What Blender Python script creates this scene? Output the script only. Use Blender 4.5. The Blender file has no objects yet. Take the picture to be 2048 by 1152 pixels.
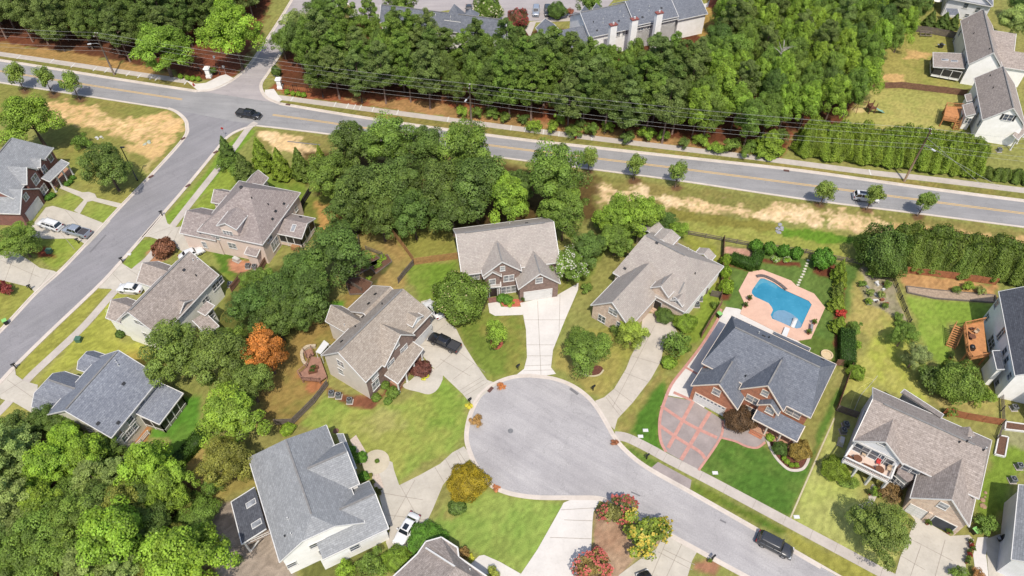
import bpy, math, random
import numpy as np
from mathutils import Vector, Matrix
from mathutils.bvhtree import BVHTree

# ------------------------------------------------------------------ camera, world, sun
scene = bpy.context.scene
COL = scene.collection
PITCH, FPX, CAM_H = math.radians(48.0), 1421.0, 95.0      # pitch below the horizon, focal length in 2048-wide pixels, height
cam_d = bpy.data.cameras.new('camera')
cam_o = bpy.data.objects.new('camera', cam_d); COL.objects.link(cam_o)
cam_o.location = (0, 0, CAM_H)
cam_o.rotation_euler = (math.pi/2 - PITCH, 0, 0)
cam_d.sensor_width = 36.0
cam_d.lens = 36.0*FPX/2048.0
cam_d.clip_start = 0.5
cam_d.clip_end = 3000.0
scene.camera = cam_o

SUN_EL, SUN_AZ = math.radians(60), math.radians(174)       # azimuth of where the light comes FROM, clockwise from +y
world = bpy.data.worlds.new('World'); scene.world = world
world.use_nodes = True
wn = world.node_tree
bg = wn.nodes['Background']
sky = wn.nodes.new('ShaderNodeTexSky')
sky.sky_type = 'NISHITA'; sky.sun_disc = False
sky.sun_elevation = SUN_EL; sky.sun_rotation = SUN_AZ
sky.dust_density = 2.0
wn.links.new(sky.outputs[0], bg.inputs[0])
bg.inputs[1].default_value = 0.15
sun_d = bpy.data.lights.new('sun', 'SUN'); sun_d.energy = 3.6; sun_d.angle = math.radians(1.0); sun_d.color = (1.0, 0.93, 0.82)
sun_o = bpy.data.objects.new('sun', sun_d); COL.objects.link(sun_o)
sdir = Vector((math.sin(SUN_AZ)*math.cos(SUN_EL), math.cos(SUN_AZ)*math.cos(SUN_EL), math.sin(SUN_EL)))
sun_o.rotation_euler = sdir.to_track_quat('Z', 'Y').to_euler()
sun_o.location = (0, -40, 150)
scene.view_settings.view_transform = 'Standard'
scene.view_settings.look = 'None'
scene.view_settings.gamma = 1.0
scene.view_settings.exposure = 0.48
scene.cycles.max_bounces = 6
scene.cycles.diffuse_bounces = 3
scene.cycles.transparent_max_bounces = 6

# ------------------------------------------------------------------ helpers: survey (photo pixel + height -> point in the world)
CP, SP = math.cos(PITCH), math.sin(PITCH)
FW = Vector((0, CP, -SP)); UPV = Vector((0, SP, CP)); RT = Vector((1, 0, 0))
CO = Vector((0, 0, CAM_H))
def ray(x, y):
    return FW*FPX + RT*(x-1024.0) - UPV*(y-576.0)
def P(x, y, z=0.0):
    d = ray(x, y)
    return CO + d*((z-CAM_H)/d.z)
def pix(p):
    q = Vector(p)-CO; w = q.dot(FW)
    return 1024+FPX*q.dot(RT)/w, 576-FPX*q.dot(UPV)/w
def mpp(x, y, z=0.0):                                         # metres per pixel there
    return (P(x, y, z)-CO).dot(FW)/FPX
def off(ox, oy, s=4.0):
    return lambda x, y, z=0.0: P(ox+x/s, oy+y/s, z)

def lin(c):
    return tuple(((v/255.0)/12.92 if v/255.0 <= 0.04045 else ((v/255.0+0.055)/1.055)**2.4) for v in c)
KALB = 0.60
def A(r, g, b):                                               # surface albedo of a colour seen in daylight
    return tuple(KALB*v for v in lin((r, g, b)))
rnd = random.Random(7)
nrng = np.random.default_rng(11)

# ------------------------------------------------------------------ materials
MATS = {}
def newmat(name):
    m = bpy.data.materials.new(name); m.use_nodes = True
    return m, m.node_tree, m.node_tree.nodes['Principled BSDF']
def coords(nt, src):
    if src == 'world':
        return nt.nodes.new('ShaderNodeNewGeometry').outputs['Position']
    tc = nt.nodes.new('ShaderNodeTexCoord')
    return tc.outputs['UV' if src == 'uv' else 'Object']
def noise_fac(nt, src, scale, detail=4, lo=0.35, hi=0.65, rough=0.6, vec_scale=None):
    n = nt.nodes.new('ShaderNodeTexNoise'); n.inputs['Scale'].default_value = scale
    n.inputs['Detail'].default_value = detail; n.inputs['Roughness'].default_value = rough
    c = coords(nt, src)
    if vec_scale:
        mp = nt.nodes.new('ShaderNodeMapping'); mp.inputs['Scale'].default_value = vec_scale
        mp.inputs['Rotation'].default_value = (0, 0, vec_scale[3] if len(vec_scale) > 3 else 0) if False else (0, 0, 0)
        nt.links.new(c, mp.inputs['Vector']); c = mp.outputs[0]
    nt.links.new(c, n.inputs['Vector'])
    r = nt.nodes.new('ShaderNodeMapRange'); r.inputs[1].default_value = lo; r.inputs[2].default_value = hi
    nt.links.new(n.outputs['Fac'], r.inputs[0])
    return r.outputs[0]
def mixc(nt, fac, a, b, mode='MIX'):
    m = nt.nodes.new('ShaderNodeMix'); m.data_type = 'RGBA'; m.blend_type = mode
    def put(sock, v):
        if isinstance(v, (tuple, list)): sock.default_value = (v[0], v[1], v[2], 1)
        else: nt.links.new(v, sock)
    if isinstance(fac, (int, float)): m.inputs[0].default_value = fac
    else: nt.links.new(fac, m.inputs[0])
    put(m.inputs[6], a); put(m.inputs[7], b)
    return m.outputs[2]
def sc(c, k): return tuple(v*k for v in c)
def M(name, col, rough=0.8, var=0.18, scale=1.2, src='world', fine=0.0, fscale=8.0, col2=None, metal=0.0, spec=0.5, coat=0.0):
    """plain material: base colour broken up by broad and fine noise"""
    if name in MATS: return MATS[name]
    m, nt, b = newmat(name)
    c = mixc(nt, noise_fac(nt, src, scale), sc(col, 1-var), col2 if col2 else sc(col, 1+var))
    if fine > 0:
        f = noise_fac(nt, src, fscale, 2)
        c = mixc(nt, f, c, mixc(nt, 1.0, c, (1-fine,)*3, 'MULTIPLY'))
    nt.links.new(c, b.inputs['Base Color'])
    b.inputs['Roughness'].default_value = rough; b.inputs['Metallic'].default_value = metal
    b.inputs['Specular IOR Level'].default_value = spec
    if coat: b.inputs['Coat Weight'].default_value = coat
    MATS[name] = m
    return m
def shingle(name, c1, c2, c3, row=0.27):
    c1, c2, c3 = sc(c1, 1.45), sc(c2, 1.45), sc(c3, 1.45)
    m, nt, b = newmat(name)
    uv = coords(nt, 'uv')
    br = nt.nodes.new('ShaderNodeTexBrick')
    br.inputs['Scale'].default_value = 1.0
    br.inputs['Brick Width'].default_value = 0.6; br.inputs['Row Height'].default_value = row
    br.inputs['Mortar Size'].default_value = 0.022; br.inputs['Mortar Smooth'].default_value = 0.4
    br.inputs['Bias'].default_value = 0.0
    br.offset_frequency = 2; br.offset = 0.37
    br.inputs['Color1'].default_value = (*c1, 1); br.inputs['Color2'].default_value = (*c2, 1); br.inputs['Mortar'].default_value = (*sc(c2, 0.72), 1)
    nt.links.new(uv, br.inputs['Vector'])
    vn = nt.nodes.new('ShaderNodeTexNoise'); vn.inputs['Scale'].default_value = 2.4; vn.inputs['Detail'].default_value = 4; vn.inputs['Roughness'].default_value = 0.8
    nt.links.new(uv, vn.inputs['Vector'])
    mr = nt.nodes.new('ShaderNodeMapRange'); mr.inputs[1].default_value = 0.45; mr.inputs[2].default_value = 0.7
    nt.links.new(vn.outputs['Fac'], mr.inputs[0])
    c = mixc(nt, mr.outputs[0], br.outputs['Color'], c3)
    st = noise_fac(nt, 'uv', 0.35, 5, 0.3, 0.7)
    c = mixc(nt, st, c, mixc(nt, 1.0, c, (0.86, 0.86, 0.87), 'MULTIPLY'))
    nt.links.new(c, b.inputs['Base Color']); b.inputs['Roughness'].default_value = 0.92
    b.inputs['Specular IOR Level'].default_value = 0.25
    bp = nt.nodes.new('ShaderNodeBump'); bp.inputs['Strength'].default_value = 0.5; bp.inputs['Distance'].default_value = 0.02
    nt.links.new(br.outputs['Fac'], bp.inputs['Height']); bp.invert = True
    nt.links.new(bp.outputs[0], b.inputs['Normal'])
    MATS[name] = m
    return m
def siding(name, col, lap=0.3):
    m, nt, b = newmat(name)
    uv = coords(nt, 'uv')
    sx = nt.nodes.new('ShaderNodeSeparateXYZ'); nt.links.new(uv, sx.inputs[0])
    ma = nt.nodes.new('ShaderNodeMath'); ma.operation = 'MODULO'; ma.inputs[1].default_value = lap
    nt.links.new(sx.outputs[1], ma.inputs[0])
    r = nt.nodes.new('ShaderNodeMapRange'); r.inputs[1].default_value = 0.0; r.inputs[2].default_value = 0.07
    nt.links.new(ma.outputs[0], r.inputs[0])
    c = mixc(nt, r.outputs[0], sc(col, 0.72), col)
    c = mixc(nt, noise_fac(nt, 'world', 0.8, 4), c, mixc(nt, 1.0, c, (0.9, 0.9, 0.88), 'MULTIPLY'))
    nt.links.new(c, b.inputs['Base Color']); b.inputs['Roughness'].default_value = 0.7
    MATS[name] = m
    return m
def brick(name, c1, c2, mortar):
    m, nt, b = newmat(name)
    br = nt.nodes.new('ShaderNodeTexBrick'); br.inputs['Scale'].default_value = 1.0
    br.inputs['Brick Width'].default_value = 0.34; br.inputs['Row Height'].default_value = 0.13
    br.inputs['Mortar Size'].default_value = 0.016
    br.inputs['Color1'].default_value = (*c1, 1); br.inputs['Color2'].default_value = (*c2, 1); br.inputs['Mortar'].default_value = (*mortar, 1)
    nt.links.new(coords(nt, 'uv'), br.inputs['Vector'])
    c = mixc(nt, noise_fac(nt, 'uv', 1.6, 5), br.outputs['Color'], mixc(nt, 1.0, br.outputs['Color'], (0.72, 0.72, 0.74), 'MULTIPLY'))
    nt.links.new(c, b.inputs['Base Color']); b.inputs['Roughness'].default_value = 0.9
    MATS[name] = m
    return m
def glassmat(name, col, rough=0.08):
    if name in MATS: return MATS[name]
    m, nt, b = newmat(name)
    c = mixc(nt, noise_fac(nt, 'world', 0.9, 2), sc(col, 0.6), sc(col, 1.5))
    nt.links.new(c, b.inputs['Base Color'])
    b.inputs['Roughness'].default_value = rough; b.inputs['Specular IOR Level'].default_value = 0.8
    MATS[name] = m
    return m

white_trim = M('white_trim', A(238, 236, 232), 0.5, 0.04)
glass_dark = glassmat('window_glass', A(92, 100, 112))
glass_pale = glassmat('window_glass_blind', A(150, 152, 155))  # pane glass in a lighter grey
car_glass = glassmat('car_glass', (0.012, 0.015, 0.02), 0.05)
screen_mat = M('porch_screen', A(58, 56, 54), 0.6, 0.2)
dark_metal = M('dark_metal', A(48, 48, 50), 0.5, 0.15, src='obj')
grey_metal = M('grey_metal', A(168, 170, 172), 0.45, 0.08, metal=0.2, src='obj')
black_paint = M('black_paint', A(36, 36, 38), 0.4, 0.2, src='obj')
wood_pole = M('pole_wood', A(120, 100, 82), 0.9, 0.25, 3, 'obj')
white_plastic = M('white_plastic', A(235, 235, 233), 0.4, 0.03, src='obj')
green_paint = M('green_paint', A(82, 122, 100), 0.5, 0.12, src='obj')
red_paint = M('red_paint', A(190, 50, 45), 0.45, 0.12, src='obj')
mulch_mat = M('mulch', A(120, 72, 55), 0.95, 0.3, 4, fine=0.4, fscale=14)
terracotta = M('terracotta', A(150, 90, 65), 0.8, 0.15, src='obj')

# ------------------------------------------------------------------ mesh building
class MB:
    """collects polygons (world or local coordinates); build() links them as ONE mesh object"""
    def __init__(s): s.v = []; s.f = []; s.sm = []
    def poly(s, pts, smooth=False):
        i = len(s.v); s.v += [tuple(p) for p in pts]; s.f.append(tuple(range(i, i+len(pts)))); s.sm.append(smooth)
    def box(s, x0, x1, y0, y1, z0, z1, fr=None):
        c = [Vector((x, y, z)) for z in (z0, z1) for y in (y0, y1) for x in (x0, x1)]
        if fr is not None: c = [fr(p) for p in c]
        i = len(s.v); s.v += [tuple(p) for p in c]
        for q in ((0, 2, 3, 1), (4, 5, 7, 6), (0, 1, 5, 4), (2, 6, 7, 3), (0, 4, 6, 2), (1, 3, 7, 5)):
            s.f.append(tuple(i+k for k in q)); s.sm.append(False)
    def bar(s, a, b, w, h=None, up=Vector((0, 0, 1))):
        a, b = Vector(a), Vector(b); h = h or w
        d = (b-a)
        if d.length < 1e-6: return
        d.normalize(); si = d.cross(up)
        if si.length < 1e-4: si = d.cross(Vector((1, 0, 0)))
        si.normalize(); u2 = si.cross(d)
        i = len(s.v)
        for p in (a, b):
            for sx, sz in ((-1, -1), (1, -1), (1, 1), (-1, 1)): s.v.append(tuple(p+si*(sx*w/2)+u2*(sz*h/2)))
        for q in ((0, 1, 2, 3), (7, 6, 5, 4), (0, 4, 5, 1), (1, 5, 6, 2), (2, 6, 7, 3), (3, 7, 4, 0)):
            s.f.append(tuple(i+k for k in q)); s.sm.append(False)
    def tube(s, pts, rads, n=8, cap=True, smooth=True):
        pts = [Vector(p) for p in pts]
        if not hasattr(rads, '__len__'): rads = [rads]*len(pts)
        base = len(s.v)
        for k, p in enumerate(pts):
            d = (pts[min(k+1, len(pts)-1)]-pts[max(k-1, 0)]).normalized()
            a = d.cross(Vector((0, 0, 1)))
            if a.length < 1e-3: a = Vector((1, 0, 0))
            a.normalize(); b = d.cross(a)
            for j in range(n):
                t = 2*math.pi*j/n; s.v.append(tuple(p+a*(math.cos(t)*rads[k])+b*(math.sin(t)*rads[k])))
        for k in range(len(pts)-1):
            for j in range(n):
                j2 = (j+1) % n
                s.f.append((base+k*n+j, base+k*n+j2, base+(k+1)*n+j2, base+(k+1)*n+j)); s.sm.append(smooth)
        if cap:
            s.f.append(tuple(base+j for j in range(n))); s.sm.append(False)
            s.f.append(tuple(base+(len(pts)-1)*n+j for j in reversed(range(n)))); s.sm.append(False)
    def lathe(s, prof, n=12, c=(0, 0, 0), axis='z', smooth=True):
        base = len(s.v); cx, cy, cz = c
        for r, h in prof:
            for j in range(n):
                t = 2*math.pi*j/n
                if axis == 'z': s.v.append((cx+r*math.cos(t), cy+r*math.sin(t), cz+h))
                else: s.v.append((cx+r*math.cos(t), cy+h, cz+r*math.sin(t)))
        for k in range(len(prof)-1):
            for j in range(n):
                j2 = (j+1) % n
                s.f.append((base+k*n+j, base+k*n+j2, base+(k+1)*n+j2, base+(k+1)*n+j)); s.sm.append(smooth)
        s.f.append(tuple(base+j for j in reversed(range(n)))); s.sm.append(False)
        s.f.append(tuple(base+(len(prof)-1)*n+j for j in range(n))); s.sm.append(False)
    def prism(s, pts, z0, z1):
        """flat outline (Vectors) extruded from z0 up to z1"""
        n = len(pts); i = len(s.v)
        for z in (z0, z1): s.v += [(p[0], p[1], z) for p in pts]
        s.f.append(tuple(i+k for k in reversed(range(n)))); s.f.append(tuple(i+n+k for k in range(n))); s.sm += [False]*2
        for k in range(n):
            k2 = (k+1) % n; s.f.append((i+k, i+k2, i+n+k2, i+n+k)); s.sm.append(False)
    def build(s, name, mat, parent=None, uv=True, fixn=False):
        me = bpy.data.meshes.new(name)
        o = parent.matrix_world.translation.copy() if parent is not None and parent.get('_w') else Vector((0, 0, 0))
        if parent is not None and parent.get('_off') is not None: o = Vector(parent['_off'])
        me.from_pydata([(v[0]-o.x, v[1]-o.y, v[2]-o.z) for v in s.v], [], s.f)
        me.polygons.foreach_set('use_smooth', s.sm)
        if fixn:
            import bmesh
            bm = bmesh.new(); bm.from_mesh(me); bmesh.ops.recalc_face_normals(bm, faces=bm.faces); bm.to_mesh(me); bm.free()
        if uv and s.f:
            l = me.uv_layers.new(name='UVMap')
            buf = np.zeros((len(me.loops), 2), dtype=np.float32)
            me.calc_loop_triangles()
            for p in me.polygons:
                n = p.normal
                if abs(n.z) > 0.98: t = Vector((1, 0, 0)); b2 = Vector((0, 1, 0))
                else:
                    t = Vector((0, 0, 1)).cross(n).normalized(); b2 = n.cross(t)
                for li in p.loop_indices:
                    co = me.vertices[me.loops[li].vertex_index].co+o
                    buf[li] = (co.dot(t), co.dot(b2))
            l.data.foreach_set('uv', buf.ravel())
        me.materials.append(mat)
        ob = bpy.data.objects.new(name, me); COL.objects.link(ob)
        if parent is not None: ob.parent = parent
        return ob
def thing(name, label, cat, loc=(0, 0, 0), group=None):
    o = bpy.data.objects.new(name, None); COL.objects.link(o)
    o.empty_display_size = 0.3
    o.location = loc; o['label'] = label; o['category'] = cat
    if group: o['group'] = group
    o['_off'] = [float(v) for v in loc]                        # children of unrotated things are given in world coordinates
    return o
def local_thing(name, label, cat, loc=(0, 0, 0), rotz=0.0, group=None, scale=1.0):
    o = thing(name, label, cat, loc, group); o['_off'] = [0.0, 0.0, 0.0]; o.rotation_euler = (0, 0, rotz)
    o.scale = (scale,)*3 if not hasattr(scale, '__len__') else scale
    return o
def tag(o, label, cat, group=None):
    o['label'] = label; o['category'] = cat
    if group: o['group'] = group
    return o
def struct(o):
    o['kind'] = 'structure'; return o
def copy_tree(o, label, loc=None, rotz=None, group=None):
    r = o.copy(); COL.objects.link(r); r['label'] = label
    if group: r['group'] = group
    if loc is not None: r.location = loc
    if rotz is not None: r.rotation_euler = (0, 0, rotz)
    for ch in o.children:
        c = ch.copy(); COL.objects.link(c); c.parent = r
        for g in ch.children:
            d = g.copy(); COL.objects.link(d); d.parent = c
    return r
ORD = ['', 'first', 'second', 'third', 'fourth', 'fifth', 'sixth', 'seventh', 'eighth', 'ninth', 'tenth', 'eleventh', 'twelfth', 'thirteenth', 'fourteenth', 'fifteenth', 'sixteenth', 'seventeenth', 'eighteenth', 'nineteenth']
TENS = {2: 'twent', 3: 'thirt', 4: 'fort', 5: 'fift', 6: 'sixt', 7: 'sevent', 8: 'eight', 9: 'ninet'}
def ordinal(n):
    if n < 20: return ORD[n]
    if n % 10 == 0: return TENS[n//10]+'ieth'
    return TENS[n//10]+'y-'+ORD[n % 10]
# ------------------------------------------------------------------ ground: one sheet whose own colours (grass, bare soil, pine straw) are mixed per point
def vnoise(nx, ny, cell, rng):
    gx, gy = int(nx/cell)+3, int(ny/cell)+3
    g = rng.random((gy, gx))
    x = np.arange(nx)/cell; y = np.arange(ny)/cell
    xi = x.astype(int); yi = y.astype(int); fx = x-xi; fy = y-yi
    fx = fx*fx*(3-2*fx); fy = fy*fy*(3-2*fy)
    a = g[np.ix_(yi, xi)]; b = g[np.ix_(yi, xi+1)]; c = g[np.ix_(yi+1, xi)]; d = g[np.ix_(yi+1, xi+1)]
    fx = fx[None, :]; fy = fy[:, None]
    return (a*(1-fx)+b*fx)*(1-fy)+(c*(1-fx)+d*fx)*fy
def fbm(nx, ny, cell, rng, octv=4):
    s = 0; w = 1; t = 0
    for _ in range(octv):
        s = s+w*vnoise(nx, ny, max(cell, 1.01), rng); t += w; w *= 0.55; cell /= 2
    return s/t
GX0, GX1, GY0, GY1, GS = -165.0, 165.0, 18.0, 216.0, 0.45
NX, NY = int((GX1-GX0)/GS)+1, int((GY1-GY0)/GS)+1
gxs = GX0+np.arange(NX)*GS; gys = GY0+np.arange(NY)*GS
GXX, GYY = np.meshgrid(gxs, gys)
n_big = fbm(NX, NY, 40, nrng, 4); n_mid = fbm(NX, NY, 11, nrng, 4); n_edge = fbm(NX, NY, 6, nrng, 3); n_fine = nrng.random((NY, NX)); n_b2 = fbm(NX, NY, 16, nrng, 4); n_e2 = fbm(NX, NY, 2.6, nrng, 2)
GC = np.zeros((NY, NX, 3)); GC[:] = A(146, 150, 84)
def blend(mask, col): GC[:] = GC*(1-mask[..., None])+np.array(col)*mask[..., None]
tmix = np.clip((n_big-0.42)/0.16, 0, 1); blend(tmix*0.6, A(160, 150, 92))
tmix = np.clip((n_mid-0.5)/0.15, 0, 1); blend(tmix*0.4, A(122, 138, 66))
def sdist(poly):
    """signed distance (inside positive) of every ground point near the outline"""
    p = np.array([(q[0], q[1]) for q in poly])
    m = 8
    ix0 = max(int((p[:, 0].min()-m-GX0)/GS), 0); ix1 = min(int((p[:, 0].max()+m-GX0)/GS)+1, NX)
    iy0 = max(int((p[:, 1].min()-m-GY0)/GS), 0); iy1 = min(int((p[:, 1].max()+m-GY0)/GS)+1, NY)
    if ix1 <= ix0 or iy1 <= iy0: return None
    X = GXX[iy0:iy1, ix0:ix1]; Y = GYY[iy0:iy1, ix0:ix1]
    dm = np.full(X.shape, 1e9); ins = np.zeros(X.shape, bool)
    for k in range(len(p)):
        a = p[k]; b = p[(k+1) % len(p)]; d = b-a
        t = np.clip(((X-a[0])*d[0]+(Y-a[1])*d[1])/max(d@d, 1e-9), 0, 1)
        dm = np.minimum(dm, np.hypot(X-a[0]-t*d[0], Y-a[1]-t*d[1]))
        c = ((a[1] > Y) != (b[1] > Y)) & (X < (b[0]-a[0])*(Y-a[1])/(b[1]-a[1]+1e-12)+a[0])
        ins ^= c
    return (slice(iy0, iy1), slice(ix0, ix1)), np.where(ins, dm, -dm)
def zone(pts, col, soft=0.5, amp=1.0, mottle=None, mot=0.5, alpha=1.0, z=0.0):
    """ground cover inside an outline; amp = how ragged its edge is (m)"""
    r = sdist([P(x, y, z) for x, y in pts])
    if r is None: return
    sl, d = r
    d = d+((n_edge[sl]-0.5)*2.2+(n_e2[sl]-.5)*1.3)*amp
    m = np.clip(d/(2*soft)+0.5, 0, 1); m = m*m*(3-2*m)*alpha
    c = np.zeros(d.shape+(3,)); c[:] = A(*col)
    if mottle is not None:
        k = np.clip((n_b2[sl]*.75+n_e2[sl]*.25-0.40)/0.2, 0, 1)[..., None]*mot
        c = c*(1-k)+np.array(A(*mottle))*k
    if amp >= 1.9 and col[0] > 210: m = m*(1-.75*np.clip((n_e2[sl]*.6+n_fine[sl]*.4-.56)/.1, 0, 1))
    GC[sl] = GC[sl]*(1-m[..., None])+c*m[..., None]

# woods and roadside
zone([(-150,-60),(570,-60),(505,100),(468,150),(400,158),(300,135),(200,118),(0,92),(-150,70)], (118,72,52), 1.0, 2.0, (88,62,46), .6)
zone([(-150,60),(0,86),(120,100),(240,125),(300,140),(380,158),(380,165),(240,150),(0,108),(-150,90)], (166,136,84), .8, 1.5, (190,150,96), .6)
zone([(330,128),(420,110),(490,120),(470,150),(410,160)], (128,76,56), .6, .8)
zone([(545,168),(560,120),(600,40),(760,50),(1000,60),(1400,60),(1750,-40),(1830,60),(1740,190),(1690,250),(1600,262),(1530,300),(1400,290),(1250,272),(1100,232),(900,205),(700,190),(600,188)], (108,66,46), 1.0, 1.5, (84,60,42), .6)
zone([(545,166),(600,172),(720,185),(900,200),(1100,228),(1250,265),(1400,285),(1520,300),(1520,315),(1280,282),(1024,250),(760,214),(600,197),(560,188)], (156,92,64), .8, 1.2, (176,120,84), .5)
zone([(700,196),(860,205),(1100,240),(1280,266),(1420,284),(1560,306),(1560,318),(1270,284),(1020,252),(800,220)], (164,132,86), .6, 1.6, (196,150,104), .7)
zone([(600,40),(640,40),(690,50),(720,70),(640,90),(600,90)], (120,96,60), .8, .8)
zone([(690,36),(710,45),(750,50),(760,42),(740,20),(690,10)], (120,110,66), .5, .5)
zone([(1370,18),(1430,-10),(1430,60),(1400,75),(1385,60)], (176,146,84), .6, .8)
zone([(1370,-20),(1430,-20),(1410,14),(1372,14)], (150,150,80), .6, .8)
zone([(1730,60),(1800,40),(1900,60),(1930,100),(1900,180),(1740,175)], (152,152,80), .8, 1.0, (176,160,96), .5)
zone([(1815,100),(1860,108),(1850,118),(1810,118)], (214,176,120), .5, 1.2, alpha=.9)
zone([(1740,160),(1780,150),(1815,146),(1810,162),(1760,168)], (220,180,124), .5, 1.5, alpha=.9)
zone([(1738,176),(1930,190),(1920,240),(1880,270),(1680,262),(1700,220)], (164,166,92), .8, 1.0, (186,172,106), .6)
zone([(1700,215),(1735,212),(1730,225),(1705,225)], (214,190,140), .4, .8, alpha=.8)
zone([(1530,265),(1590,262),(1575,300),(1540,320)], (142,86,62), .6, 1.0)
# verges of the main road
zone([(-150,100),(0,112),(380,166),(395,182),(250,162),(0,120),(-150,100)], (128,130,70), .3, .4, (160,140,86), .5)
zone([(545,197),(1024,261),(1274,292),(1604,333),(1740,350),(2150,400),(2150,420),(1876,378),(1604,341),(1174,287),(1024,276),(762,240),(560,208)], (132,130,70), .3, .5, (164,144,86), .6)
zone([(-150,150),(0,166),(160,190),(335,217),(368,245),(370,275),(300,350),(242,412),(150,330),(60,250),(-150,230)], (150,142,80), .6, 1.0, (128,138,68), .7)
zone([(-150,165),(0,172),(60,190),(30,230),(-150,225)], (140,140,74), 1, 1)
zone([(85,206),(130,204),(190,214),(215,232),(270,234),(330,225),(362,240),(364,262),(350,284),(325,300),(318,330),(300,325),(290,295),(240,276),(190,258),(130,250),(96,232)], (236,200,150), .6, 2.0, (222,178,120), .5)
zone([(250,292),(300,290),(330,300),(310,318),(268,305)], (220,184,130), .6, 1.5, alpha=.8)
zone([(285,330),(305,320),(300,350),(280,352)], (206,184,130), .6, 1.2, alpha=.7)
zone([(512,256),(672,272),(980,322),(1190,350),(1400,378),(1700,415),(2150,475),(2150,500),(1780,450),(1500,440),(1300,432),(1190,420),(1000,360),(700,300),(520,300)], (150,138,82), .6, 1.0, (128,134,70), .6)
zone([(520,264),(556,258),(600,280),(640,300),(610,318),(560,300),(530,285)], (244,214,170), .5, 1.6, (220,182,126), .5)
zone([(985,340),(1060,344),(1060,356),(1000,354)], (230,192,140), .4, 1.2, alpha=.8)
zone([(1182,376),(1250,372),(1290,378),(1340,394),(1420,398),(1480,412),(1520,420),(1570,404),(1600,408),(1650,422),(1700,424),(1760,430),(1790,448),(1800,470),(1740,472),(1690,464),(1600,448),(1520,438),(1460,432),(1400,428),(1330,414),(1250,402),(1200,412)], (246,218,178), .5, 2.6, (228,188,136), .55)
zone([(1780,445),(2150,485),(2150,505),(1800,470)], (216,180,126), .6, 1.5, (176,150,96), .5)
zone([(1370,428),(1500,440),(1700,470),(1750,480),(1730,540),(1660,510),(1500,490),(1370,470)], (150,158,76), .7, 1.0, (166,164,90), .6)
zone([(1560,452),(1640,462),(1740,478),(1730,492),(1640,484),(1565,472)], (104,142,46), .5, 1.3, (80,118,40), .6)
zone([(1340,420),(1470,434),(1560,450),(1560,464),(1450,452),(1350,440)], (138,132,66), .5, 1.4)
# middle block
zone([(600,300),(1190,350),(1190,440),(1010,470),(880,450),(760,470),(690,470),(620,400)], (86,70,44), 1.2, 1.6, (112,92,54), .6)
zone([(560,390),(690,390),(700,460),(640,480),(600,470)], (120,130,60), .8, 1.0)
zone([(630,405),(690,415),(690,455),(640,460)], (196,152,94), .8, 1.4, (176,146,86), .5)
zone([(410,420),(470,340),(540,330),(620,380),(600,420),(560,500),(480,560),(440,590),(440,520)], (116,140,56), .8, 1.0, (146,150,70), .5)
zone([(425,500),(540,530),(520,555),(440,545)], (92,126,46), .5, .6)
zone([(455,520),(520,525),(535,545),(500,555),(460,540)], (196,140,112), .3, .4)
zone([(470,555),(520,545),(545,530),(600,520),(640,600),(560,700),(480,700),(440,650)], (88,104,48), 1, 1.5, (120,110,60), .5)
zone([(720,480),(790,468),(830,520),(800,590),(760,580),(700,560),(715,510)], (172,146,92), .8, 1.2, (146,144,80), .5)
zone([(788,470),(905,450),(912,515),(830,525)], (146,148,74), .8, .8, (160,150,84), .6)
zone([(690,545),(760,505),(785,525),(750,570),(690,590)], (98,84,56), .4, .6, (84,120,52), .7)
zone([(810,545),(830,530),(912,525),(925,560),(900,610),(870,620),(830,580)], (118,150,56), .7, .8, (136,150,72), .6)
zone([(905,640),(1000,610),(1045,640),(1052,700),(1045,740),(985,762),(960,740),(930,680)], (116,136,58), .7, 1.0, (158,150,80), .7)
zone([(600,660),(680,600),(720,560),(760,590),(660,690),(640,760),(600,850),(520,850),(510,760)], (142,136,74), .8, 1.2, (168,134,84), .6)
zone([(590,745),(640,740),(650,775),(620,785)], (176,120,84), .4, .8)
zone([(650,640),(665,605),(690,600),(668,650)], (100,148,50), .4, .6)
# front lawns
zone([(600,850),(650,790),(740,812),(800,805),(880,750),(905,770),(935,800),(930,870),(905,900),(840,930),(780,980),(740,930),(700,870)], (158,166,84), .6, .6, (134,160,72), .8)
zone([(690,845),(770,820),(800,850),(760,870)], (176,172,110), 1.2, 2, alpha=.6)
zone([(870,760),(900,770),(925,810),(915,850),(870,850),(850,800)], (126,158,64), 1.6, 1.5, alpha=.7)
zone([(655,775),(700,790),(760,790),(790,790),(810,775),(800,760),(780,770),(745,820),(700,815),(655,790)], (140,92,70), .3, .3, (116,76,58), .5)
zone([(858,1062),(900,985),(940,980),(985,985),(1120,1006),(1126,1012),(1100,1060),(1075,1100),(1040,1160),(960,1110),(910,1085)], (148,168,84), .6, .5, (124,158,70), .7)
zone([(895,985),(915,970),(925,1000),(905,1040),(890,1035)], (170,152,98), .6, 1.0, alpha=.7)
zone([(1115,690),(1130,640),(1160,585),(1180,560),(1230,480),(1180,500),(1120,560)], (122,140,62), .6, .8, (150,140,80), .6)
zone([(1108,735),(1115,690),(1175,655),(1270,655),(1280,690),(1255,725),(1240,760),(1205,795),(1180,785),(1150,755)], (168,156,90), .7, .8, (150,152,74), .7)
zone([(1228,850),(1262,812),(1300,765),(1325,720),(1350,760),(1330,800),(1318,850),(1322,900),(1290,890),(1255,870)], (150,150,78), .5, .8, (170,140,96), .4)
zone([(1255,865),(1290,800),(1330,750),(1335,780),(1320,830),(1318,860),(1325,905),(1290,888)], (88,134,46), .5, .5, (80,116,44), .6)
zone([(1355,470),(1440,490),(1440,610),(1400,680),(1345,740),(1320,740),(1380,650),(1425,540)], (128,150,58), .7, .8, (160,156,76), .6)
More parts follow.
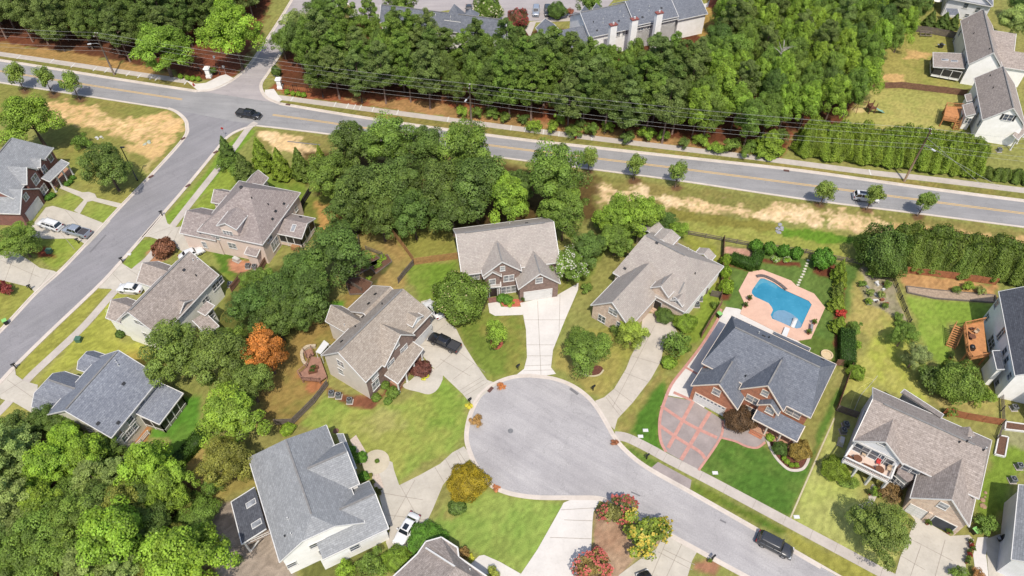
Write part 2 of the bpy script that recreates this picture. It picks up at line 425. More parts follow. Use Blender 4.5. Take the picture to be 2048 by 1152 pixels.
zone([(1445,490),(1520,500),(1600,515),(1720,530),(1715,560),(1690,720),(1640,715),(1600,690),(1600,650),(1460,620),(1440,600)], (92,122,56), .5, .4, (108,132,64), .8)
zone([(1580,660),(1690,690),(1690,735),(1600,700)], (96,118,52), .5, .6)
for q in ([(1510,515),(1600,525),(1605,535),(1590,532),(1560,530),(1515,522)], [(1628,545),(1650,555),(1680,560),(1690,540),(1650,520),(1625,535)], [(1668,560),(1690,560),(1690,720),(1668,690)], [(1440,510),(1460,520),(1460,600),(1442,600)], [(1458,520),(1500,535),(1500,545),(1455,532)]):
    zone(q, (118,70,52), .25, .3)
zone([(1448,492),(1500,500),(1505,515),(1450,505)], (206,160,140), .3, .3)
zone([(1330,905),(1395,940),(1442,873),(1470,880),(1490,893),(1520,890),(1545,905),(1590,935),(1625,900),(1640,850),(1675,775),(1690,780),(1665,835),(1580,1036),(1480,985)], (84,122,48), .35, .3, (108,132,62), .6)
zone([(1250,890),(1300,918),(1315,925),(1312,932),(1300,932),(1270,915)], (96,126,50), .3, .3)
zone([(1380,960),(1440,990),(1575,1062),(1560,1070),(1480,1030),(1385,985)], (88,122,46), .3, .3, (150,138,60), .3)
zone([(1575,1060),(1700,1125),(1790,1165),(1700,1165),(1590,1095)], (164,160,80), .3, .4, (140,140,66), .5)
zone([(1583,1040),(1668,838),(1690,790),(1740,900),(1715,1010),(1700,1020),(1720,1060),(1790,1110),(1780,1150),(1690,1100)], (178,184,108), .6, .6, (166,180,92), .6)
zone([(1690,770),(1745,670),(1780,640),(1840,680),(1860,760),(1850,800),(1800,790),(1750,770),(1700,800)], (170,182,80), .8, 1.0, (190,172,112), .5)
zone([(1690,640),(1720,545),(1790,560),(1820,640),(1830,680),(1780,650),(1740,680)], (168,168,86), .8, .8, (184,160,108), .6)
zone([(1722,535),(1780,550),(1815,645),(1760,615),(1728,610)], (186,172,150), .4, .8, (120,120,84), .7)
zone([(1790,542),(1990,570),(2000,600),(1900,600),(1815,580)], (200,158,108), .4, .8, (176,130,90), .5)
zone([(1812,572),(1860,580),(1990,598),(1990,608),(1860,594),(1812,584)], (168,148,126), .3, .5)
zone([(1808,590),(1870,600),(1990,606),(1960,650),(1900,650),(1900,720),(1880,730),(1860,720),(1830,640)], (144,166,74), .7, .6, (122,156,56), .6)
zone([(1860,790),(1960,750),(1990,800),(1990,830),(1890,830)], (188,170,110), .6, 1.0, (140,150,74), .6)
zone([(1950,1010),(1990,900),(2010,850),(2060,850),(2060,930),(2020,960),(1990,1060),(1960,1050)], (124,150,58), .6, .6)
zone([(2000,845),(2060,850),(2060,900),(2000,890)], (96,130,56), .5, .6, (186,170,140), .5)
zone([(1860,1110),(1910,1000),(1925,1010),(1880,1120)], (160,150,80), .5, .5)
# left blocks
zone([(130,345),(150,290),(240,300),(300,350),(242,412),(190,395),(140,370)], (140,148,74), .8, 1.0, (166,152,88), .5)
zone([(100,405),(140,384),(168,396),(145,425)], (140,160,72), .3, .25, (158,162,84), .5)
zone([(158,425),(180,402),(240,418),(220,440),(205,446)], (140,160,72), .3, .25, (158,162,84), .5)
zone([(0,480),(92,480),(150,476),(166,488),(150,510),(110,540),(70,510),(0,500)], (138,158,66), .4, .5, (166,166,84), .4)
zone([(60,495),(100,495),(112,515),(80,515)], (146,78,60), .3, .4)
zone([(-150,560),(0,560),(30,567),(72,585),(0,660),(-150,740)], (160,158,82), .5, .6, (138,150,66), .5)
zone([(450,290),(500,258),(512,262),(470,310),(430,370),(340,448),(325,440),(400,360)], (120,154,56), .3, .2, (140,156,70), .4)
zone([(410,390),(440,345),(470,325),(500,330),(480,350),(420,420),(370,450),(356,446)], (140,160,66), .5, .6)
zone([(280,480),(312,478),(310,490),(270,535),(248,538),(245,530)], (132,156,66), .3, .2)
zone([(290,505),(310,490),(320,480),(350,500),(340,515),(300,530)], (176,130,100), .3, .4)
zone([(195,577),(222,578),(150,660),(50,765),(30,760),(35,735),(110,660)], (160,164,76), .3, .3, (140,140,66), .5)
zone([(232,585),(250,590),(225,640),(240,680),(290,690),(330,720),(300,760),(240,720),(170,720),(90,760),(65,770),(130,700),(170,652)], (172,176,84), .6, .8, (158,166,70), .6)
zone([(240,700),(330,720),(330,770),(290,750),(250,720)], (176,150,80), .8, 1.0, alpha=.7)
zone([(0,826),(20,800),(28,806),(90,848),(100,855),(60,850),(0,850)], (166,160,86), .4, .5)
zone([(330,800),(400,790),(405,860),(370,910),(300,935),(260,935),(245,915),(290,870)], (92,142,50), .6, .8, (116,146,64), .5)
zone([(305,880),(335,880),(332,898),(305,898)], (196,168,120), .4, .8, alpha=.8)
zone([(240,910),(262,875),(300,840),(306,850),(285,885),(252,908)], (184,132,92), .4, .6)
zone([(350,950),(410,870),(420,920),(390,990),(370,1000)], (186,160,100), .6, 1.2, (150,140,80), .5)
zone([(400,990),(440,960),(500,900),(525,960),(440,1010)], (160,146,84), .8, 1.0)
zone([(-200,860),(60,850),(210,905),(260,940),(350,950),(390,1000),(340,1060),(420,1100),(420,1200),(-200,1200)], (74,54,40), 1.0, 1.5, (110,60,46), .5)
zone([(415,1060),(425,1010),(470,1000),(520,1000),(580,1120),(600,1180),(440,1180),(430,1100)], (172,158,146), .35, .4, (150,136,124), .6)
zone([(600,1120),(740,1090),(760,1110),(740,1165),(600,1165)], (110,116,62), .5, .8)
zone([(1188,1024),(1200,1015),(1310,1060),(1325,1085),(1275,1115),(1235,1160),(1180,1160),(1184,1104)], (186,158,134), .35, .4, (160,118,94), .7)
zone([(1384,1140),(1390,1122),(1430,1118),(1442,1130),(1430,1150)], (176,128,102), .3, .3)
# mulch rings round the street trees
STREET_BASE = [(50,182),(107,190),(160,200),(1176,345),(1266,361),(1350,375),(1639,411),(1733,420),(1835,433)]
for x, y in STREET_BASE:
    zone([(x-13,y-1),(x-5,y-7),(x+7,y-7),(x+14,y),(x+6,y+7),(x-6,y+7)], (112,78,62), .4, .5, alpha=.85)
def stripes(pts, ang, w, k):
    r = sdist([P(x, y) for x, y in pts])
    sl, d = r; q = (GXX[sl]*math.cos(ang)+GYY[sl]*math.sin(ang))/w; m = np.clip(d, 0, 1)[..., None]; GC[sl] *= 1+m*k*np.clip(np.sin(q*3.1416)*2+(n_e2[sl]-.5)*3, -1, 1)[..., None]
stripes([(1395,940),(1440,876),(1490,893),(1545,905),(1600,935),(1668,840),(1580,1034)], .95, .55, .07)
stripes([(1585,1036),(1660,860),(1700,1000),(1730,1080),(1690,1100)], -.5, .6, .05); stripes([(860,1062),(985,985),(1120,1006),(1040,1150)], .5, .6, .05); stripes([(700,870),(800,805),(935,800),(900,900),(790,975)], -.4, .6, .05)
gm = (GC[..., 1] > GC[..., 0])[..., None]; GC *= np.where(gm, np.array([1.05, 1.0, 1.05]), 1.0)
GC *= (0.78+0.44*n_fine[..., None])
GC *= (0.9+0.2*n_mid[..., None])
def build_ground():
    me = bpy.data.meshes.new('ground')
    v = np.zeros((NX*NY, 3), dtype=np.float32); v[:, 0] = GXX.ravel(); v[:, 1] = GYY.ravel()
    me.vertices.add(NX*NY); me.vertices.foreach_set('co', v.ravel())
    i = (np.arange(NY-1)[:, None]*NX+np.arange(NX-1)[None, :]).ravel()
    q = np.stack([i, i+1, i+1+NX, i+NX], 1).astype(np.int32)
    me.loops.add(q.size); me.loops.foreach_set('vertex_index', q.ravel())
    me.polygons.add(len(q)); me.polygons.foreach_set('loop_start', np.arange(0, q.size, 4, dtype=np.int32))
    me.update(calc_edges=True)
    at = me.color_attributes.new('cover', 'FLOAT_COLOR', 'POINT')
    c = np.ones((NX*NY, 4), dtype=np.float32); c[:, :3] = GC.reshape(-1, 3)
    at.data.foreach_set('color', c.ravel())
    m, nt, b = newmat('ground_cover')
    an = nt.nodes.new('ShaderNodeAttribute'); an.attribute_name = 'cover'
    f = noise_fac(nt, 'world', 6.5, 6, 0.3, 0.7, 0.9)
    k = mixc(nt, f, mixc(nt, 1.0, an.outputs['Color'], (0.62, 0.64, 0.6), 'MULTIPLY'), mixc(nt, 1.0, an.outputs['Color'], (1.36, 1.33, 1.28), 'MULTIPLY'))
    nt.links.new(k, b.inputs['Base Color']); b.inputs['Roughness'].default_value = 0.95; b.inputs['Specular IOR Level'].default_value = 0.1
    bp = nt.nodes.new('ShaderNodeBump'); bp.inputs['Strength'].default_value = 0.5; bp.inputs['Distance'].default_value = 0.12
    nn = nt.nodes.new('ShaderNodeTexNoise'); nn.inputs['Scale'].default_value = 5.0; nn.inputs['Detail'].default_value = 4
    nt.links.new(nt.nodes.new('ShaderNodeNewGeometry').outputs['Position'], nn.inputs['Vector'])
    nt.links.new(nn.outputs['Fac'], bp.inputs['Height']); nt.links.new(bp.outputs[0], b.inputs['Normal'])
    me.materials.append(m)
    o = bpy.data.objects.new('ground', me); COL.objects.link(o); struct(o)
    # the land beyond, out to the horizon, all round the surveyed block
    far = MB(); R = 2600
    for x0, x1, y0, y1 in ((-R, R, GY1-.3, R), (-R, R, -R, GY0+.3), (-R, GX0+.3, GY0+.3, GY1-.3), (GX1-.3, R, GY0+.3, GY1-.3)):
        far.poly([(x0, y0, -.03), (x1, y0, -.03), (x1, y1, -.03), (x0, y1, -.03)])
    struct(far.build('land', M('land', A(104, 112, 62), 0.95, 0.3, 0.05)))
build_ground()

# ------------------------------------------------------------------ paved surfaces
def asphalt(name, c1, c2, ang=0.0):
    m, nt, b = newmat(name)
    mp = nt.nodes.new('ShaderNodeMapping'); mp.vector_type = 'TEXTURE'; mp.inputs['Rotation'].default_value = (0, 0, ang); mp.inputs['Scale'].default_value = (18, 1.3, 1)
    nt.links.new(coords(nt, 'world'), mp.inputs['Vector']); sn = nt.nodes.new('ShaderNodeTexNoise'); sn.inputs['Scale'].default_value = 1.0; sn.inputs['Detail'].default_value = 5; sn.inputs['Roughness'].default_value = .7
    nt.links.new(mp.outputs[0], sn.inputs['Vector']); sr = nt.nodes.new('ShaderNodeMapRange'); sr.inputs[1].default_value = .35; sr.inputs[2].default_value = .68; nt.links.new(sn.outputs['Fac'], sr.inputs[0])
    c = mixc(nt, noise_fac(nt, 'world', 0.16, 6, .3, .7, .65), c1, c2)
    c = mixc(nt, sr.outputs[0], mixc(nt, 1.0, c, (.87,.87,.88), 'MULTIPLY'), mixc(nt, 1.0, c, (1.06,1.06,1.05), 'MULTIPLY'))
    vo = nt.nodes.new('ShaderNodeTexVoronoi'); vo.feature = 'DISTANCE_TO_EDGE'; vo.inputs['Scale'].default_value = .11
    wn_ = nt.nodes.new('ShaderNodeTexNoise'); wn_.inputs['Scale'].default_value = .5; wn_.inputs['Detail'].default_value = 5; nt.links.new(coords(nt, 'world'), wn_.inputs['Vector'])
    va = nt.nodes.new('ShaderNodeVectorMath'); va.operation = 'MULTIPLY_ADD'; nt.links.new(wn_.outputs['Color'], va.inputs[0]); va.inputs[1].default_value = (5, 5, 5); nt.links.new(coords(nt, 'world'), va.inputs[2])
    nt.links.new(va.outputs[0], vo.inputs['Vector']); cr = nt.nodes.new('ShaderNodeMapRange'); cr.inputs[1].default_value = .0; cr.inputs[2].default_value = .012; cr.inputs[3].default_value = .86; cr.inputs[4].default_value = 1; nt.links.new(vo.outputs['Distance'], cr.inputs[0])
    cc = nt.nodes.new('ShaderNodeCombineXYZ'); [nt.links.new(cr.outputs[0], cc.inputs[i]) for i in range(3)]; c = mixc(nt, 1.0, c, cc.outputs[0], 'MULTIPLY')
    f2 = noise_fac(nt, 'world', 5.0, 3, .3, .75, .8)
    c = mixc(nt, f2, mixc(nt, 1.0, c, (0.84, 0.84, 0.84), 'MULTIPLY'), mixc(nt, 1.0, c, (1.14, 1.14, 1.14), 'MULTIPLY'))
    nt.links.new(c, b.inputs['Base Color']); b.inputs['Roughness'].default_value = 0.93; b.inputs['Specular IOR Level'].default_value = 0.2
    MATS[name] = m; return m
def concrete(name, c, var=0.08):
    m, nt, b = newmat(name)
    k = mixc(nt, noise_fac(nt, 'world', 0.35, 7, .3, .7, .75), sc(c, 1-var*2.6), sc(c, 1+var))
    k = mixc(nt, noise_fac(nt, 'world', 3.5, 4, .55, .8, .7), k, mixc(nt, 1.0, k, (0.86, 0.84, 0.8), 'MULTIPLY'))
    nt.links.new(k, b.inputs['Base Color']); b.inputs['Roughness'].default_value = 0.9; b.inputs['Specular IOR Level'].default_value = 0.2
    MATS[name] = m; return m
asph_main = asphalt('asphalt_main', A(158,157,157), A(176,174,174), -.12)
asph_side = asphalt('asphalt_side', A(152,150,152), A(166,163,166), .82)
asph_cul = asphalt('asphalt_cul', A(180,176,176), A(202,198,197), -.58)
asph_lot = asphalt('asphalt_lot', A(180,172,172), A(196,188,186))
conc_walk = concrete('concrete_walk', A(210,200,190))
conc_kerb = concrete('concrete_kerb', A(230,218,206))
conc_drive = concrete('concrete_drive', A(214,206,192))
conc_white = concrete('concrete_white', A(236,230,223), .05)
conc_old = concrete('concrete_old', A(214,204,190))
stamped = concrete('stamped_concrete', A(176,164,160), .1)
brickband = M('brick_band', A(214,158,144), 0.9, 0.1, 1.5, fine=.15, fscale=6)
def smooth_path(pts, n=4, closed=False):
    """Catmull-Rom through ground points"""
    out = []; k = len(pts)
    rng = range(k if closed else k-1)
    for i in rng:
        g = lambda j: pts[j % k] if closed else pts[max(0, min(k-1, j))]
        p0, p1, p2, p3 = g(i-1), g(i), g(i+1), g(i+2)
        for s in range(n):
            t = s/n
            out.append(0.5*((2*p1)+(p2-p0)*t+(2*p0-5*p1+4*p2-p3)*t*t+(3*p1-p0-3*p2+p3)*t**3))
    if not closed: out.append(pts[-1])
    return out
def sheet(name, pts, z, mat, smooth=0, conv=P, sq=None):
    g = [Vector((q.x, q.y, 0)) for q in (conv(x, y, 0) for x, y in pts)]
    if smooth: g = smooth_path(g, smooth, True)
    mb = MB(); mb.poly([(q.x, q.y, z) for q in g])
    o = mb.build(name, mat); 
    if o.data.polygons[0].normal.z < 0: o.data.flip_normals()
    return struct(o)
def strip_mesh(mb, path, wl, wr, z, thick=0.0):
    """ribbon along a path: wl metres to its left, wr to its right"""
    n = len(path); L = []; Rr = []
    for i, p in enumerate(path):
        d = (path[min(i+1, n-1)]-path[max(i-1, 0)]); d.z = 0; d.normalize(); s = Vector((-d.y, d.x, 0))
        L.append(p+s*wl); Rr.append(p-s*wr)
    for i in range(n-1):
        a, b, c, d = Rr[i], Rr[i+1], L[i+1], L[i]
        mb.poly([(a.x, a.y, z), (b.x, b.y, z), (c.x, c.y, z), (d.x, d.y, z)])
        if thick:
            mb.poly([(d.x, d.y, z), (c.x, c.y, z), (c.x, c.y, z-thick), (d.x, d.y, z-thick)])
            mb.poly([(b.x, b.y, z), (a.x, a.y, z), (a.x, a.y, z-thick), (b.x, b.y, z-thick)])
def strip(name, pts, w, z, mat, smooth=5, thick=0.0, side='c', conv=P):
    g = [Vector((q.x, q.y, 0)) for q in (conv(x, y, 0) for x, y in pts)]
    if smooth: g = smooth_path(g, smooth)
    mb = MB()
    wl, wr = (w/2, w/2) if side == 'c' else ((w, 0) if side == 'l' else (0, w))
    strip_mesh(mb, g, wl, wr, z, thick)
    return struct(mb.build(name, mat))
R_UP = [(-160,98),(0,120),(250,160),(395,182)]
R_UP2 = [(560,207),(762,240),(1024,276),(1174,293),(1400,318),(1604,341),(1876,379),(2200,420)]
R_LO = [(-160,142),(0,165),(160,190),(335,217)]
R_LO2 = [(512,251),(672,270),(980,312),(1197,340),(1364,362),(1614,399),(1876,432),(2200,474)]
SIDE_L = [(335,217),(352,224),(368,238),(373,252),(367,277),(302,350),(242,412),(170,490),(120,542),(72,585),(0,662),(-100,760)]
SIDE_R = [(512,251),(490,257),(468,266),(450,280),(430,305),(375,372),(325,430),(240,527),(195,575),(100,665),(32,732),(0,766),(-90,860)]
TOP_L = [(395,182),(425,179),(455,166),(482,147),(500,128),(530,84),(560,38),(590,-12),(610,-50)]
TOP_R = [(560,207),(535,196),(524,180),(524,166),(536,148),(556,116),(590,62),(612,30),(640,-10),(660,-50)]
sheet('main_road', R_UP+R_UP2+R_LO2[::-1]+R_LO[::-1], .016, asph_main)
sheet('side_street', SIDE_L+SIDE_R[::-1], .024, asph_side)
sheet('entrance_drive', TOP_L+TOP_R[::-1], .026, asph_lot)
sheet('parking_lot', [(612,30),(640,-40),(1260,-60),(1235,-10),(1210,20),(1180,36),(1112,40),(1060,42),(1010,40),(900,20),(750,40),(702,36),(712,22),(700,10),(688,10),(660,20)], .018, asph_lot)
# kerbs and gutters
def kerb(pts, side, w=0.55, sm=5, h=.11): strip('kerb', pts, w, h, conc_kerb, sm, h, side)
def gutter(pts, side, w=0.5, sm=5): strip('gutter', pts, w, .034, conc_kerb, sm, 0, side)
kerb(R_UP, 'l', .3); gutter(R_UP, 'r', .65); kerb(R_UP2, 'l', .3); gutter(R_UP2, 'r', .65)
kerb(R_LO, 'r', .3); kerb(R_LO2, 'r', .3)
gutter(R_LO2, 'l', .25); gutter(R_LO, 'l', .25)
kerb(SIDE_L, 'r', .3); gutter(SIDE_L, 'l', .5); kerb(SIDE_R, 'l', .3); gutter(SIDE_R, 'r', .5)
kerb(TOP_L, 'l', .3); gutter(TOP_L, 'r', .5); kerb(TOP_R, 'r', .3); gutter(TOP_R, 'l', .5)
strip('kerb', [(612,30),(660,20),(690,8),(702,12),(711,24),(702,36),(750,42)], .5, .11, conc_kerb, 5, .11)
# centre lines
yellow = M('yellow_paint', A(232,190,110), 0.8, 0.1, 2)
whitep = M('white_paint', A(228,226,220), 0.8, 0.08, 2)
def midl(a, b, n=24):
    pa = [P(*q) for q in a]; pb = [P(*q) for q in b]
    def at(p, x):
        for i in range(len(p)-1):
            if p[i].x <= x <= p[i+1].x: t = (x-p[i].x)/(p[i+1].x-p[i].x); return p[i].lerp(p[i+1], t)
        return p[-1] if x > p[-1].x else p[0]
    return pa, pb, at
def centre(x0, x1, a, b, dz=.022):
    pa, pb, at = midl(a, b)
    p = []
    k = 30
    for i in range(k+1):
        x = x0+(x1-x0)*i/k; q = (at(pa, x)+at(pb, x))/2
        p.append(Vector((q.x, q.y, 0)))
    for o in (-.2, .2):
        mb = MB(); strip_mesh(mb, [q+Vector((0, o, 0)) for q in p], .085, .085, dz); struct(mb.build('road_marking', yellow))
centre(P(-150,130).x, P(382,203).x, R_UP, R_LO)
centre(P(540,228).x, P(2180,440).x, R_UP2, R_LO2)
# pavements
WALK_UP = [(-160,88),(0,108),(375,163)]
WALK_UP2 = [(550,194),(762,222),(1024,256),(1274,287),(1500,314),(1739,345),(1876,360),(2200,400)]
strip('pavement', WALK_UP, 1.8, .05, conc_walk, 4, .05); strip('pavement', WALK_UP2, 1.8, .05, conc_walk, 4, .05)
sheet('pavement_ramp', [(370,160),(392,168),(412,166),(440,152),(452,149),(468,157),(450,172),(425,180),(398,183)], .052, conc_white)
sheet('pavement_ramp', [(530,180),(548,178),(556,190),(565,200),(556,206),(540,198),(529,192)], .052, conc_white)
for x, y in ((38,114),(104,122),(146,131),(190,138),(213,141),(256,148),(279,152),(303,155),(314,157),(372,165),(584,198),(670,209),(695,212),(709,214),(721,215),(746,219),(795,225),(896,239),(921,242),(960,247),(1022,256),(1050,259),(1087,264),(1102,266),(1118,268),(1184,276),(1740,345)):
    c = P(x, y); n = Vector((0.12, 1, 0)).normalized()
    mb = MB(); mb.bar(c-n*.95+Vector((0,0,.052)), c+n*.95+Vector((0,0,.052)), .26, .012); struct(mb.build('pavement_joint', whitep))
WALK_SIDE = [(512,245),(497,257),(470,294),(437,336),(390,395),(347,450),(320,487),(297,517),(270,540),(230,582),(170,650),(110,707),(57,757),(12,810),(-30,850)]
strip('pavement', WALK_SIDE, 1.45, .05, conc_walk, 4, .05)
# cul-de-sac
CUL = [(1642,1134),(1512,1059),(1380,984),(1292,934),(1250,900),(1228,873),(1212,845),(1190,810),(1165,785),(1135,767),(1100,756),(1062,752),(1025,755),(990,768),(962,790),(945,820),(936,850),(934,880),(942,908),(955,936),(975,964),(1012,984),(1070,994),(1145,995),(1195,996),(1225,1006),(1262,1026),(1330,1064),(1425,1116),(1500,1157),(1560,1192)]
sheet('cul_de_sac', CUL+[(1640,1230),(1780,1215)], .02, asph_cul, 0)
kerb(CUL[:12][::-1], 'l', .35, 5, .07); gutter(CUL[:12][::-1], 'r', .35, 5)
kerb(CUL[11:], 'r', .4, 5, .07); gutter(CUL[11:], 'l', .3, 5)
kerb([(1642,1134),(1720,1178),(1790,1215)], 'l', .35, 2, .07)
WALK_CUL = [(1230,872),(1255,876),(1300,898),(1340,920),(1440,972),(1580,1047),(1700,1111),(1800,1165),(1850,1192)]
strip('pavement', WALK_CUL, 1.55, .055, conc_walk, 5, .055)
joint = M('joint', A(172,162,150), 0.95, .15, 3)
pw = smooth_path([P(*q) for q in WALK_CUL], 12)
for i in range(14, len(pw)-4, 5):
    d = (pw[i+1]-pw[i-1]).normalized(); s = Vector((-d.y, d.x, 0))
    mb = MB(); mb.bar(pw[i]-s*.76+Vector((0,0,.058)), pw[i]+s*.76+Vector((0,0,.058)), .05, .008); struct(mb.build('pavement_joint', joint))
def joints(lines, z, conv=P, w=.07, mat=None):
    for a, b in lines:
        p, q = conv(*a), conv(*b); mb = MB(); mb.bar(p+Vector((0,0,z)), q+Vector((0,0,z)), w, .008); struct(mb.build('pavement_joint', mat or joint))
# driveways
DZ = .046
sheet('driveway', [(842,603),(858,599),(880,606),(885,622),(895,645),(912,657),(928,690),(950,725),(974,760),(985,764),(998,766),(965,792),(948,812),(935,800),(925,788),(885,750),(865,735),(848,715),(825,690),(843,662)], DZ, conc_drive)
sheet('walkway', [(865,737),(886,751),(876,778),(858,789),(836,784),(812,778),(806,770),(822,760),(840,742),(848,736)], DZ+.006, conc_drive, 3)
joints([((872,737),(912,700)),((912,700),(970,745)),((912,700),(840,690)),((948,727),(905,760)),((975,765),(930,792)),((963,755),(918,782)),((968,760),(924,787)),((880,718),(940,752)),((840,690),(890,650))], DZ+.006)
sheet('driveway', [(1040,606),(1115,590),(1157,566),(1156,580),(1130,640),(1106,700),(1102,735),(1112,748),(1080,753),(1045,752),(1030,752),(1048,738),(1054,715),(1052,660),(1046,628)], DZ, conc_white)
sheet('walkway', [(976,607),(998,603),(1002,614),(1044,614),(1046,630),(990,632),(979,626)], DZ+.005, conc_white)
joints([((1075,602),(1082,750)),((1046,640),(1130,640)),((1052,690),(1108,690)),((1050,732),(1104,730)),((1120,590),(1118,668)),((1054,712),(1105,712)),((1047,742),(1106,740))], DZ+.006)
sheet('driveway', [(1284,642),(1292,626),(1312,628),(1345,645),(1356,668),(1328,688),(1322,722),(1302,758),(1265,806),(1235,838),(1229,860),(1214,845),(1190,802),(1208,795),(1228,778),(1252,738),(1262,712),(1282,675)], DZ, conc_old)
joints([((1310,650),(1225,815)),((1262,712),(1318,728)),((1248,745),(1298,765)),((1228,778),(1266,806)),((1216,790),(1245,825)),((1212,795),(1240,832))], DZ+.006)
sheet('driveway', [(1436,640),(1452,614),(1478,618),(1545,650),(1600,685),(1610,720),(1480,690),(1440,760),(1400,830),(1384,800),(1330,790),(1345,765),(1372,732),(1404,690)], DZ, conc_white)
sheet('stamped_driveway', [(1330,792),(1386,802),(1445,840),(1458,836),(1450,862),(1441,874),(1396,940),(1332,904),(1321,880),(1319,855),(1322,822)], DZ+.004, stamped)
sheet('walkway', [(1441,875),(1452,850),(1500,855),(1515,868),(1536,862),(1530,884),(1512,895),(1492,892),(1470,882)], DZ+.008, stamped)
sheet('driveway_apron', [(1316,924),(1383,960),(1380,978),(1366,974),(1302,936)], .04, stamped)
bandn = 0
def band(pts, w=.54):
    global bandn; bandn += 1; strip('brick_band', pts, w, DZ+.012+.004*bandn, brickband, 4)
band([(1442,618),(1435,640),(1404,690),(1372,732),(1344,768),(1330,800),(1321,830),(1319,858),(1322,884),(1332,904)], .45)
band([(1347,785),(1386,802)], .5); band([(1371,735),(1394,748)], .4)
band([(1386,803),(1336,896)]); band([(1420,824),(1362,920)]); band([(1322,812),(1376,848),(1434,876)]); band([(1320,852),(1360,880),(1398,903),(1410,918)])
band([(1445,842),(1441,876),(1397,941)], .35); band([(1442,876),(1470,883),(1492,893),(1514,896),(1530,885)], .35)
sheet('driveway', [(928,893),(905,905),(880,928),(840,950),(790,975),(757,985),(775,1060),(772,1085),(780,1105),(812,1098),(825,1082),(850,1052),(866,1018),(886,970),(906,946),(935,922),(944,916)], DZ, conc_drive)
sheet('walkway', [(735,930),(760,912),(785,925),(788,940),(800,975),(780,985),(758,986),(748,960),(738,942)], DZ+.004, conc_drive)
mbx = MB(); pc = P(752,924); mbx.lathe([(2.0,0),(2.0,.07)], 28, (pc.x,pc.y,0), smooth=False); struct(mbx.build('paved_circle', concrete('circle_conc', A(216,204,180))))
sheet('mulch_bed', [(700,880),(712,870),(730,900),(735,918),(720,930),(712,905)], .03, M('pale_gravel', A(214,196,180), .95, .15, 5))
sheet('mulch_bed', [(742,945),(756,940),(768,975),(758,985),(750,980)], .056, MATS['pale_gravel'])
joints([((775,1060),(830,960)),((757,985),(846,1000)),((800,970),(838,1040)),((870,935),(888,965)),((890,917),(906,945)),((772,1030),(855,1040)),((912,906),(925,930)),((917,903),(932,925))], DZ+.006)
sheet('driveway', [(1127,1006),(1145,998),(1197,998),(1198,1004),(1187,1024),(1185,1044),(1182,1104),(1172,1180),(1020,1180),(1075,1099),(1124,1012)], DZ, conc_white)
sheet('walkway', [(940,1130),(958,1112),(968,1110),(1000,1124),(1042,1148),(1050,1175),(940,1175)], DZ+.004, conc_white)
joints([((1128,1040),(1186,1042)),((1100,1075),(1184,1078)),((1122,1020),(1190,1016))], DZ+.006)
sheet('driveway', [(1330,1066),(1395,1102),(1384,1122),(1376,1150),(1360,1185),(1210,1185),(1238,1150),(1278,1120),(1312,1098)], DZ, conc_drive)
joints([((1338,1070),(1300,1160)),((1325,1098),(1390,1130)),((1316,1104),(1384,1140)),((1365,1085),(1330,1160))], DZ+.006)
sheet('driveway', [(1790,1150),(1800,1115),(1830,1040),(1812,1020),(1818,1012),(1850,1042),(1900,1072),(1938,1070),(1948,1080),(1930,1120),(1935,1170),(1820,1185),(1770,1160)], DZ, conc_drive)
joints([((1824,1080),(1905,1122)),((1842,1090),(1818,1160)),((1890,1080),(1868,1160)),((1802,1112),(1850,1140))], DZ+.006)
sheet('driveway', [(1972,1078),(2000,1068),(2060,1108),(2100,1180),(1980,1180),(1975,1130)], DZ, conc_drive)
sheet('walkway', [(1955,1075),(1976,1074),(1972,1110),(1978,1165),(1950,1140),(1946,1110)], DZ-.006, conc_white)
sheet('walkway', [(1738,985),(1745,968),(1756,980),(1750,1000),(1735,1020),(1718,1036),(1708,1022),(1720,1008),(1735,1002)], DZ, conc_drive, 3)
sheet('driveway', [(50,470),(92,415),(106,412),(158,427),(206,446),(222,442),(175,492),(165,485),(150,477),(92,478),(60,474)], DZ, conc_drive)
sheet('walkway', [(118,376),(128,372),(165,385),(178,384),(190,388),(194,396),(246,408),(238,416),(185,402),(175,404),(160,428),(148,422),(168,400),(160,394)], DZ+.004, conc_drive)
joints([((92,430),(150,500)),((130,420),(175,470)),((110,445),(190,462))], DZ+.006)
sheet('driveway', [(-80,500),(0,500),(35,506),(60,522),(80,536),(108,542),(116,546),(84,578),(72,588),(62,575),(25,566),(0,560),(-80,545)], DZ, conc_drive)
joints([((0,520),(80,555)),((30,506),(10,562)),((70,530),(55,575)),((100,545),(75,580))], DZ+.006)
sheet('driveway', [(328,424),(335,447),(350,455),(376,452),(395,500),(372,508),(345,490),(322,481),(300,474),(284,474),(258,510),(240,527)], DZ+.006, conc_drive)
joints([((345,460),(322,490)),((300,470),(340,455)),((360,452),(345,490))], DZ+.012)
sheet('driveway', [(243,526),(262,538),(295,545),(288,570),(272,590),(240,588),(222,578),(198,577),(196,574),(215,553)], DZ+.006, conc_drive)
joints([((226,548),(268,590)),((252,535),(290,560))], DZ+.012)
sheet('driveway', [(30,735),(32,750),(48,762),(76,770),(72,812),(102,848),(28,805),(2,798),(-10,776)], DZ+.006, conc_drive)
joints([((15,760),(72,800)),((0,790),(48,760))], DZ+.012)
sheet('walkway', [(1112,38),(1060,44),(1050,60),(1060,75),(1072,45),(1150,42),(1150,36)], DZ, conc_walk)
sheet('walkway', [(1372,14),(1410,16),(1424,10),(1436,-12),(1428,-14),(1415,6),(1405,9),(1372,7)], DZ, conc_white)
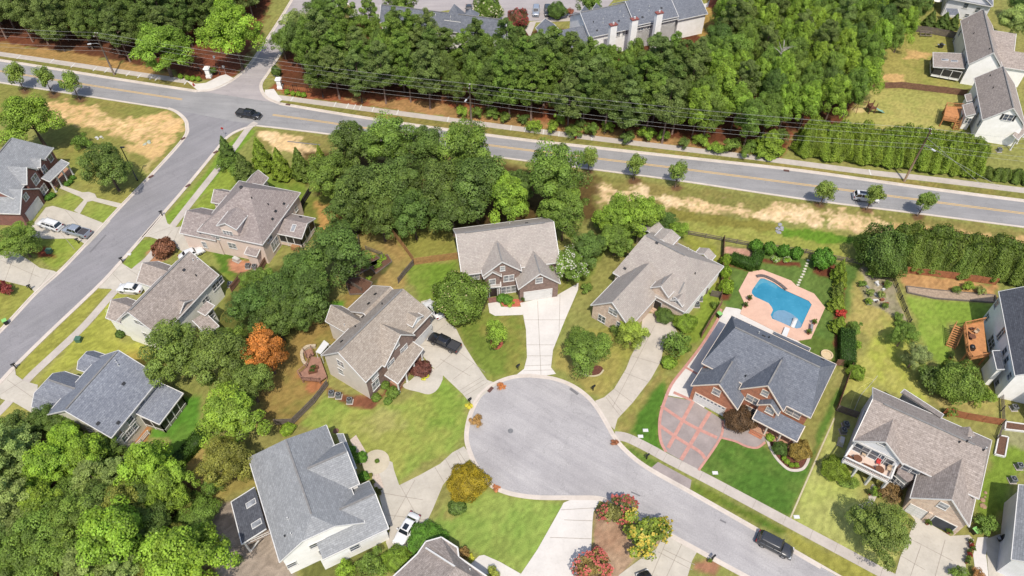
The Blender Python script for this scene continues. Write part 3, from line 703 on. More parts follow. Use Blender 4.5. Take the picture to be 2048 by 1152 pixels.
# drain covers, manhole, small marks
iron = M('cast_iron', A(104, 70, 62), .8, .2, 4)
for x, y, a in ((576,209,0),(484,141,1),(366,277,1),(302,353,1),(431,304,1),(376,371,1),(981,779,1),(1573,341,0)):
    c = P(x, y, .12); mb = MB(); u = Vector((1, -.2, 0)) if not a else Vector((.6, .8, 0)); mb.bar(c-u*.55, c+u*.55, .55, .05)
    tag(mb.build('storm_drain', iron), 'rusty storm drain grate at the %s' % {576:'main road kerb by the right pillar',484:'entrance drive kerb by the left pillar',366:'kerb corner of the sandy lot',302:'side street beside the lawn tree',431:'side street kerb beside the cypresses',376:'side street along the green verge',981:'top left of the cul-de-sac',1573:'far edge of the main road'}[x], 'storm drain', 'storm drains')
c = P(1021,862); mb = MB(); mb.lathe([(.42,.015),(.42,.03),(.3,.032)], 20, (c.x,c.y,0), smooth=False); tag(mb.build('manhole_cover', M('manhole', A(130,130,132), .7, .2, 6)), 'round iron manhole cover in the middle of the cul-de-sac', 'manhole')
c = P(672,862); mb = MB(); mb.lathe([(.45,.01),(.45,.06),(.3,.07)], 16, (c.x,c.y,0), smooth=False); tag(mb.build('manhole_cover', M('manhole_rust', A(120,84,70), .8, .2, 6)), 'rusty round manhole cover on the lawn by the grey roof', 'manhole')
# swimming pool
DECK = [(1497,545),(1525,540),(1582,562),(1592,572),(1628,588),(1650,616),(1622,678),(1596,682),(1560,668),(1480,628),(1488,606),(1477,582)]
salmon = M('pool_deck', A(236,194,170), .85, .06, .8, fine=.08, fscale=6)
poolw = [(1503,587),(1504,581),(1517,562),(1521,558),(1528,558),(1548,567),(1562,577),(1576,584),(1596,593),(1617,602.5),(1623,610),(1611,635),(1601.5,656),(1593,658),(1580,653.5),(1555,642.6),(1544,638),(1541,630.5),(1545.6,621),(1543,614.7),(1537,607),(1509,594)]
def ring_sheet(name, outer, inner, z, mat):
    import bmesh
    bm = bmesh.new(); es = []
    for loop in (outer, inner):
        vs = [bm.verts.new((q.x, q.y, z)) for q in (P(*k) for k in loop)]
        es += [bm.edges.new((vs[i], vs[(i+1) % len(vs)])) for i in range(len(vs))]
    bmesh.ops.triangle_fill(bm, edges=es, use_beauty=True, use_dissolve=False)
    for f in bm.faces:
        if f.normal.z < 0: f.normal_flip()
    me = bpy.data.meshes.new(name); bm.to_mesh(me); bm.free(); me.materials.append(mat)
    o = bpy.data.objects.new(name, me); COL.objects.link(o); return o
# the sunk basin is set into a raised coping: deck top at .12 m, water at .05 m
dk = struct(ring_sheet('pool_deck', DECK, poolw, .12, salmon))
mb = MB()
for i in range(len(DECK)):
    a, b = P(*DECK[i]), P(*DECK[(i+1) % len(DECK)]); mb.poly([(a.x,a.y,0),(b.x,b.y,0),(b.x,b.y,.12),(a.x,a.y,.12)])
struct(mb.build('deck_edge', salmon))
def watermat():
    m, nt, b = newmat('pool_water')
    f = noise_fac(nt, 'world', .22, 3, .35, .65)
    c = mixc(nt, f, A(58,144,176), A(76,162,194)); c = mixc(nt, noise_fac(nt, 'world', 2.2, 4, .58, .85), c, A(96,174,206))
    nt.links.new(c, b.inputs['Base Color']); b.inputs['Roughness'].default_value = .06; b.inputs['Specular IOR Level'].default_value = .5
    nn = nt.nodes.new('ShaderNodeTexNoise'); nn.inputs['Scale'].default_value = 1.6; nn.inputs['Detail'].default_value = 3
    nt.links.new(nt.nodes.new('ShaderNodeNewGeometry').outputs['Position'], nn.inputs['Vector'])
    bp = nt.nodes.new('ShaderNodeBump'); bp.inputs['Strength'].default_value = .12; nt.links.new(nn.outputs['Fac'], bp.inputs['Height']); nt.links.new(bp.outputs[0], b.inputs['Normal'])
    return m
sheet('pool_water', poolw, .05, watermat())
mb = MB()
for i in range(len(poolw)):
    a, b = P(*poolw[i]), P(*poolw[(i+1) % len(poolw)]); mb.poly([(a.x,a.y,.03),(b.x,b.y,.03),(b.x,b.y,.12),(a.x,a.y,.12)])
struct(mb.build('pool_wall', M('pool_tile', A(60,72,96), .5, .3, 5)))
sheet('pool_ledge', [(1544,634),(1548,625),(1556,621),(1568,621),(1582,627),(1594,636),(1603,648),(1601,655),(1594,658),(1574,650),(1556,645)], .062, M('pool_ledge', A(126,164,190), .35, .06, 2))
sheet('pool_step', [(1507,572),(1516,558),(1524,557),(1536,561),(1555,573),(1552,578),(1540,572),(1534,566),(1526,566),(1518,570),(1512,578)], .06, M('pool_step', A(96,166,190), .2, .08, 2))
strip('pool_rockwork', [(1512,554),(1526,553),(1545,561),(1562,572),(1572,581)], .55, .3, M('rockwork', A(110,100,98), .9, .4, 4), 4, .25)
# ------------------------------------------------------------------ houses
roof_brown = shingle('shingle_brown', A(160,150,145), A(142,131,127), A(112,102,99))
roof_tan = shingle('shingle_tan', A(172,162,150), A(154,143,131), A(128,116,105))
roof_taupe = shingle('shingle_taupe', A(170,163,154), A(160,151,144), A(144,135,128))
roof_grey = shingle('shingle_grey', A(156,158,160), A(140,142,144), A(122,124,127))
roof_slate = shingle('shingle_slate', A(122,126,134), A(106,110,119), A(86,90,99))
roof_blue = shingle('shingle_blue_grey', A(142,146,154), A(122,126,136), A(98,102,112))
roof_dark = shingle('shingle_charcoal', A(92,95,102), A(78,80,87), A(62,64,70))
roof_rose = shingle('shingle_rose', A(171,160,152), A(152,141,133), A(120,110,103))
side_pink = siding('siding_pink', (.62,.50,.43)); side_cream = siding('siding_cream', (.74,.73,.66)); side_beige = siding('siding_beige', (.60,.57,.48))
side_white = siding('siding_white', (.8,.785,.765)); side_tan = siding('siding_tan', (.58,.52,.46)); side_grey = siding('siding_grey', (.60,.60,.62)); side_yellow = siding('siding_yellow', A(222,196,140))
side_sage = siding('siding_sage', A(176,172,150))
brick_red = brick('brick_red', sc(A(152,90,76),1.25), sc(A(130,74,64),1.25), A(160,140,130)); brick_brown = brick('brick_brown', sc(A(146,116,102),1.3), sc(A(120,92,82),1.3), A(170,156,146))
brick_tan = brick('brick_tan', sc(A(214,190,166),1.5), sc(A(192,160,138),1.5), sc(A(226,214,198),1.3)); brick_orange = brick('brick_orange', sc(A(190,114,78),1.3), sc(A(170,98,66),1.3), A(200,160,134))
copper = M('copper_band', A(224,140,90), .5, .1)
stone_mat = M('paving_stone', A(222,214,196), .9, .12, 3, 'obj')

class House:
    """one house: local frame from three roof corners; roofs, walls, windows become child meshes"""
    def __init__(s, name, label, cat, a, b, d, roof, wall, trim=None, group=None):
        a, b, d = Vector(a), Vector(b), Vector(d)
        s.u = (b-a); s.L = s.u.length; s.u.normalize()
        s.v = Vector((-s.u.y, s.u.x, 0)); w = (d-a).dot(s.v)
        if w < 0: s.v = -s.v; w = -w
        s.W = w; s.o = Vector((a.x, a.y, 0))
        c = s.w(s.L/2, s.W/2, 0)
        s.t = thing(name, label, cat, (c.x, c.y, 0), group)
        s.roofm, s.wallm, s.trimm = roof, wall, trim or white_trim
        s.rp = []; s.wp = []; s.acc = {}; s.gid = 0
    def w(s, x, y, z): p = s.o+s.u*x+s.v*y; return Vector((p.x, p.y, z))
    def loc(s, p): q = Vector((p.x-s.o.x, p.y-s.o.y, 0)); return q.dot(s.u), q.dot(s.v)
    def mb(s, name, mat):
        k = (name, mat.name, s.gid)
        if k not in s.acc: s.acc[k] = (MB(), mat)
        return s.acc[k][0]
    # --- roofs
    def slope(s, pts, name='roof', mat=None, th=.2):
        mat = mat or s.roofm; pts = [Vector(p) for p in pts]
        n = (pts[1]-pts[0]).cross(pts[2]-pts[0])
        if n.z < 0: pts = pts[::-1]
        s.mb(name, mat).poly(pts); s.rp.append(pts)
        m2 = s.mb('soffit', s.trimm); dn = Vector((0, 0, -th))
        m2.poly([p+dn for p in reversed(pts)])
    def edge(s, a, b, w=.12, h=.18, mat=None):
        a, b = Vector(a), Vector(b); z = Vector((0, 0, -.06))
        s.mb('gutter', mat or s.trimm).bar(a+z, b+z, w, h)
    def main(s, ze, zr, hl=0., hr=0., x0=0., x1=None, y0=0., y1=None, ridge=.5, wz0=0, walls='fblr', inset=.38, mat=None, trim='fblr', wmats={}, clip=None):
        """rectangular body: ridge along u, hl/hr = hip run at the x0/x1 end (0 = gable)"""
        s.gid += 1
        x1 = s.L if x1 is None else x1; y1 = s.W if y1 is None else y1
        ym = y0+(y1-y0)*ridge; W = s.w
        f0, f1, b0, b1 = W(x0,y0,ze), W(x1,y0,ze), W(x0,y1,ze), W(x1,y1,ze); r0, r1 = W(x0+hl,ym,zr), W(x1-hr,ym,zr)
        if clip:
            c, f = clip; rc = W(x0+c,ym,zr); cf = f0.lerp(W(x0,ym,zr), f); cb = b0.lerp(W(x0,ym,zr), f)
            s.slope([f0,f1,r1,rc,cf]); s.slope([b1,b0,cb,rc,r1]); s.slope([cb,cf,rc]); trim = trim.replace('l',''); s.edge(f0,cf,.1); s.edge(cf,cb,.1); s.edge(cb,b0,.1)
        else: s.slope([f0,f1,r1,r0]); s.slope([b1,b0,r0,r1])
        if hl: s.slope([b0,f0,r0])
        if hr: s.slope([f1,b1,r1])
        if 'f' in trim: s.edge(f0,f1)
        if 'b' in trim: s.edge(b0,b1)
        if 'l' in trim:
            if hl: s.edge(f0,b0)
            else: s.edge(f0,r0,.1); s.edge(r0,b0,.1)
        if 'r' in trim:
            if hr: s.edge(f1,b1)
            else: s.edge(f1,r1,.1); s.edge(r1,b1,.1)
        # ridge cap
        i = inset; zt = ze-.2
        X0, X1, Y0, Y1 = x0+i, x1-i, y0+i, y1-i
        g = (zr-ze)/max(abs(ym-y0), .1)
        if 'f' in walls: s.wall([W(X0,Y0,zt), W(X1,Y0,zt)], wz0, wmats.get('f'))
        if 'b' in walls: s.wall([W(X0,Y1,zt), W(X1,Y1,zt)], wz0, wmats.get('b'))
        if 'l' in walls: s.wall([W(X0,Y0,zt)]+([] if hl else ([W(X0,Y0,zt).lerp(W(X0,ym,zr-.25),clip[1]-.04), W(X0,Y1,zt).lerp(W(X0,ym,zr-.25),clip[1]-.04)] if clip else [W(X0,ym,zr-.25)]))+[W(X0,Y1,zt)], wz0, wmats.get('l'))
        if 'r' in walls: s.wall([W(X1,Y0,zt)]+([] if hr else [W(X1,ym,zr-.25)])+[W(X1,Y1,zt)], wz0, wmats.get('r'))
    def wall(s, tops, z0=0, mat=None, name='wall'):
        a, b = tops[0], tops[-1]
        pts = list(tops)+[Vector((b.x,b.y,z0)), Vector((a.x,a.y,z0))]
        s.mb(name, mat or s.wallm).poly(pts); s.wp.append(pts)
    def gable(s, l, r, ze, zp, depth, z0=0, mat=None, inset=.32, walls='flr', name='roof', rmat=None, snap=True, wname='wall', frac=.5, clip=None):
        """gable whose face runs between roof ends l and r (world points); it runs back 'depth' metres into the house"""
        s.gid += 1
        l, r = Vector(l), Vector(r); l.z = r.z = ze
        d = r-l; d.z = 0
        ax = max((s.u, -s.u, s.v, -s.v), key=lambda q: q.dot(d))
        if snap:
            m = (l+r)/2; h = d.dot(ax)/2; l = m-ax*h; r = m+ax*h
        else: ax = d.normalized()
        cen = s.w(s.L/2, s.W/2, ze)
        n = Vector((-ax.y, ax.x, 0))
        if n.dot(cen-(l+r)/2) < 0: n = -n
        if depth < 0: n = -n; depth = -depth
        m = l.lerp(r, frac); pk = Vector((m.x, m.y, zp)); B = n*depth
        if clip:
            c, f = clip; rc = pk+n*c; cl = l.lerp(pk, f); cr = r.lerp(pk, f); s.slope([l, cl, rc, pk+B, l+B], name, rmat); s.slope([r, r+B, pk+B, rc, cr], name, rmat); s.slope([cl, cr, rc], name, rmat); s.edge(l, cl, .1); s.edge(cl, cr, .1); s.edge(cr, r, .1)
        else: s.slope([l, pk, pk+B, l+B], name, rmat); s.slope([r, r+B, pk+B, pk], name, rmat); s.edge(l, pk, .1); s.edge(pk, r, .1)
        s.edge(l, l+B); s.edge(r, r+B)
        li, ri = l+ax*inset+n*inset, r-ax*inset+n*inset; dz = Vector((0,0,-.2)); pi = pk+n*inset+Vector((0,0,-.25))
        k = 1 if walls else 0
        if 'f' in walls: s.wall([li+dz]+([(li+dz).lerp(pi,clip[1]-.05), (ri+dz).lerp(pi,clip[1]-.05)] if clip else [pi])+[ri+dz], z0, mat, wname)
        if 'l' in walls: s.wall([li+dz, li+B+dz], z0, mat, wname)
        if 'r' in walls: s.wall([ri+dz, ri+B+dz], z0, mat, wname)
        return l, r, pk, n
    def shed(s, a, b, d, za, zd, z0=None, mat=None, name='porch_roof', rmat=None, walls='', inset=.3, posts=0, wname='wall'):
        """single slope: a-b the low edge (height za), d the high corner above a (height zd)"""
        s.gid += 1
        a, b, d = Vector(a), Vector(b), Vector(d); a.z = b.z = za; d.z = zd
        u = (b-a); L = u.length; u.normalize()
        n = Vector((-u.y, u.x, 0)); W = (d-a).dot(n)
        if W < 0: n = -n; W = -W
        top0 = a+n*W; top1 = b+n*W; top0.z = top1.z = zd
        s.slope([a, b, top1, top0], name, rmat); s.edge(a, b); s.edge(a, top0, .12); s.edge(b, top1, .12)
        i = inset; z0 = 0 if z0 is None else z0; g = (zd-za)/max(W, .1)
        A0, B0 = a+u*i+n*i, b-u*i+n*i; A1, B1 = a+u*i+n*(W-.02), b-u*i+n*(W-.02)
        for p in (A0, B0): p.z = za+g*i-.22
        for p in (A1, B1): p.z = zd-.22
        if 'f' in walls: s.wall([A0, B0], z0, mat, wname)
        if 'l' in walls: s.wall([A0, A1], z0, mat, wname)
        if 'r' in walls: s.wall([B0, B1], z0, mat, wname)
        if posts:
            for k in range(posts):
                p = A0.lerp(B0, k/(posts-1)); pm = MB(); pm.box(p.x-.11,p.x+.11,p.y-.11,p.y+.11,z0,p.z+.05); pm.box(p.x-.17,p.x+.17,p.y-.17,p.y+.17,z0,z0+.25); pm.build('porch_post', s.trimm, s.t)
        return A0, B0, A1, B1
    # --- things found by sighting on the photo
    def on_v(s, x, y, v):
        """point seen at (x, y) on the upright plane v of the house frame"""
        d = ray(x, y); t = (v-(CO-s.o).dot(s.v))/d.dot(s.v); return CO+d*t
    def dormer(s, l, r, v, zp, depth, **k):
        a, b = s.on_v(*l, v), s.on_v(*r, v); ze = (a.z+b.z)/2; return s.gable(a, b, ze, ze+zp, depth, z0=ze-1.8, **k)
    def _hit(s, polys, x, y):
        vs = []; fs = []
        for p in polys: i = len(vs); vs += [tuple(q) for q in p]; fs.append(tuple(range(i, i+len(p))))
        t = BVHTree.FromPolygons(vs, fs)
        d = ray(x, y).normalized()
        h = t.ray_cast(CO, d)
        if h[0] is None: return None, None
        n = h[1]
        if n.dot(d) > 0: n = -n
        return h[0], n
    def win(s, x, y, w=1.0, h=1.5, nx=1, ny=2, kind='window', pane=None, pc=None, trimm=None, shut=None):
        p, n = s._hit(s.wp, x, y)
        if p is None or abs(n.z) > .5: print('window missed', s.t.name, x, y); return None
        n = Vector((n.x, n.y, 0)).normalized(); t = Vector((0,0,1)).cross(n); up = Vector((0,0,1))
        fr = lambda q: p+t*q.x+up*q.z+n*q.y
        m = MB(); b = .11
        m.box(-w/2-b, w/2+b, 0, .08, h/2, h/2+b, fr); m.box(-w/2-b-.04, w/2+b+.04, 0, .13, -h/2-b, -h/2, fr)
        m.box(-w/2-b, -w/2, 0, .08, -h/2, h/2, fr); m.box(w/2, w/2+b, 0, .08, -h/2, h/2, fr)
        for k in range(1, nx): x0 = -w/2+w*k/nx; m.box(x0-.06, x0+.06, .0, .07, -h/2, h/2, fr)
        for k in range(1, ny): z0 = -h/2+h*k/ny; m.box(-w/2, w/2, .0, .06, z0-.025, z0+.025, fr)
        o = m.build(kind, trimm or s.trimm, s.t)
        g = MB(); g.box(-w/2, w/2, 0, .035, -h/2, h/2, fr)
        c = g.build('pane', pane or glass_dark, o)
        c.location = (0,0,0); 
        for vtx in c.data.vertices: vtx.co -= s.t.location
        if shut:
            for sg in (-1, 1):
                q = MB(); q.box(sg*(w/2+b+.22)-.2, sg*(w/2+b+.22)+.2, 0, .07, -h/2, h/2, fr); q.build('shutter', shut, s.t)
        return o
    def door(s, x, y, w=1.0, h=2.1, mat=None, kind='door', panels=0, lights=0, z0=None):
        p, n = s._hit(s.wp, x, y)
        if p is None: print('door missed', s.t.name, x, y); return
        n = Vector((n.x, n.y, 0)).normalized(); t = Vector((0,0,1)).cross(n); up = Vector((0,0,1))
        p = Vector((p.x, p.y, (0.05 if z0 is None else z0)+h/2))
        fr = lambda q: p+t*q.x+up*q.z+n*q.y
        m = MB(); b = .12
        m.box(-w/2-b, w/2+b, 0, .09, h/2, h/2+b, fr); m.box(-w/2-b, -w/2, 0, .09, -h/2, h/2, fr); m.box(w/2, w/2+b, 0, .09, -h/2, h/2, fr)
        o = m.build(kind+'_frame', s.trimm, s.t)
        g = MB(); g.box(-w/2, w/2, 0, .04, -h/2, h/2, fr)
        if panels:
            for k in range(panels):
                z0 = -h/2+h*k/panels
                for j in range(4): g.box(-w/2+w*j/4+.06, -w/2+w*(j+1)/4-.06, .0, .055, z0+.06, z0+h/panels-.06, fr)
        d = g.build(kind, mat or white_trim, s.t)
        if lights:
            for j in range(lights):
                q = MB(); q.box(-w/2+w*(j+.2)/lights, -w/2+w*(j+.8)/lights, 0, .065, h/2-.42, h/2-.14, fr); q.build('door_light', glass_dark, s.t)
        else:
            q = MB(); q.box(w/2-.16, w/2-.08, .04, .1, -.05, .05, fr); hq = q.build('handle', dark_metal, d)
            for vtx in hq.data.vertices: vtx.co -= s.t.location
    def vent(s, x, y, kind='pipe'):
        p, n = s._hit(s.rp, x, y)
        if p is None: print('vent missed', s.t.name, x, y); return
        m = MB()
        if kind == 'pipe': m.tube([p-Vector((0,0,.1)), p+Vector((0,0,.4))], .09, 8); m.build('vent_pipe', white_plastic, s.t)
        elif kind == 'dark': m.tube([p-Vector((0,0,.1)), p+Vector((0,0,.38))], .1, 8); m.build('vent_pipe', dark_metal, s.t)
        elif kind == 'box':
            t = Vector((0,0,1)).cross(n).normalized(); u = n.cross(t); fr = lambda q: p+t*q.x+u*q.y+n*q.z
            m.box(-.25,.25,-.2,.2,-.02,.14, fr); m.build('roof_vent', dark_metal, s.t)
        elif kind == 'turbine': m.lathe([(.18,0),(.2,.25),(.34,.32),(.34,.5),(.2,.62)], 12, tuple(p-Vector((0,0,.15)))); m.build('roof_turbine', dark_metal, s.t)
        elif kind == 'skylight':
            t = Vector((0,0,1)).cross(n).normalized(); u = n.cross(t); fr = lambda q: p+t*q.x+u*q.y+n*q.z
            m.box(-.42,.42,-.75,.75,0,.1, fr); o = m.build('skylight', white_trim, s.t)
            g = MB(); g.box(-.34,.34,-.67,.67,.05,.115, fr); c = g.build('pane', glass_pale, o)
            for vtx in c.data.vertices: vtx.co -= s.t.location
    def ridge_cap(s, a, b, mat=None):
        a, b = Vector(a), Vector(b); s.gid += 1; s.mb('ridge_vent', mat or M('ridge_'+s.roofm.name, (.16,.155,.15), .9, .15, 2)).bar(a+Vector((0,0,.03)), b+Vector((0,0,.03)), .24, .12)
    def box(s, name, mat, c, lx, ly, z0, z1):
        """axis-aligned (house axes) block centred on world point c"""
        m = MB(); fr = lambda q: Vector((c.x, c.y, 0))+s.u*q.x+s.v*q.y+Vector((0,0,q.z))
        m.box(-lx/2, lx/2, -ly/2, ly/2, z0, z1, fr); return m.build(name, mat, s.t)
    def quadwall(s, pts, z0, z1, mat=None, name='wall'):
        """walls along a chain of ground points"""
        for a, b in zip(pts[:-1], pts[1:]): s.wall([Vector((a.x,a.y,z1)), Vector((b.x,b.y,z1))], z0, mat, name)
    def slab(s, name, mat, pts, z0, z1):
        m = MB(); m.prism(pts, z0, z1); return m.build(name, mat, s.t, fixn=True)
    def finish(s):
        for (name, _, _), (m, mat) in s.acc.items(): m.build(name, mat, s.t)
        return s.t
def local_pts(h, zs, pts): return [zs(*p) for p in pts]
def ridge_of(h, ze, zr, hl, hr, x0, x1, ym): h.ridge_cap(h.w(x0+hl, ym, zr), h.w(x1-hr, ym, zr))
# --- pool house (charcoal roof, orange brick)
z = off(1280, 600)
ab = z(1365,945,5.3); bu = z(1560,510,5.3)-z(725,120,5.3)
H = House('brick_house', 'orange brick house with slate grey roof between the swimming pool and the cul-de-sac', 'house', ab-bu, ab, z(725,120,5.3), roof_slate, brick_orange, M('trim_cream', A(240,226,210), .6, .05))
w = H.w
H.main(5.3, 9.6, 2.0, 2.0); H.ridge_cap(w(2.0,H.W/2,9.6), w(H.L-2.0,H.W/2,9.6))
g = H.gable(w(.2,-3.6,3.7), w(7.85,-3.6,3.7), 3.7, 7.3, 6.6); H.ridge_cap(g[2]+g[3]*.3, g[2]+g[3]*5)
g = H.gable(w(6.65,-1.2,5.3), w(13.6,-1.2,5.3), 5.3, 9.1, 6.8); H.ridge_cap(g[2]+g[3]*.3, g[2]+g[3]*5.6)
H.gable(w(9.9,-2.0,4.9), w(13.2,-2.0,4.9), 4.9, 6.5, 2.5)
H.shed(w(10.2,-3.2,3), w(17.1,-3.2,3), w(10.2,-.6,3.8), 2.9, 3.8, posts=4)
H.slab('porch_floor', M('porch_slab', A(196,150,122), .9, .1, 3), [w(x,y,0) for x,y in ((10.3,-3.1),(17.0,-3.1),(17.0,.3),(10.3,.3))], 0, .35)
for k in range(2): H.slab('step', brick_orange, [w(x,y,0) for x,y in ((10.6,-3.15-.35*k),(12.6,-3.15-.35*k),(12.6,-3.5-.35*k),(10.6,-3.5-.35*k))], 0, .24-.12*k)
H.shed(z(1365,385,3), z(1070,250,3), z(1340,420,3), 3.0, 3.6, walls='flr')
H.door(1280+560/4, 600+815/4, 4.9, 2.2, kind='garage_door', panels=4, lights=8)
for x, y, ww, hh, nx in ((612,735,1.1,1.4,1),(905,800,2.0,1.4,2),(1000,745,.9,1.2,1),(1040,885,1.1,1.3,1),(1225,908,2.0,1.2,2),(885,885,1.7,1.5,2)): H.win(1280+x/4, 600+y/4, ww, hh, nx, pane=glass_pale)
for x, y, k in ((757,150,'pipe'),(883,205,'pipe'),(950,268,'pipe'),(990,290,'box'),(1030,303,'dark'),(1460,478,'box'),(843,612,'dark')): H.vent(1280+x/4, 600+y/4, k)
H.finish()
# --- centre brick house with white garage door
z = off(852, 340)
F = House('brick_house', 'brown brick house with taupe roof and white garage door at the top of the cul-de-sac', 'house', z(285,845,5.3), z(285,845,5.3)+(z(955,378,5.3)-z(212,472,5.3)), z(212,472,5.3), roof_taupe, brick_brown)
F.main(5.3, 9.6, 0, 0, wmats={'l': side_white, 'r': side_white, 'b': side_white}); F.ridge_cap(F.w(1.6,F.W/2,9.6), F.w(F.L-1.6,F.W/2,9.6))
g = F.gable(z(448,832,5.6), z(772,826,5.6), 5.6, 8.5, 6.5); F.ridge_cap(g[2]+g[3]*.3, g[2]+g[3]*4.6)
g = F.gable(z(738,953,3.7), z(1078,912,3.7), 3.7, 6.9, 8.5); F.ridge_cap(g[2]+g[3]*.3, g[2]+g[3]*4.6)
g = F.gable(z(462,872,5.3), z(606,850,5.3), 5.3, 6.7, 3.0)
F.shed(z(475,940,3), z(600,932,3), z(472,880,3), 3.0, 3.5, posts=2)
F.door(852+895/4, 340+995/4, 4.9, 2.3, kind='garage_door', panels=4)
for x, y, w, h, nx in ((388,858,1.6,1.1,2),(530,895,1.0,1.3,1),(662,865,1.7,1.4,2),(660,955,2.6,1.6,3),(905,882,1.1,1.2,1),(612,788,.7,1.0,1)): F.win(852+x/4, 340+y/4, w, h, nx, pane=glass_pale)
F.door(852+540/4, 340+1010/4, 1.3, 2.2, mat=M('dark_door', A(60,50,46), .5, .1))
F.box('step', brick_red, P(987,601), 1.8, 1.0, 0, .3)
F.vent(852+805/4, 340+425/4, 'box'); F.vent(852+670/4, 340+430/4, 'pipe'); F.vent(852+865/4, 340+384/4, 'pipe'); F.vent(852+895/4, 340+384/4, 'pipe')
F.finish()
# --- tan brick house, hipped roof
z = off(1100, 440)
G = House('brick_house', 'low tan brick house with large taupe hipped roof left of the swimming pool', 'house', z(1080,740,3.6), z(470,405,3.6), z(1300,325,3.6), roof_taupe, brick_tan)
G.main(3.6, 8.6, 4.5, 1.5, y0=0, wmats={'b': side_white, 'l': side_white}, x1=14.5)
G.ridge_cap(G.w(5,G.W/2,8.6), G.w(12.6,G.W/2,8.6))
G.gable(z(305,702,3.3), z(655,842,3.3), 3.3, 6.9, 11.5); 
G.dormer((1100+800/4,440+548/4), (1100+950/4,440+614/4), .0, 1.6, 5)
G.gable(z(812,150,6.2), z(972,212,6.2), 6.2, 6.9, -3.4, walls='flr', z0=3)
G.gable(z(690,82,3.6), z(860,180,3.6), 3.6, 5.0, -3.5, walls='lr')
G.dormer((1100+962/4,440+648/4), (1100+1060/4,440+688/4), .3, 1.0, 4, mat=side_white)
G.gable(z(1155,265,3.6), z(1290,325,3.6), 3.4, 4.3, -2, walls='lr')
for x, y, w, h, nx in ((505,735,1.5,1.2,2),(415,790,1.3,1.5,2),(562,845,1.3,1.2,2),(1010,645,1.0,1.0,2)): G.win(1100+x/4, 440+y/4, w, h, nx, pane=glass_dark if y > 780 else glass_pale)
G.door(1100+868/4, 440+650/4, 1.3, 2.3, mat=M('black_door', A(34,32,34), .4, .1))
for k in range(3): G.box('step', M('step_tan', A(214,184,158), .9, .1, 4), P(1100+(825-k*3)/4, 440+(688+k*12)/4), 2.4-.0*k, .9+.4*k, 0, .48-.15*k)
for x, y, k in ((625,280,'dark'),(600,388,'box'),(855,183,'box'),(1160,432,'dark'),(1105,235,'pipe'),(1135,255,'pipe')): G.vent(1100+x/4, 440+y/4, k)
for a, b in (((688,385),(540,640)),((925,455),(895,510)),((1075,500),(1030,590))):
    pa, na = G._hit(G.rp, 1100+a[0]/4, 440+a[1]/4); pb, nb = G._hit(G.rp, 1100+b[0]/4, 440+b[1]/4)
    if pa and pb: G.ridge_cap(pa, pb)
G.finish()
# --- tan house with deck
z = off(490, 540)
E_ = House('tan_house', 'tan sided house with brown roof, wraparound deck and front porch left of the cul-de-sac', 'house', z(965,900,5.3), z(1500,340,5.3), z(590,700,5.3), roof_tan, side_tan)
E_.main(5.3, 9.5, 0, 1.2, wmats={'f': brick_brown}); E_.ridge_cap(E_.w(.5,E_.W/2,9.5), E_.w(E_.L-1.5,E_.W/2,9.5))
p = E_.loc(z(1095,85,5.3)); print('E back right', p, E_.L, E_.W)
E_.main(4.2, 6.6, 0, 0, x0=9.5, x1=16.4, y0=5.0, y1=13.0, ridge=.45, walls='blr')
E_.gable(z(735,268,4.6), z(680,432,4.6), 4.6, 6.8, 6.5)
E_.dormer((490+1342/4,540+470/4), (490+1425/4,540+352/4), .15, .9, 4.5, mat=side_white)
E_.gable(z(1135,785,5.3), z(1345,512,5.3), 5.3, 8.6, 6.0, mat=brick_brown, frac=.6)
E_.shed(z(1222,910,3.1), z(1427,627,3.1), z(1130,852,3.1), 3.0, 4.0, posts=4)
E_.slab('porch_floor', M('porch_slab', A(196,150,122)), [Vector((q.x,q.y,0)) for q in (z(1235,950),z(1420,700),z(1350,640),z(1160,905))], 0, .35)
E_.door(490+1415/4, 540+505/4, 4.9, 2.2, kind='garage_door', panels=4)
for x, y, w, h, nx in ((660,760,.9,1.4,1),(765,748,1.2,1.4,2),(768,812,.9,1.3,1),(735,895,1.7,1.6,2),(890,965,1.8,2.0,2),(1045,915,1.4,1.8,2),(1038,850,1.3,.9,2),(1165,745,1.5,1.0,2),(1270,630,1.5,1.0,2),(1212,595,.9,1.2,1)): E_.win(490+x/4, 540+y/4, w, h, nx, pane=glass_pale)
E_.door(490+1200/4, 540+850/4, 1.1, 2.1, mat=MATS['dark_door'], z0=.35)
for x, y, k in ((1043,195,'box'),(990,270,'box'),(1098,275,'dark'),(775,572,'box'),(798,445,'pipe'),(883,455,'dark'),(945,375,'box')): E_.vent(490+x/4, 540+y/4, k)
E_.finish()
# --- pink-beige house with screened porch
z = off(340, 340)
B_ = House('pink_house', 'pale pink sided house with brown hipped roof and screened porch by the side street', 'house', z(215,490,5.3), z(740,600,5.3), z(1015,175,5.3)-z(740,600,5.3)+z(215,490,5.3), roof_brown, side_pink)
B_.main(5.3, 10.2, 6.2, 6.2, x1=B_.L, ridge=.58)
pA, pB = z(125,515,3.9), z(215,250,3.9)
B_.gable(z(205,292,3.9), z(125,515,3.9), 3.9, 6.3, 7.5)
B_.gable(z(400,150,4.2), z(345,262,4.2), 4.2, 5.8, 5.0)
B_.gable(z(790,60,4.2), z(655,40,4.2), 4.2, 5.8, 4.0)
B_.dormer((340+372/4,340+450/4), (340+530/4,340+475/4), .2, 1.1, 4.5)
B_.gable(z(1062,552,3.3), z(1158,386,3.3), 3.3, 4.6, 6.2, walls='', name='porch_roof')
a, b = z(1055,545,3.2), z(1150,395,3.2)
pw1, pw2, pw3 = B_.w(0,0,0), None, None
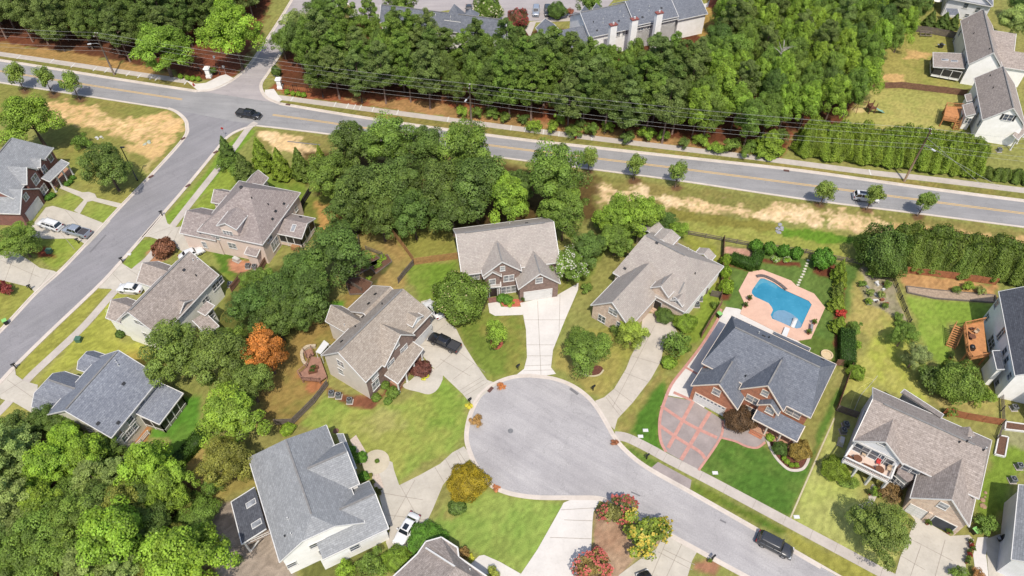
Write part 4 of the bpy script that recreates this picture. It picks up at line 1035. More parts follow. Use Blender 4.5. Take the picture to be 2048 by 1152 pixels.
def screen_porch(h, corners, z0, z1, n, railh=.9, wallm=None):
    """low wall, dark screens and white posts round a chain of world corners"""
    for i in range(len(corners)-1):
        a, b = corners[i], corners[i+1]; k = n[i]
        m = MB(); m.poly([Vector((a.x,a.y,z0)),Vector((b.x,b.y,z0)),Vector((b.x,b.y,z0+railh)),Vector((a.x,a.y,z0+railh))]); m.build('porch_wall', wallm or h.wallm, h.t)
        m = MB(); m.poly([Vector((a.x,a.y,z0+railh)),Vector((b.x,b.y,z0+railh)),Vector((b.x,b.y,z1)),Vector((a.x,a.y,z1))]); m.build('screen', screen_mat, h.t)
        for j in range(k+1):
            p = a.lerp(b, j/k); q = MB(); q.box(p.x-.07,p.x+.07,p.y-.07,p.y+.07,z0,z1); q.build('porch_post', white_trim, h.t)
        q = MB(); q.bar(Vector((a.x,a.y,z0+railh)),Vector((b.x,b.y,z0+railh)),.1); q.bar(Vector((a.x,a.y,z1)),Vector((b.x,b.y,z1)),.14); q.build('porch_rail', white_trim, h.t)
l1 = B_.loc(z(1040,545,3.0)); l2 = B_.loc(z(1140,395,3.0)); l0 = B_.loc(z(880,510,3.0))
c1 = B_.w(l1[0],l1[1],0); c2 = B_.w(l1[0],l2[1],0); c0 = B_.w(B_.L-.4,l1[1],0)
screen_porch(B_, [c0, c1, c2], .2, 3.15, (3,3))
B_.box('deck_stairs', M('deck_wood', A(176,130,86), .8, .2, 4), P(594,497), 1.6, 1.4, 0, .9)
for x, y, w, h, nx in ((365,535,1.4,1.0,2),(465,505,1.8,1.0,3),(278,597,.8,1.4,1),(500,605,1.5,1.3,2),(790,540,1.6,1.6,2),(840,590,2.2,2.0,3),(985,240,.9,1.2,1),(1008,310,.8,1.2,1),(945,308,.8,1.0,1)): B_.win(340+x/4, 340+y/4, w, h, nx, pane=glass_pale)
B_.shed(z(590,665,3.2), z(690,690,3.2), z(600,610,3.2), 3.0, 3.6, walls='flr')
for x, y, k in ((572,145,'turbine'),(655,228,'dark'),(787,278,'dark'),(910,270,'box'),(843,330,'box'),(818,392,'box'),(613,385,'dark'),(1045,378,'box'),(988,465,'skylight')): B_.vent(340+x/4, 340+y/4, k)
B_.finish()
# --- cream house
z = off(0, 480)
C_ = House('cream_house', 'cream sided house with brown roof beside the narrow pavement of the side street', 'house', z(930,648,5.3), z(930,648,5.3)+(z(1525,115,9.5)-z(1028,612,9.5)), z(1450,800,5.3), roof_rose, side_cream)
print('C', C_.L, C_.W, [C_.loc(z(*q)) for q in ((1800,230,5.3),(1615,495,5.3),(1480,640,5.3))])
lw = C_.loc(z(1800,230,5.3)); C_.W = lw[1]
C_.main(5.3, 9.5, 0, 0, y1=C_.W); C_.ridge_cap(C_.w(.5,C_.W/2,9.5), C_.w(C_.L-.5,C_.W/2,9.5))
C_.gable(z(1205,150,3.8), z(1150,355,3.8), 3.8, 6.0, 6.5)
C_.gable(z(975,445,4.0), z(885,638,4.0), 4.0, 6.0, 6.0)
C_.dormer((1448/4,480+605/4), (1538/4,480+462/4), C_.W-.2, 1.1, 6)
C_.shed(z(1650,752,3.2), z(1750,682,3.2), z(1550,660,3.2), 3.0, 3.8, walls='flr')
C_.shed(z(1640,600,4.2), z(1715,520,4.2), z(1590,570,4.2), 4.0, 4.5, walls='flr')
for x, y, w, h, nx in ((1740,350,2.6,1.2,3),(1785,410,1.4,1.5,2),(1645,485,1.3,1.2,2),(1112,662,1.6,.9,2),(1165,760,.8,1.1,1),(1488,560,2.0,.7,3),(1690,600,1.0,1.3,1),(1655,625,.8,1.3,1)): C_.win(x/4, 480+y/4, w, h, nx)
for x, y, k in ((1545,165,'pipe'),(1580,155,'pipe'),(1470,240,'box'),(1570,288,'dark')): C_.vent(x/4, 480+y/4, k)
C_.finish()
# --- blue-grey roofed house lower left
z = off(0, 660)
D_ = House('beige_house', 'beige house with blue-grey roof and rear screened porch at the left edge', 'house', z(890,865,5.3), z(1290,375,5.3), z(385,660,5.3), roof_blue, side_beige)
D_.main(5.3, 9.5, 0, 0); D_.ridge_cap(D_.w(.3,D_.W/2,9.5), D_.w(D_.L-.3,D_.W/2,9.5))
g = D_.gable(D_.w(8.0,16.5,3.4), D_.w(1.1,16.5,3.4), 3.4, 6.8, 10, clip=(2.0,.45)); D_.ridge_cap(g[2]+g[3]*2.1, g[2]+g[3]*7)
D_.gable(D_.w(12.4,14.2,4.2), D_.w(8.6,14.2,4.2), 4.2, 6.3, 6, clip=(1.0,.5))
a, b, c1, d1 = D_.shed(z(1275,757,3.0), z(1467,507,3.0), z(1115,690,3.0), 3.0, 4.2, walls='', posts=0)
screen_porch(D_, [c1, a, b, d1], .1, 2.8, (2,4,2), .6, side_sage)
D_.shed(z(800,915,3.0), z(735,870,3.0), z(835,880,3.0), 2.9, 3.5, walls='flr')
for x, y, w, h, nx in ((1258,440,1.0,1.5,1),(1140,590,1.0,1.2,1),(1038,718,1.0,1.2,1),(930,835,1.6,1.6,1),(1005,855,1.2,1.2,1),(1040,815,1.2,1.2,1),(1075,778,1.0,1.2,1),(725,800,.9,.5,1),(675,820,.9,.5,1)): D_.win(x/4, 660+y/4, w, h, nx)
for x, y, k in ((930,255,'pipe'),(950,285,'pipe'),(988,430,'box'),(783,748,'box'),(945,742,'box')): D_.vent(x/4, 660+y/4, k)
D_.finish()
# --- big grey roof bottom left
z = off(400, 800)
K_ = House('grey_roof_house', 'white house with broad light grey roof and skylit porch at bottom left', 'house', z(636,1300,5.3), z(385,460,5.3), z(636,1300,5.3)+(z(1015,210,5.3)-z(385,460,5.3)), roof_grey, side_white)
print('K', K_.L, K_.W)
K_.main(5.3, 9.5, 0, 2.4, x1=K_.L, clip=(1.9,.62)); K_.ridge_cap(K_.w(2.2,K_.W/2,9.5), K_.w(K_.L-2.6,K_.W/2,9.5))
g = K_.gable(z(1150,333,5.5), z(1268,675,5.5), 5.5, 8.6, 8.0); K_.ridge_cap(g[2]+g[3]*.2, g[2]+g[3]*5.5)
g = K_.gable(z(1358,645,3.8), z(1505,1030,3.8), 3.8, 7.0, 9.0); K_.ridge_cap(g[2]+g[3]*.2, g[2]+g[3]*5.5)
K_.shed(z(1250,540,3.2), z(1145,265,3.2), z(1200,560,3.2), 3.0, 3.7, posts=3)
a, b, c1, d1 = K_.shed(z(245,810,3.6), z(330,1150,3.6), z(455,725,3.6), 3.4, 4.6, rmat=roof_dark, posts=0)
for q in (a, a.lerp(b,.5), b):
    m = MB(); m.box(q.x-.1,q.x+.1,q.y-.1,q.y+.1,0,q.z); m.build('porch_post', white_trim, K_.t)
m = MB(); dk = M('porch_deck', A(150,132,120), .85, .15, 3); K_.slab('porch_floor', dk, [a,b,d1,c1], 2.0, 2.2)
for p0, p1 in ((c1,a),(a,b),(b,d1)):
    m = MB()
    for hh in (2.5, 3.0): m.bar(Vector((p0.x,p0.y,hh)), Vector((p1.x,p1.y,hh)), .07)
    k = int((p1-p0).length/.5)+1
    for j in range(k): q = p0.lerp(p1, j/k); m.bar(Vector((q.x,q.y,2.2)), Vector((q.x,q.y,3.0)), .04)
    m.build('railing', white_trim, K_.t)
m = MB()
for p0, p1 in ((b,d1),(a,b)): m.bar(Vector((p0.x,p0.y,0)), Vector(((p0.x+p1.x)/2,(p0.y+p1.y)/2,2.0)), .14)
m.build('porch_brace', white_trim, K_.t)
K_.vent(400+410/4, 800+828/4, 'skylight'); K_.vent(400+455/4, 800+990/4, 'skylight')
for x, y, k in ((703,950,'pipe'),(730,1075,'pipe'),(680,1092,'dark'),(460,415,'dark'),(815,1140,'dark')): K_.vent(400+x/4, 800+y/4, k)
for x, y, w, h, nx in ((1205,805,2.0,1.0,2),(1262,880,1.0,1.2,1),(1585,845,1.2,1.2,1),(940,1020,1.1,1.0,1),(985,1095,1.1,1.0,1)): K_.win(400+x/5.12, 930+y/5.12, w, h, nx)
K_.win(400+1255/4, 800+1070/4, .8, .7)
K_.finish()
# --- bottom centre roof
z = off(720, 864)
L_ = House('rose_roof_house', 'house with rosy brown hipped roof cut off by the bottom edge', 'house', z(525,885,3.6), z(290,1160,3.6), z(650,845,3.6), roof_rose, side_tan)
L_.slope([z(460,975,4.6), z(525,880,4.6), z(760,1075,6.6), z(540,1400,7.4), z(240,1180,4.6)]); L_.slope([z(525,878,4.6), z(650,842,4.6), z(780,925,4.6), z(790,1000,4.6), z(1010,1152,4.6), z(1160,1300,4.6), z(540,1400,7.6), z(760,1075,6.8)])
for a, b in (((240,1180),(460,975)),((460,975),(525,880)),((525,878),(650,842)),((650,842),(780,925)),((780,925),(790,1000)),((790,1000),(1010,1152)),((1010,1152),(1160,1300))): L_.edge(z(*a,4.6), z(*b,4.6), .2)
L_.edge(z(525,925,5.2), z(760,1076,6.75), .2)
L_.quadwall([z(x,y,4.4) for x,y in ((255,1190),(475,985),(535,892),(648,860),(765,935),(775,1010),(1000,1165),(1140,1300))], 0, 4.4)
L_.slope([z(240,1180,4.6), z(540,1400,7.4), z(1160,1300,4.6), z(800,1700,4.6)]); L_.quadwall([z(1140,1300,4.4), z(800,1680,4.4), z(255,1190,4.4)], 0, 4.4)
L_.vent(720+880/4, 864+1105/4, 'pipe')
L_.finish()
# --- right brown roofed house with balcony
z = off(1580, 740, 4.376)
I_ = House('balcony_house', 'house with brown roof, white front balcony and open garage at right', 'house', z(555,610,5.3), z(555,610,5.3)+(z(1820,640,5.3)-z(770,175,5.3)), z(770,175,5.3), roof_rose, side_grey)
print('I', I_.L, I_.W)
I_.main(5.3, 9.0, 0, 1.5, wmats={'f': brick_brown, 'l': side_grey, 'r': brick_brown}); I_.ridge_cap(I_.w(1.5,I_.W/2,9.0), I_.w(I_.L-3,I_.W/2,9.0))
I_.gable(z(553,618,5.3), z(988,833,5.3), 5.3, 8.2, 6.0, mat=side_grey)
z2 = off(1536, 864)
I_.gable(z2(1138,522,3.9), z2(1610,764,3.9), 3.9, 7.6, 13.0, mat=brick_tan)
I_.shed(z(1345,390,4.4), z(1000,168,4.4), z(1290,460,4.4), 4.4, 5.6, walls='flr')
bal = [z2(600,225,3.0), z2(962,400,3.0), z2(1010,275,3.0), z2(680,100,3.0)]
I_.slab('balcony_floor', M('balcony_tile', A(232,208,192), .8, .08, 2), bal, 2.75, 3.0)
for p0, p1 in ((bal[3],bal[0]),(bal[0],bal[1]),(bal[1],bal[2])):
    m = MB(); m.bar(Vector((p0.x,p0.y,3.95)), Vector((p1.x,p1.y,3.95)), .22, .12); m.bar(Vector((p0.x,p0.y,2.85)), Vector((p1.x,p1.y,2.85)), .25, .35)
    k = int((p1-p0).length/.22)+1
    for j in range(k+1): q = p0.lerp(p1, j/k); m.bar(Vector((q.x,q.y,3.0)), Vector((q.x,q.y,3.95)), .05)
    m.build('balcony_rail', white_trim, I_.t)
for t in (.02, .33, .66, .98):
    q = bal[0].lerp(bal[1], t); m = MB(); m.box(q.x-.16,q.x+.16,q.y-.16,q.y+.16,0,2.75); m.build('porch_column', white_trim, I_.t)
# bay window
bc = z2(1062,420,1.0); m = MB()
bp = [Vector((q.x,q.y,0)) for q in (z2(965,415),z2(1040,480),z2(1090,455),z2(1150,365),z2(1120,330),z2(1010,300))]
I_.slab('bay', white_trim, bp, 0, 3.2)
I_.slab('bay_roof', roof_brown, [p+(p-sum(bp, Vector())/6)*.12 for p in bp], 3.2, 3.45)
for i in (0, 1, 2):
    I_.wp.append([Vector((bp[i].x,bp[i].y,3.1)),Vector((bp[i+1].x,bp[i+1].y,3.1)),Vector((bp[i+1].x,bp[i+1].y,.1)),Vector((bp[i].x,bp[i].y,.1))])
I_.win(1536+1045/4, 864+415/4, 1.1, 1.4, 2, pane=glass_pale); I_.win(1536+1000/4, 864+375/4, .7, 1.4, 1)
I_.door(1536+1215/4, 864+630/4, 2.7, 2.2, kind='garage_door', panels=4)
I_.door(1536+1395/4, 864+740/4, 2.7, 2.2, mat=M('garage_dark', A(62,66,74), .7, .2), kind='garage_opening')  # solid dark panel, painted as the shade inside the open garage
I_.win(1536+1400/4, 864+590/4, 1.0, 1.2, 1, pane=glass_pale); I_.win(1536+915/4, 864+92/4, .9, .6, 1)
for x, y, w in ((720,125,1.0),(780,155,.9),(850,185,1.4),(905,215,.9),(955,245,1.2)): I_.win(1536+x/4, 864+y/4, w, 1.9, 1)
for x, y in ((1105,295),(1165,325)): I_.win(1536+x/4, 864+y/4, 1.1, 1.3, 1)
for x, y, k in ((1118,325,'pipe'),(1235,378,'dark'),(1480,635,'dark'),(1575,600,'pipe'),(1545,628,'dark'),(1710,690,'pipe'),(1690,705,'dark')): I_.vent(1580+x/4.376, 740+y/4.376, k)
for x, y in ((1240,705),(1480,790),(1150,610)):
    q = P(1536+x/4, 864+y/4); I_.box('garage_pillar', brick_tan, q, .5, .5, 0, 2.6)
I_.finish()
# --- right edge white house with orange deck
z = off(1536, 480)
J_ = House('white_house', 'tall white house with charcoal roof behind the orange wooden deck', 'house', z(1845,412,6.3), z(1975,1085,6.3), z(2250,380,6.3), roof_dark, side_white)
print('J', J_.L, J_.W)
J_.main(6.3, 10.5, 0, 0, y1=11, x1=J_.L); 
J_.main(6.3, 9.0, 0, 2, x0=J_.L-1.0, x1=J_.L+4.0, y0=4.0, y1=11, walls='flr')
for x, y, w, h, nx in ((1830,512,.9,1.5,1),(1755,620,1.1,1.3,2),(1872,745,1.2,3.0,2),(1790,825,2.4,1.8,3),(1895,892,1.0,1.4,1),(1910,960,.9,1.3,1),(1780,985,1.2,2.0,2),(1715,1080,1.8,2.0,3),(1935,1090,1.0,1.2,1),(1835,1145,.9,1.2,1)): J_.win(1536+x/4, 480+y/4, w, h, nx)
J_.shed(z(1800,880,4.6), z(1835,1030,4.6), z(1850,875,4.6), 4.4, 4.8, walls='flr')
J_.finish()
# --- right bottom grey house (edge of frame)
z = off(1536, 864)
M_ = House('grey_house', 'pale grey house with side meter boxes cut off at the bottom right corner', 'house', z(2005,420,4.6), z(1945,1020,4.6), z(2330,470,4.6), roof_grey, side_grey)
M_.main(4.6, 8.0, 0, 0, y1=10); M_.win(1536+2025/4, 864+840/4, .9, 1.3); M_.finish()
# --- left brick house
z = off(0, 240)
A_ = House('brick_house', 'red brick house with grey gables and front porch at the left edge', 'house', z(205,510,5.3), z(430,222,5.3), z(-80,300,5.3), roof_grey, brick_red)
print('A', A_.L, A_.W)
A_.main(5.3, 9.5, 0, 2.5, x0=-4.5, x1=A_.L, y0=.0, y1=10.5, wmats={'r': side_white}); A_.ridge_cap(A_.w(-3,5.25,9.5), A_.w(A_.L-3,5.25,9.5))
A_.gable(z(216,515,5.6), z(310,395,5.6), 5.6, 8.0, 6.5)
A_.gable(z(312,380,5.4), z(385,320,5.4), 5.4, 6.7, 4)
g = A_.gable(z(145,752,3.4), z(330,548,3.4), 3.4, 6.4, 9.0)
A_.shed(z(395,492,3.1), z(552,342,3.1), z(355,468,3.1), 3.0, 3.7, posts=4)
A_.slab('porch_floor', M('porch_slab', A(196,150,122)), [Vector((q.x,q.y,0)) for q in (z(430,560),z(585,420),z(520,380),z(400,500))], 0, .35)
A_.door(272/4, 240+710/4, 4.9, 2.2, kind='garage_door', panels=4)
for x, y, w, h, nx in ((255,350,.8,1.2,2),(355,400,1.3,1.6,2),(283,475,1.6,1.8,2),(350,555,1.7,1.6,2),(205,615,1.2,1.2,2),(400,300,1.2,1.6,1)): A_.win(x/4, 240+y/4, w, h, nx, pane=glass_pale if y > 420 else glass_dark)
m = MB(); q = z(262,425,6.2); A_.finish()
# ------------------------------------------------------------------ trees and shrubs
def leafmat(name):
    m, nt, b = newmat(name)
    oi = nt.nodes.new('ShaderNodeObjectInfo')
    at = nt.nodes.new('ShaderNodeAttribute'); at.attribute_name = 'leaf'
    sp = nt.nodes.new('ShaderNodeSeparateXYZ'); nt.links.new(at.outputs['Vector'], sp.inputs[0])
    k = nt.nodes.new('ShaderNodeMapRange'); k.inputs[3].default_value = 0.4; k.inputs[4].default_value = 1.6
    nt.links.new(sp.outputs[0], k.inputs[0])
    cv = nt.nodes.new('ShaderNodeCombineXYZ')
    for i in range(3): nt.links.new(k.outputs[0], cv.inputs[i])
    c = mixc(nt, 1.0, oi.outputs['Color'], cv.outputs[0], 'MULTIPLY')
    y = nt.nodes.new('ShaderNodeMapRange'); y.inputs[1].default_value = .55; y.inputs[2].default_value = 1.0; y.inputs[4].default_value = .6
    nt.links.new(sp.outputs[1], y.inputs[0])
    c = mixc(nt, y.outputs[0], c, mixc(nt, 1.0, c, (1.25, 1.12, 0.7), 'MULTIPLY'))
    nt.links.new(c, b.inputs['Base Color']); b.inputs['Roughness'].default_value = .55; b.inputs['Specular IOR Level'].default_value = .25
    tr = nt.nodes.new('ShaderNodeBsdfTranslucent'); nt.links.new(mixc(nt, 1.0, c, (1.1, 1.2, .6), 'MULTIPLY'), tr.inputs[0])
    mx = nt.nodes.new('ShaderNodeMixShader'); mx.inputs[0].default_value = .32
    nt.links.new(b.outputs[0], mx.inputs[1]); nt.links.new(tr.outputs[0], mx.inputs[2])
    nt.links.new(mx.outputs[0], nt.nodes['Material Output'].inputs['Surface'])
    MATS[name] = m; return m
leaf_mat = leafmat('foliage')
bark = M('bark', A(110, 92, 78), .95, .25, 3, 'obj'); bark_pine = M('bark_pine', A(128, 104, 92), .95, .25, 3, 'obj')
def unit(v): return v/np.maximum(np.linalg.norm(v, axis=1, keepdims=True), 1e-9)
def quads_mesh(name, pos, nrm, size, leaf, aspect=1.0, extra=None):
    """one mesh of leaf-sized faces"""
    n = len(pos); r = nrng.normal(size=(n, 3)); t = unit(np.cross(nrm, r)); b = np.cross(nrm, t)
    sz = size[:, None]
    a = t*sz*.5*aspect; c = b*sz*.5
    bend = nrm*sz*.16
    v = np.stack([pos-a-bend, pos-c*.9, pos+a-bend, pos+c*.9], 1).reshape(-1, 3)
    f = np.arange(4*n, dtype=np.int32).reshape(-1, 4)
    lf = leaf
    if extra is not None:
        ev, ef, el = extra; f = np.concatenate([f, ef+len(v)]); v = np.concatenate([v, ev]); lf = np.concatenate([lf, el])
    me = bpy.data.meshes.new(name)
    me.vertices.add(len(v)); me.vertices.foreach_set('co', v.astype(np.float32).ravel())
    me.loops.add(f.size); me.loops.foreach_set('vertex_index', f.ravel())
    me.polygons.add(len(f)); me.polygons.foreach_set('loop_start', np.arange(0, f.size, 4, dtype=np.int32))
    me.update(calc_edges=True)
    at = me.attributes.new('leaf', 'FLOAT_VECTOR', 'FACE')
    L = np.zeros((len(f), 3), dtype=np.float32); L[:, :2] = lf; at.data.foreach_set('vector', L.ravel())
    me.materials.append(leaf_mat)
    return me
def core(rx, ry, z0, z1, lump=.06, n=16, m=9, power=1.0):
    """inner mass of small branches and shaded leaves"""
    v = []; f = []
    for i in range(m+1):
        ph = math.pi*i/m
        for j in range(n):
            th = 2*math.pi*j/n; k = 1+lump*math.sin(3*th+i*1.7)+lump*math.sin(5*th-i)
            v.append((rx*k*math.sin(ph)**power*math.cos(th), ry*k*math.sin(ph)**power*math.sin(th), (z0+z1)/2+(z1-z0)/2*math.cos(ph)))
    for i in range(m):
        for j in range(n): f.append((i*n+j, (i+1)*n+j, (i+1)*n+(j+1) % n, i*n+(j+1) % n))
    return np.array(v), np.array(f, dtype=np.int32), np.tile([[.12, .3]], (len(f), 1))  # low tone on every hull face: inner shade put into the colour
def clump_crown(name, seed, rx, z0, z1, ncl, per, rc, leaf, flat=.8, shape='round', inner=.35, tip=.0, aspect=1.0):
    g = np.random.default_rng(seed)
    d = unit(g.normal(size=(ncl, 3))); d[:, 2] = np.where(d[:, 2] < -.55, -d[:, 2], d[:, 2])
    rad = np.where(g.random(ncl) < inner, g.uniform(.25, .65, ncl), g.uniform(.7, 1.08, ncl))
    lob = 1+.2*np.sin(3*np.arctan2(d[:, 1], d[:, 0])+seed)+.1*np.sin(5*np.arctan2(d[:, 1], d[:, 0])+2*seed)
    zc = (z0+z1)/2; rz = (z1-z0)/2
    c = np.stack([d[:, 0]*rad*rx*lob*.82, d[:, 1]*rad*rx*lob*.82, zc+d[:, 2]*rad*rz*.86], 1)
    if shape == 'oval': c[:, :2] *= (1.08-.45*np.clip((c[:, 2:3]-zc)/rz, -.3, 1))
    if shape == 'vase': c[:, :2] *= (.75+.35*np.clip((c[:, 2:3]-zc)/rz, -1, .7))
    rcs = rc*g.uniform(.65, 1.25, ncl)
    tone = g.uniform(.2, .85, ncl); yel = g.uniform(0, .7, ncl)
    ci = np.repeat(np.arange(ncl), per); n = len(ci)
    ld = unit(g.normal(size=(n, 3))+np.array([0, 0, .35]))
    rr = g.uniform(.55, 1.08, n)**.6
    pos = c[ci]+ld*(rcs[ci]*rr)[:, None]*np.array([1, 1, flat])
    out = unit(pos-np.array([0, 0, zc-.3*rz]))
    nrm = unit(ld*.9+out*.5+np.array([0, 0, .35])+g.normal(size=(n, 3))*.45)
    lf = np.stack([np.clip(tone[ci]+g.normal(size=n)*.16, 0, 1), np.clip(yel[ci]+g.normal(size=n)*.2+tip*np.clip((pos[:, 2]-zc)/rz, 0, 1), 0, 1)], 1)
    return quads_mesh(name, pos, nrm, leaf*g.uniform(.7, 1.35, n), lf, aspect)
def pine_crown(name, seed, H, z0, r, leaf):
    g = np.random.default_rng(seed); cs = []; rcs = []
    z = z0
    while z < H-.4:
        t = (z-z0)/(H-z0); R = r*(1-.82*t**2.6)*(.6+.4*min(1, t*4+.3))
        k = max(3, int(7*(1-t)+3))
        a0 = g.random()*6.28
        for j in range(k):
            if g.random() < .16: continue
            a = a0+6.283*j/k+g.normal()*.25; ro = R*g.uniform(.45, 1.02)
            cs.append((ro*math.cos(a), ro*math.sin(a), z+g.normal()*.35+.12*ro)); rcs.append(g.uniform(.65, 1.1)*(.75+.35*(1-t)))
            if ro > .6*R and g.random() < .6: cs.append((.5*ro*math.cos(a+.2), .5*ro*math.sin(a+.2), z+g.normal()*.3)); rcs.append(.75)
        z += g.uniform(.75, 1.05)
    cs.append((0, 0, H-.3)); rcs.append(.6)
    c = np.array(cs); rcs = np.array(rcs); ncl = len(c); per = 20000//ncl
    tone = g.uniform(.2, .8, ncl); ci = np.repeat(np.arange(ncl), per); n = len(ci)
    ld = unit(g.normal(size=(n, 3))+np.array([0, 0, .3])); rr = g.uniform(.3, 1.05, n)**.5
    pos = c[ci]+ld*(rcs[ci]*rr)[:, None]*np.array([1, 1, .7])
    nrm = unit(ld*.7+np.array([0, 0, .5])+g.normal(size=(n, 3))*.6)
    lf = np.stack([np.clip(tone[ci]+g.normal(size=n)*.14, 0, 1), np.clip(g.uniform(0, .6, n), 0, 1)], 1)
    return quads_mesh(name, pos, nrm, leaf*g.uniform(.7, 1.3, n), lf, .6)
def cone_crown(name, seed, H, r, n, leaf, power=.8, lumps=1.0, zf=2.2):
    g = np.random.default_rng(seed)
    t = 1-np.sqrt(g.random(n))*.98; z = t*H*.985+.1; a = g.uniform(0, 6.283, n)
    prof = np.where(t < .12, .72+.28*t/.12, ((1-t)/.88)**power)
    lump = 1+lumps*(.13*np.sin(4*a+z*zf+seed)+.1*np.sin(7*a-z*1.4*zf)+.08*np.sin(z*2.2*zf+2*a))
    rad = r*prof*lump*g.uniform(.8, 1.05, n)
    pos = np.stack([rad*np.cos(a), rad*np.sin(a), z], 1)
    nrm = unit(np.stack([np.cos(a), np.sin(a), np.full(n, .55)], 1)+g.normal(size=(n, 3))*.5)
    tone = .5+.2*np.sin(4*a+z*zf+seed)+g.normal(size=n)*.14
    lf = np.stack([np.clip(tone, 0, 1), g.uniform(0, .7, n)], 1)
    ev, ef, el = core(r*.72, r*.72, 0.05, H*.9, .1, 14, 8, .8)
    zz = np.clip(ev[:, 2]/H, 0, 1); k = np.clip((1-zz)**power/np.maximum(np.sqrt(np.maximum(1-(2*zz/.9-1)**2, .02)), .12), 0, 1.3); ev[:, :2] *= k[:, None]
    return quads_mesh(name, pos, nrm, leaf*g.uniform(.7, 1.35, n), lf, 1.0, (ev, ef, el))
def ball_crown(name, seed, r, h, n, leaf, lump=.1, flat=.0):
    g = np.random.default_rng(seed)
    d = unit(g.normal(size=(n, 3))); d[:, 2] = np.abs(d[:, 2])*np.where(g.random(n) < .8, 1, -.5)
    a = np.arctan2(d[:, 1], d[:, 0]); lm = 1+lump*np.sin(3*a+4*d[:, 2]+seed)+lump*.8*np.sin(6*a-5*d[:, 2]+seed*2)+g.normal(size=n)*.05
    pos = np.stack([d[:, 0]*r*lm, d[:, 1]*r*lm, h*.45+d[:, 2]*h*.55*lm], 1); pos[:, 2] = np.maximum(pos[:, 2], .03)
    nrm = unit(d+g.normal(size=(n, 3))*.5+np.array([0, 0, .15]))
    tone = .5+.2*np.sin(5*a+7*d[:, 2])+g.normal(size=n)*.15
    lf = np.stack([np.clip(tone, 0, 1), g.uniform(0, .8, n)], 1)
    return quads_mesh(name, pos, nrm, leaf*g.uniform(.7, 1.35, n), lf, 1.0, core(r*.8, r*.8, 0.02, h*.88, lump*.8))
def trunk_mesh(name, H, r, limbs, seed, spread=1.0, split=.4, mat=None):
    g = random.Random(seed); m = MB()
    m.tube([(0,0,-.1), (.04*H*g.uniform(-.3,.3), .02, H*.3), (.03*H*g.uniform(-.4,.4), .03*H*g.uniform(-.4,.4), H*.62), (0,0,H*.86)], [r, r*.8, r*.5, r*.12], 8)
    for k in range(limbs):
        a = 6.283*k/max(limbs,1)+g.uniform(-.4,.4); z = H*g.uniform(split, .7); L = spread*g.uniform(.6, 1.0)
        m.tube([(0,0,z), (L*.5*math.cos(a), L*.5*math.sin(a), z+L*.35), (L*math.cos(a), L*math.sin(a), z+L*.6)], [r*.4, r*.25, r*.08], 6)
    o = m.build(name, mat or bark, None, uv=False); me = o.data; bpy.data.objects.remove(o); return me
KIND = {}   # kind -> list of (crown mesh, trunk mesh, nominal height, nominal radius, centre height fraction)
KIND['oak'] = [(clump_crown('crown', 20+i, 4.2, 1.8, 10.0, 84, 250, .98, .2), trunk_mesh('trunk', 9.0, .28, 6, i, 2.6), 10.0, 4.2, .60) for i in range(4)]
KIND['maple'] = [(clump_crown('crown', 40+i, 3.6, 1.6, 11.0, 84, 240, .86, .2, 1.0, 'oval', .25, .2), trunk_mesh('trunk', 10, .24, 6, 9+i, 2.2), 11.0, 3.6, .56) for i in range(3)]
KIND['pine'] = [(pine_crown('crown', 60+i, 15.0, 4.6+i*.7, 3.5, .27), trunk_mesh('trunk', 15.2, .24, 3, 30+i, 1.6, .4, bark_pine), 15.0, 3.3, .66) for i in range(4)]
KIND['cypress'] = [(cone_crown('crown', 70+i, 8.0, 1.9, 9000, .24), trunk_mesh('trunk', 6, .14, 0, i), 8.0, 1.9, .42) for i in range(3)]
KIND['screen'] = [(cone_crown('crown', 76+i, 8.0, 2.3, 12000, .21, .42, 1.3, .45), trunk_mesh('trunk', 6, .14, 0, i), 8.0, 2.3, .45) for i in range(3)]
KIND['street'] = [(clump_crown('crown', 80+i, 1.9, 1.0, 4.6, 50, 110, .5, .15, 1.0, 'vase', .3), trunk_mesh('trunk', 3.6, .1, 5, 50+i, 1.1, .2), 4.6, 1.9, .62) for i in range(3)]
KIND['shrub'] = [(ball_crown('crown', 90+i, 1.0, 1.5, 2400, .15), trunk_mesh('stem', 1.0, .07, 0, 70), 1.5, 1.0, .5) for i in range(3)]
KIND['dense'] = [(ball_crown('crown', 95+i, 3.2, 5.6, 11000, .2, .13), trunk_mesh('trunk', 4, .18, 0, 75), 5.6, 3.2, .5) for i in range(3)]
KIND['loose'] = [(clump_crown('crown', 100+i, 1.6, .2, 2.6, 30, 110, .52, .16, .9, 'round', .4), trunk_mesh('stem', 1.8, .06, 5, 80+i, .8, .15), 2.6, 1.6, .5) for i in range(3)]
GRN = dict(dark=(86,104,48), pine=(98,114,60), mid=(98,120,50), bright=(114,138,50), lime=(118,144,48), olive=(112,116,52), deep=(82,104,48), sage=(122,136,74), yellow=(176,172,62), orange=(196,122,56), purple=(96,62,54), red=(168,66,56), gold=(140,122,34), cyp=(110,128,44), cyp2=(92,108,44), box=(84,122,44))
tcount = 0
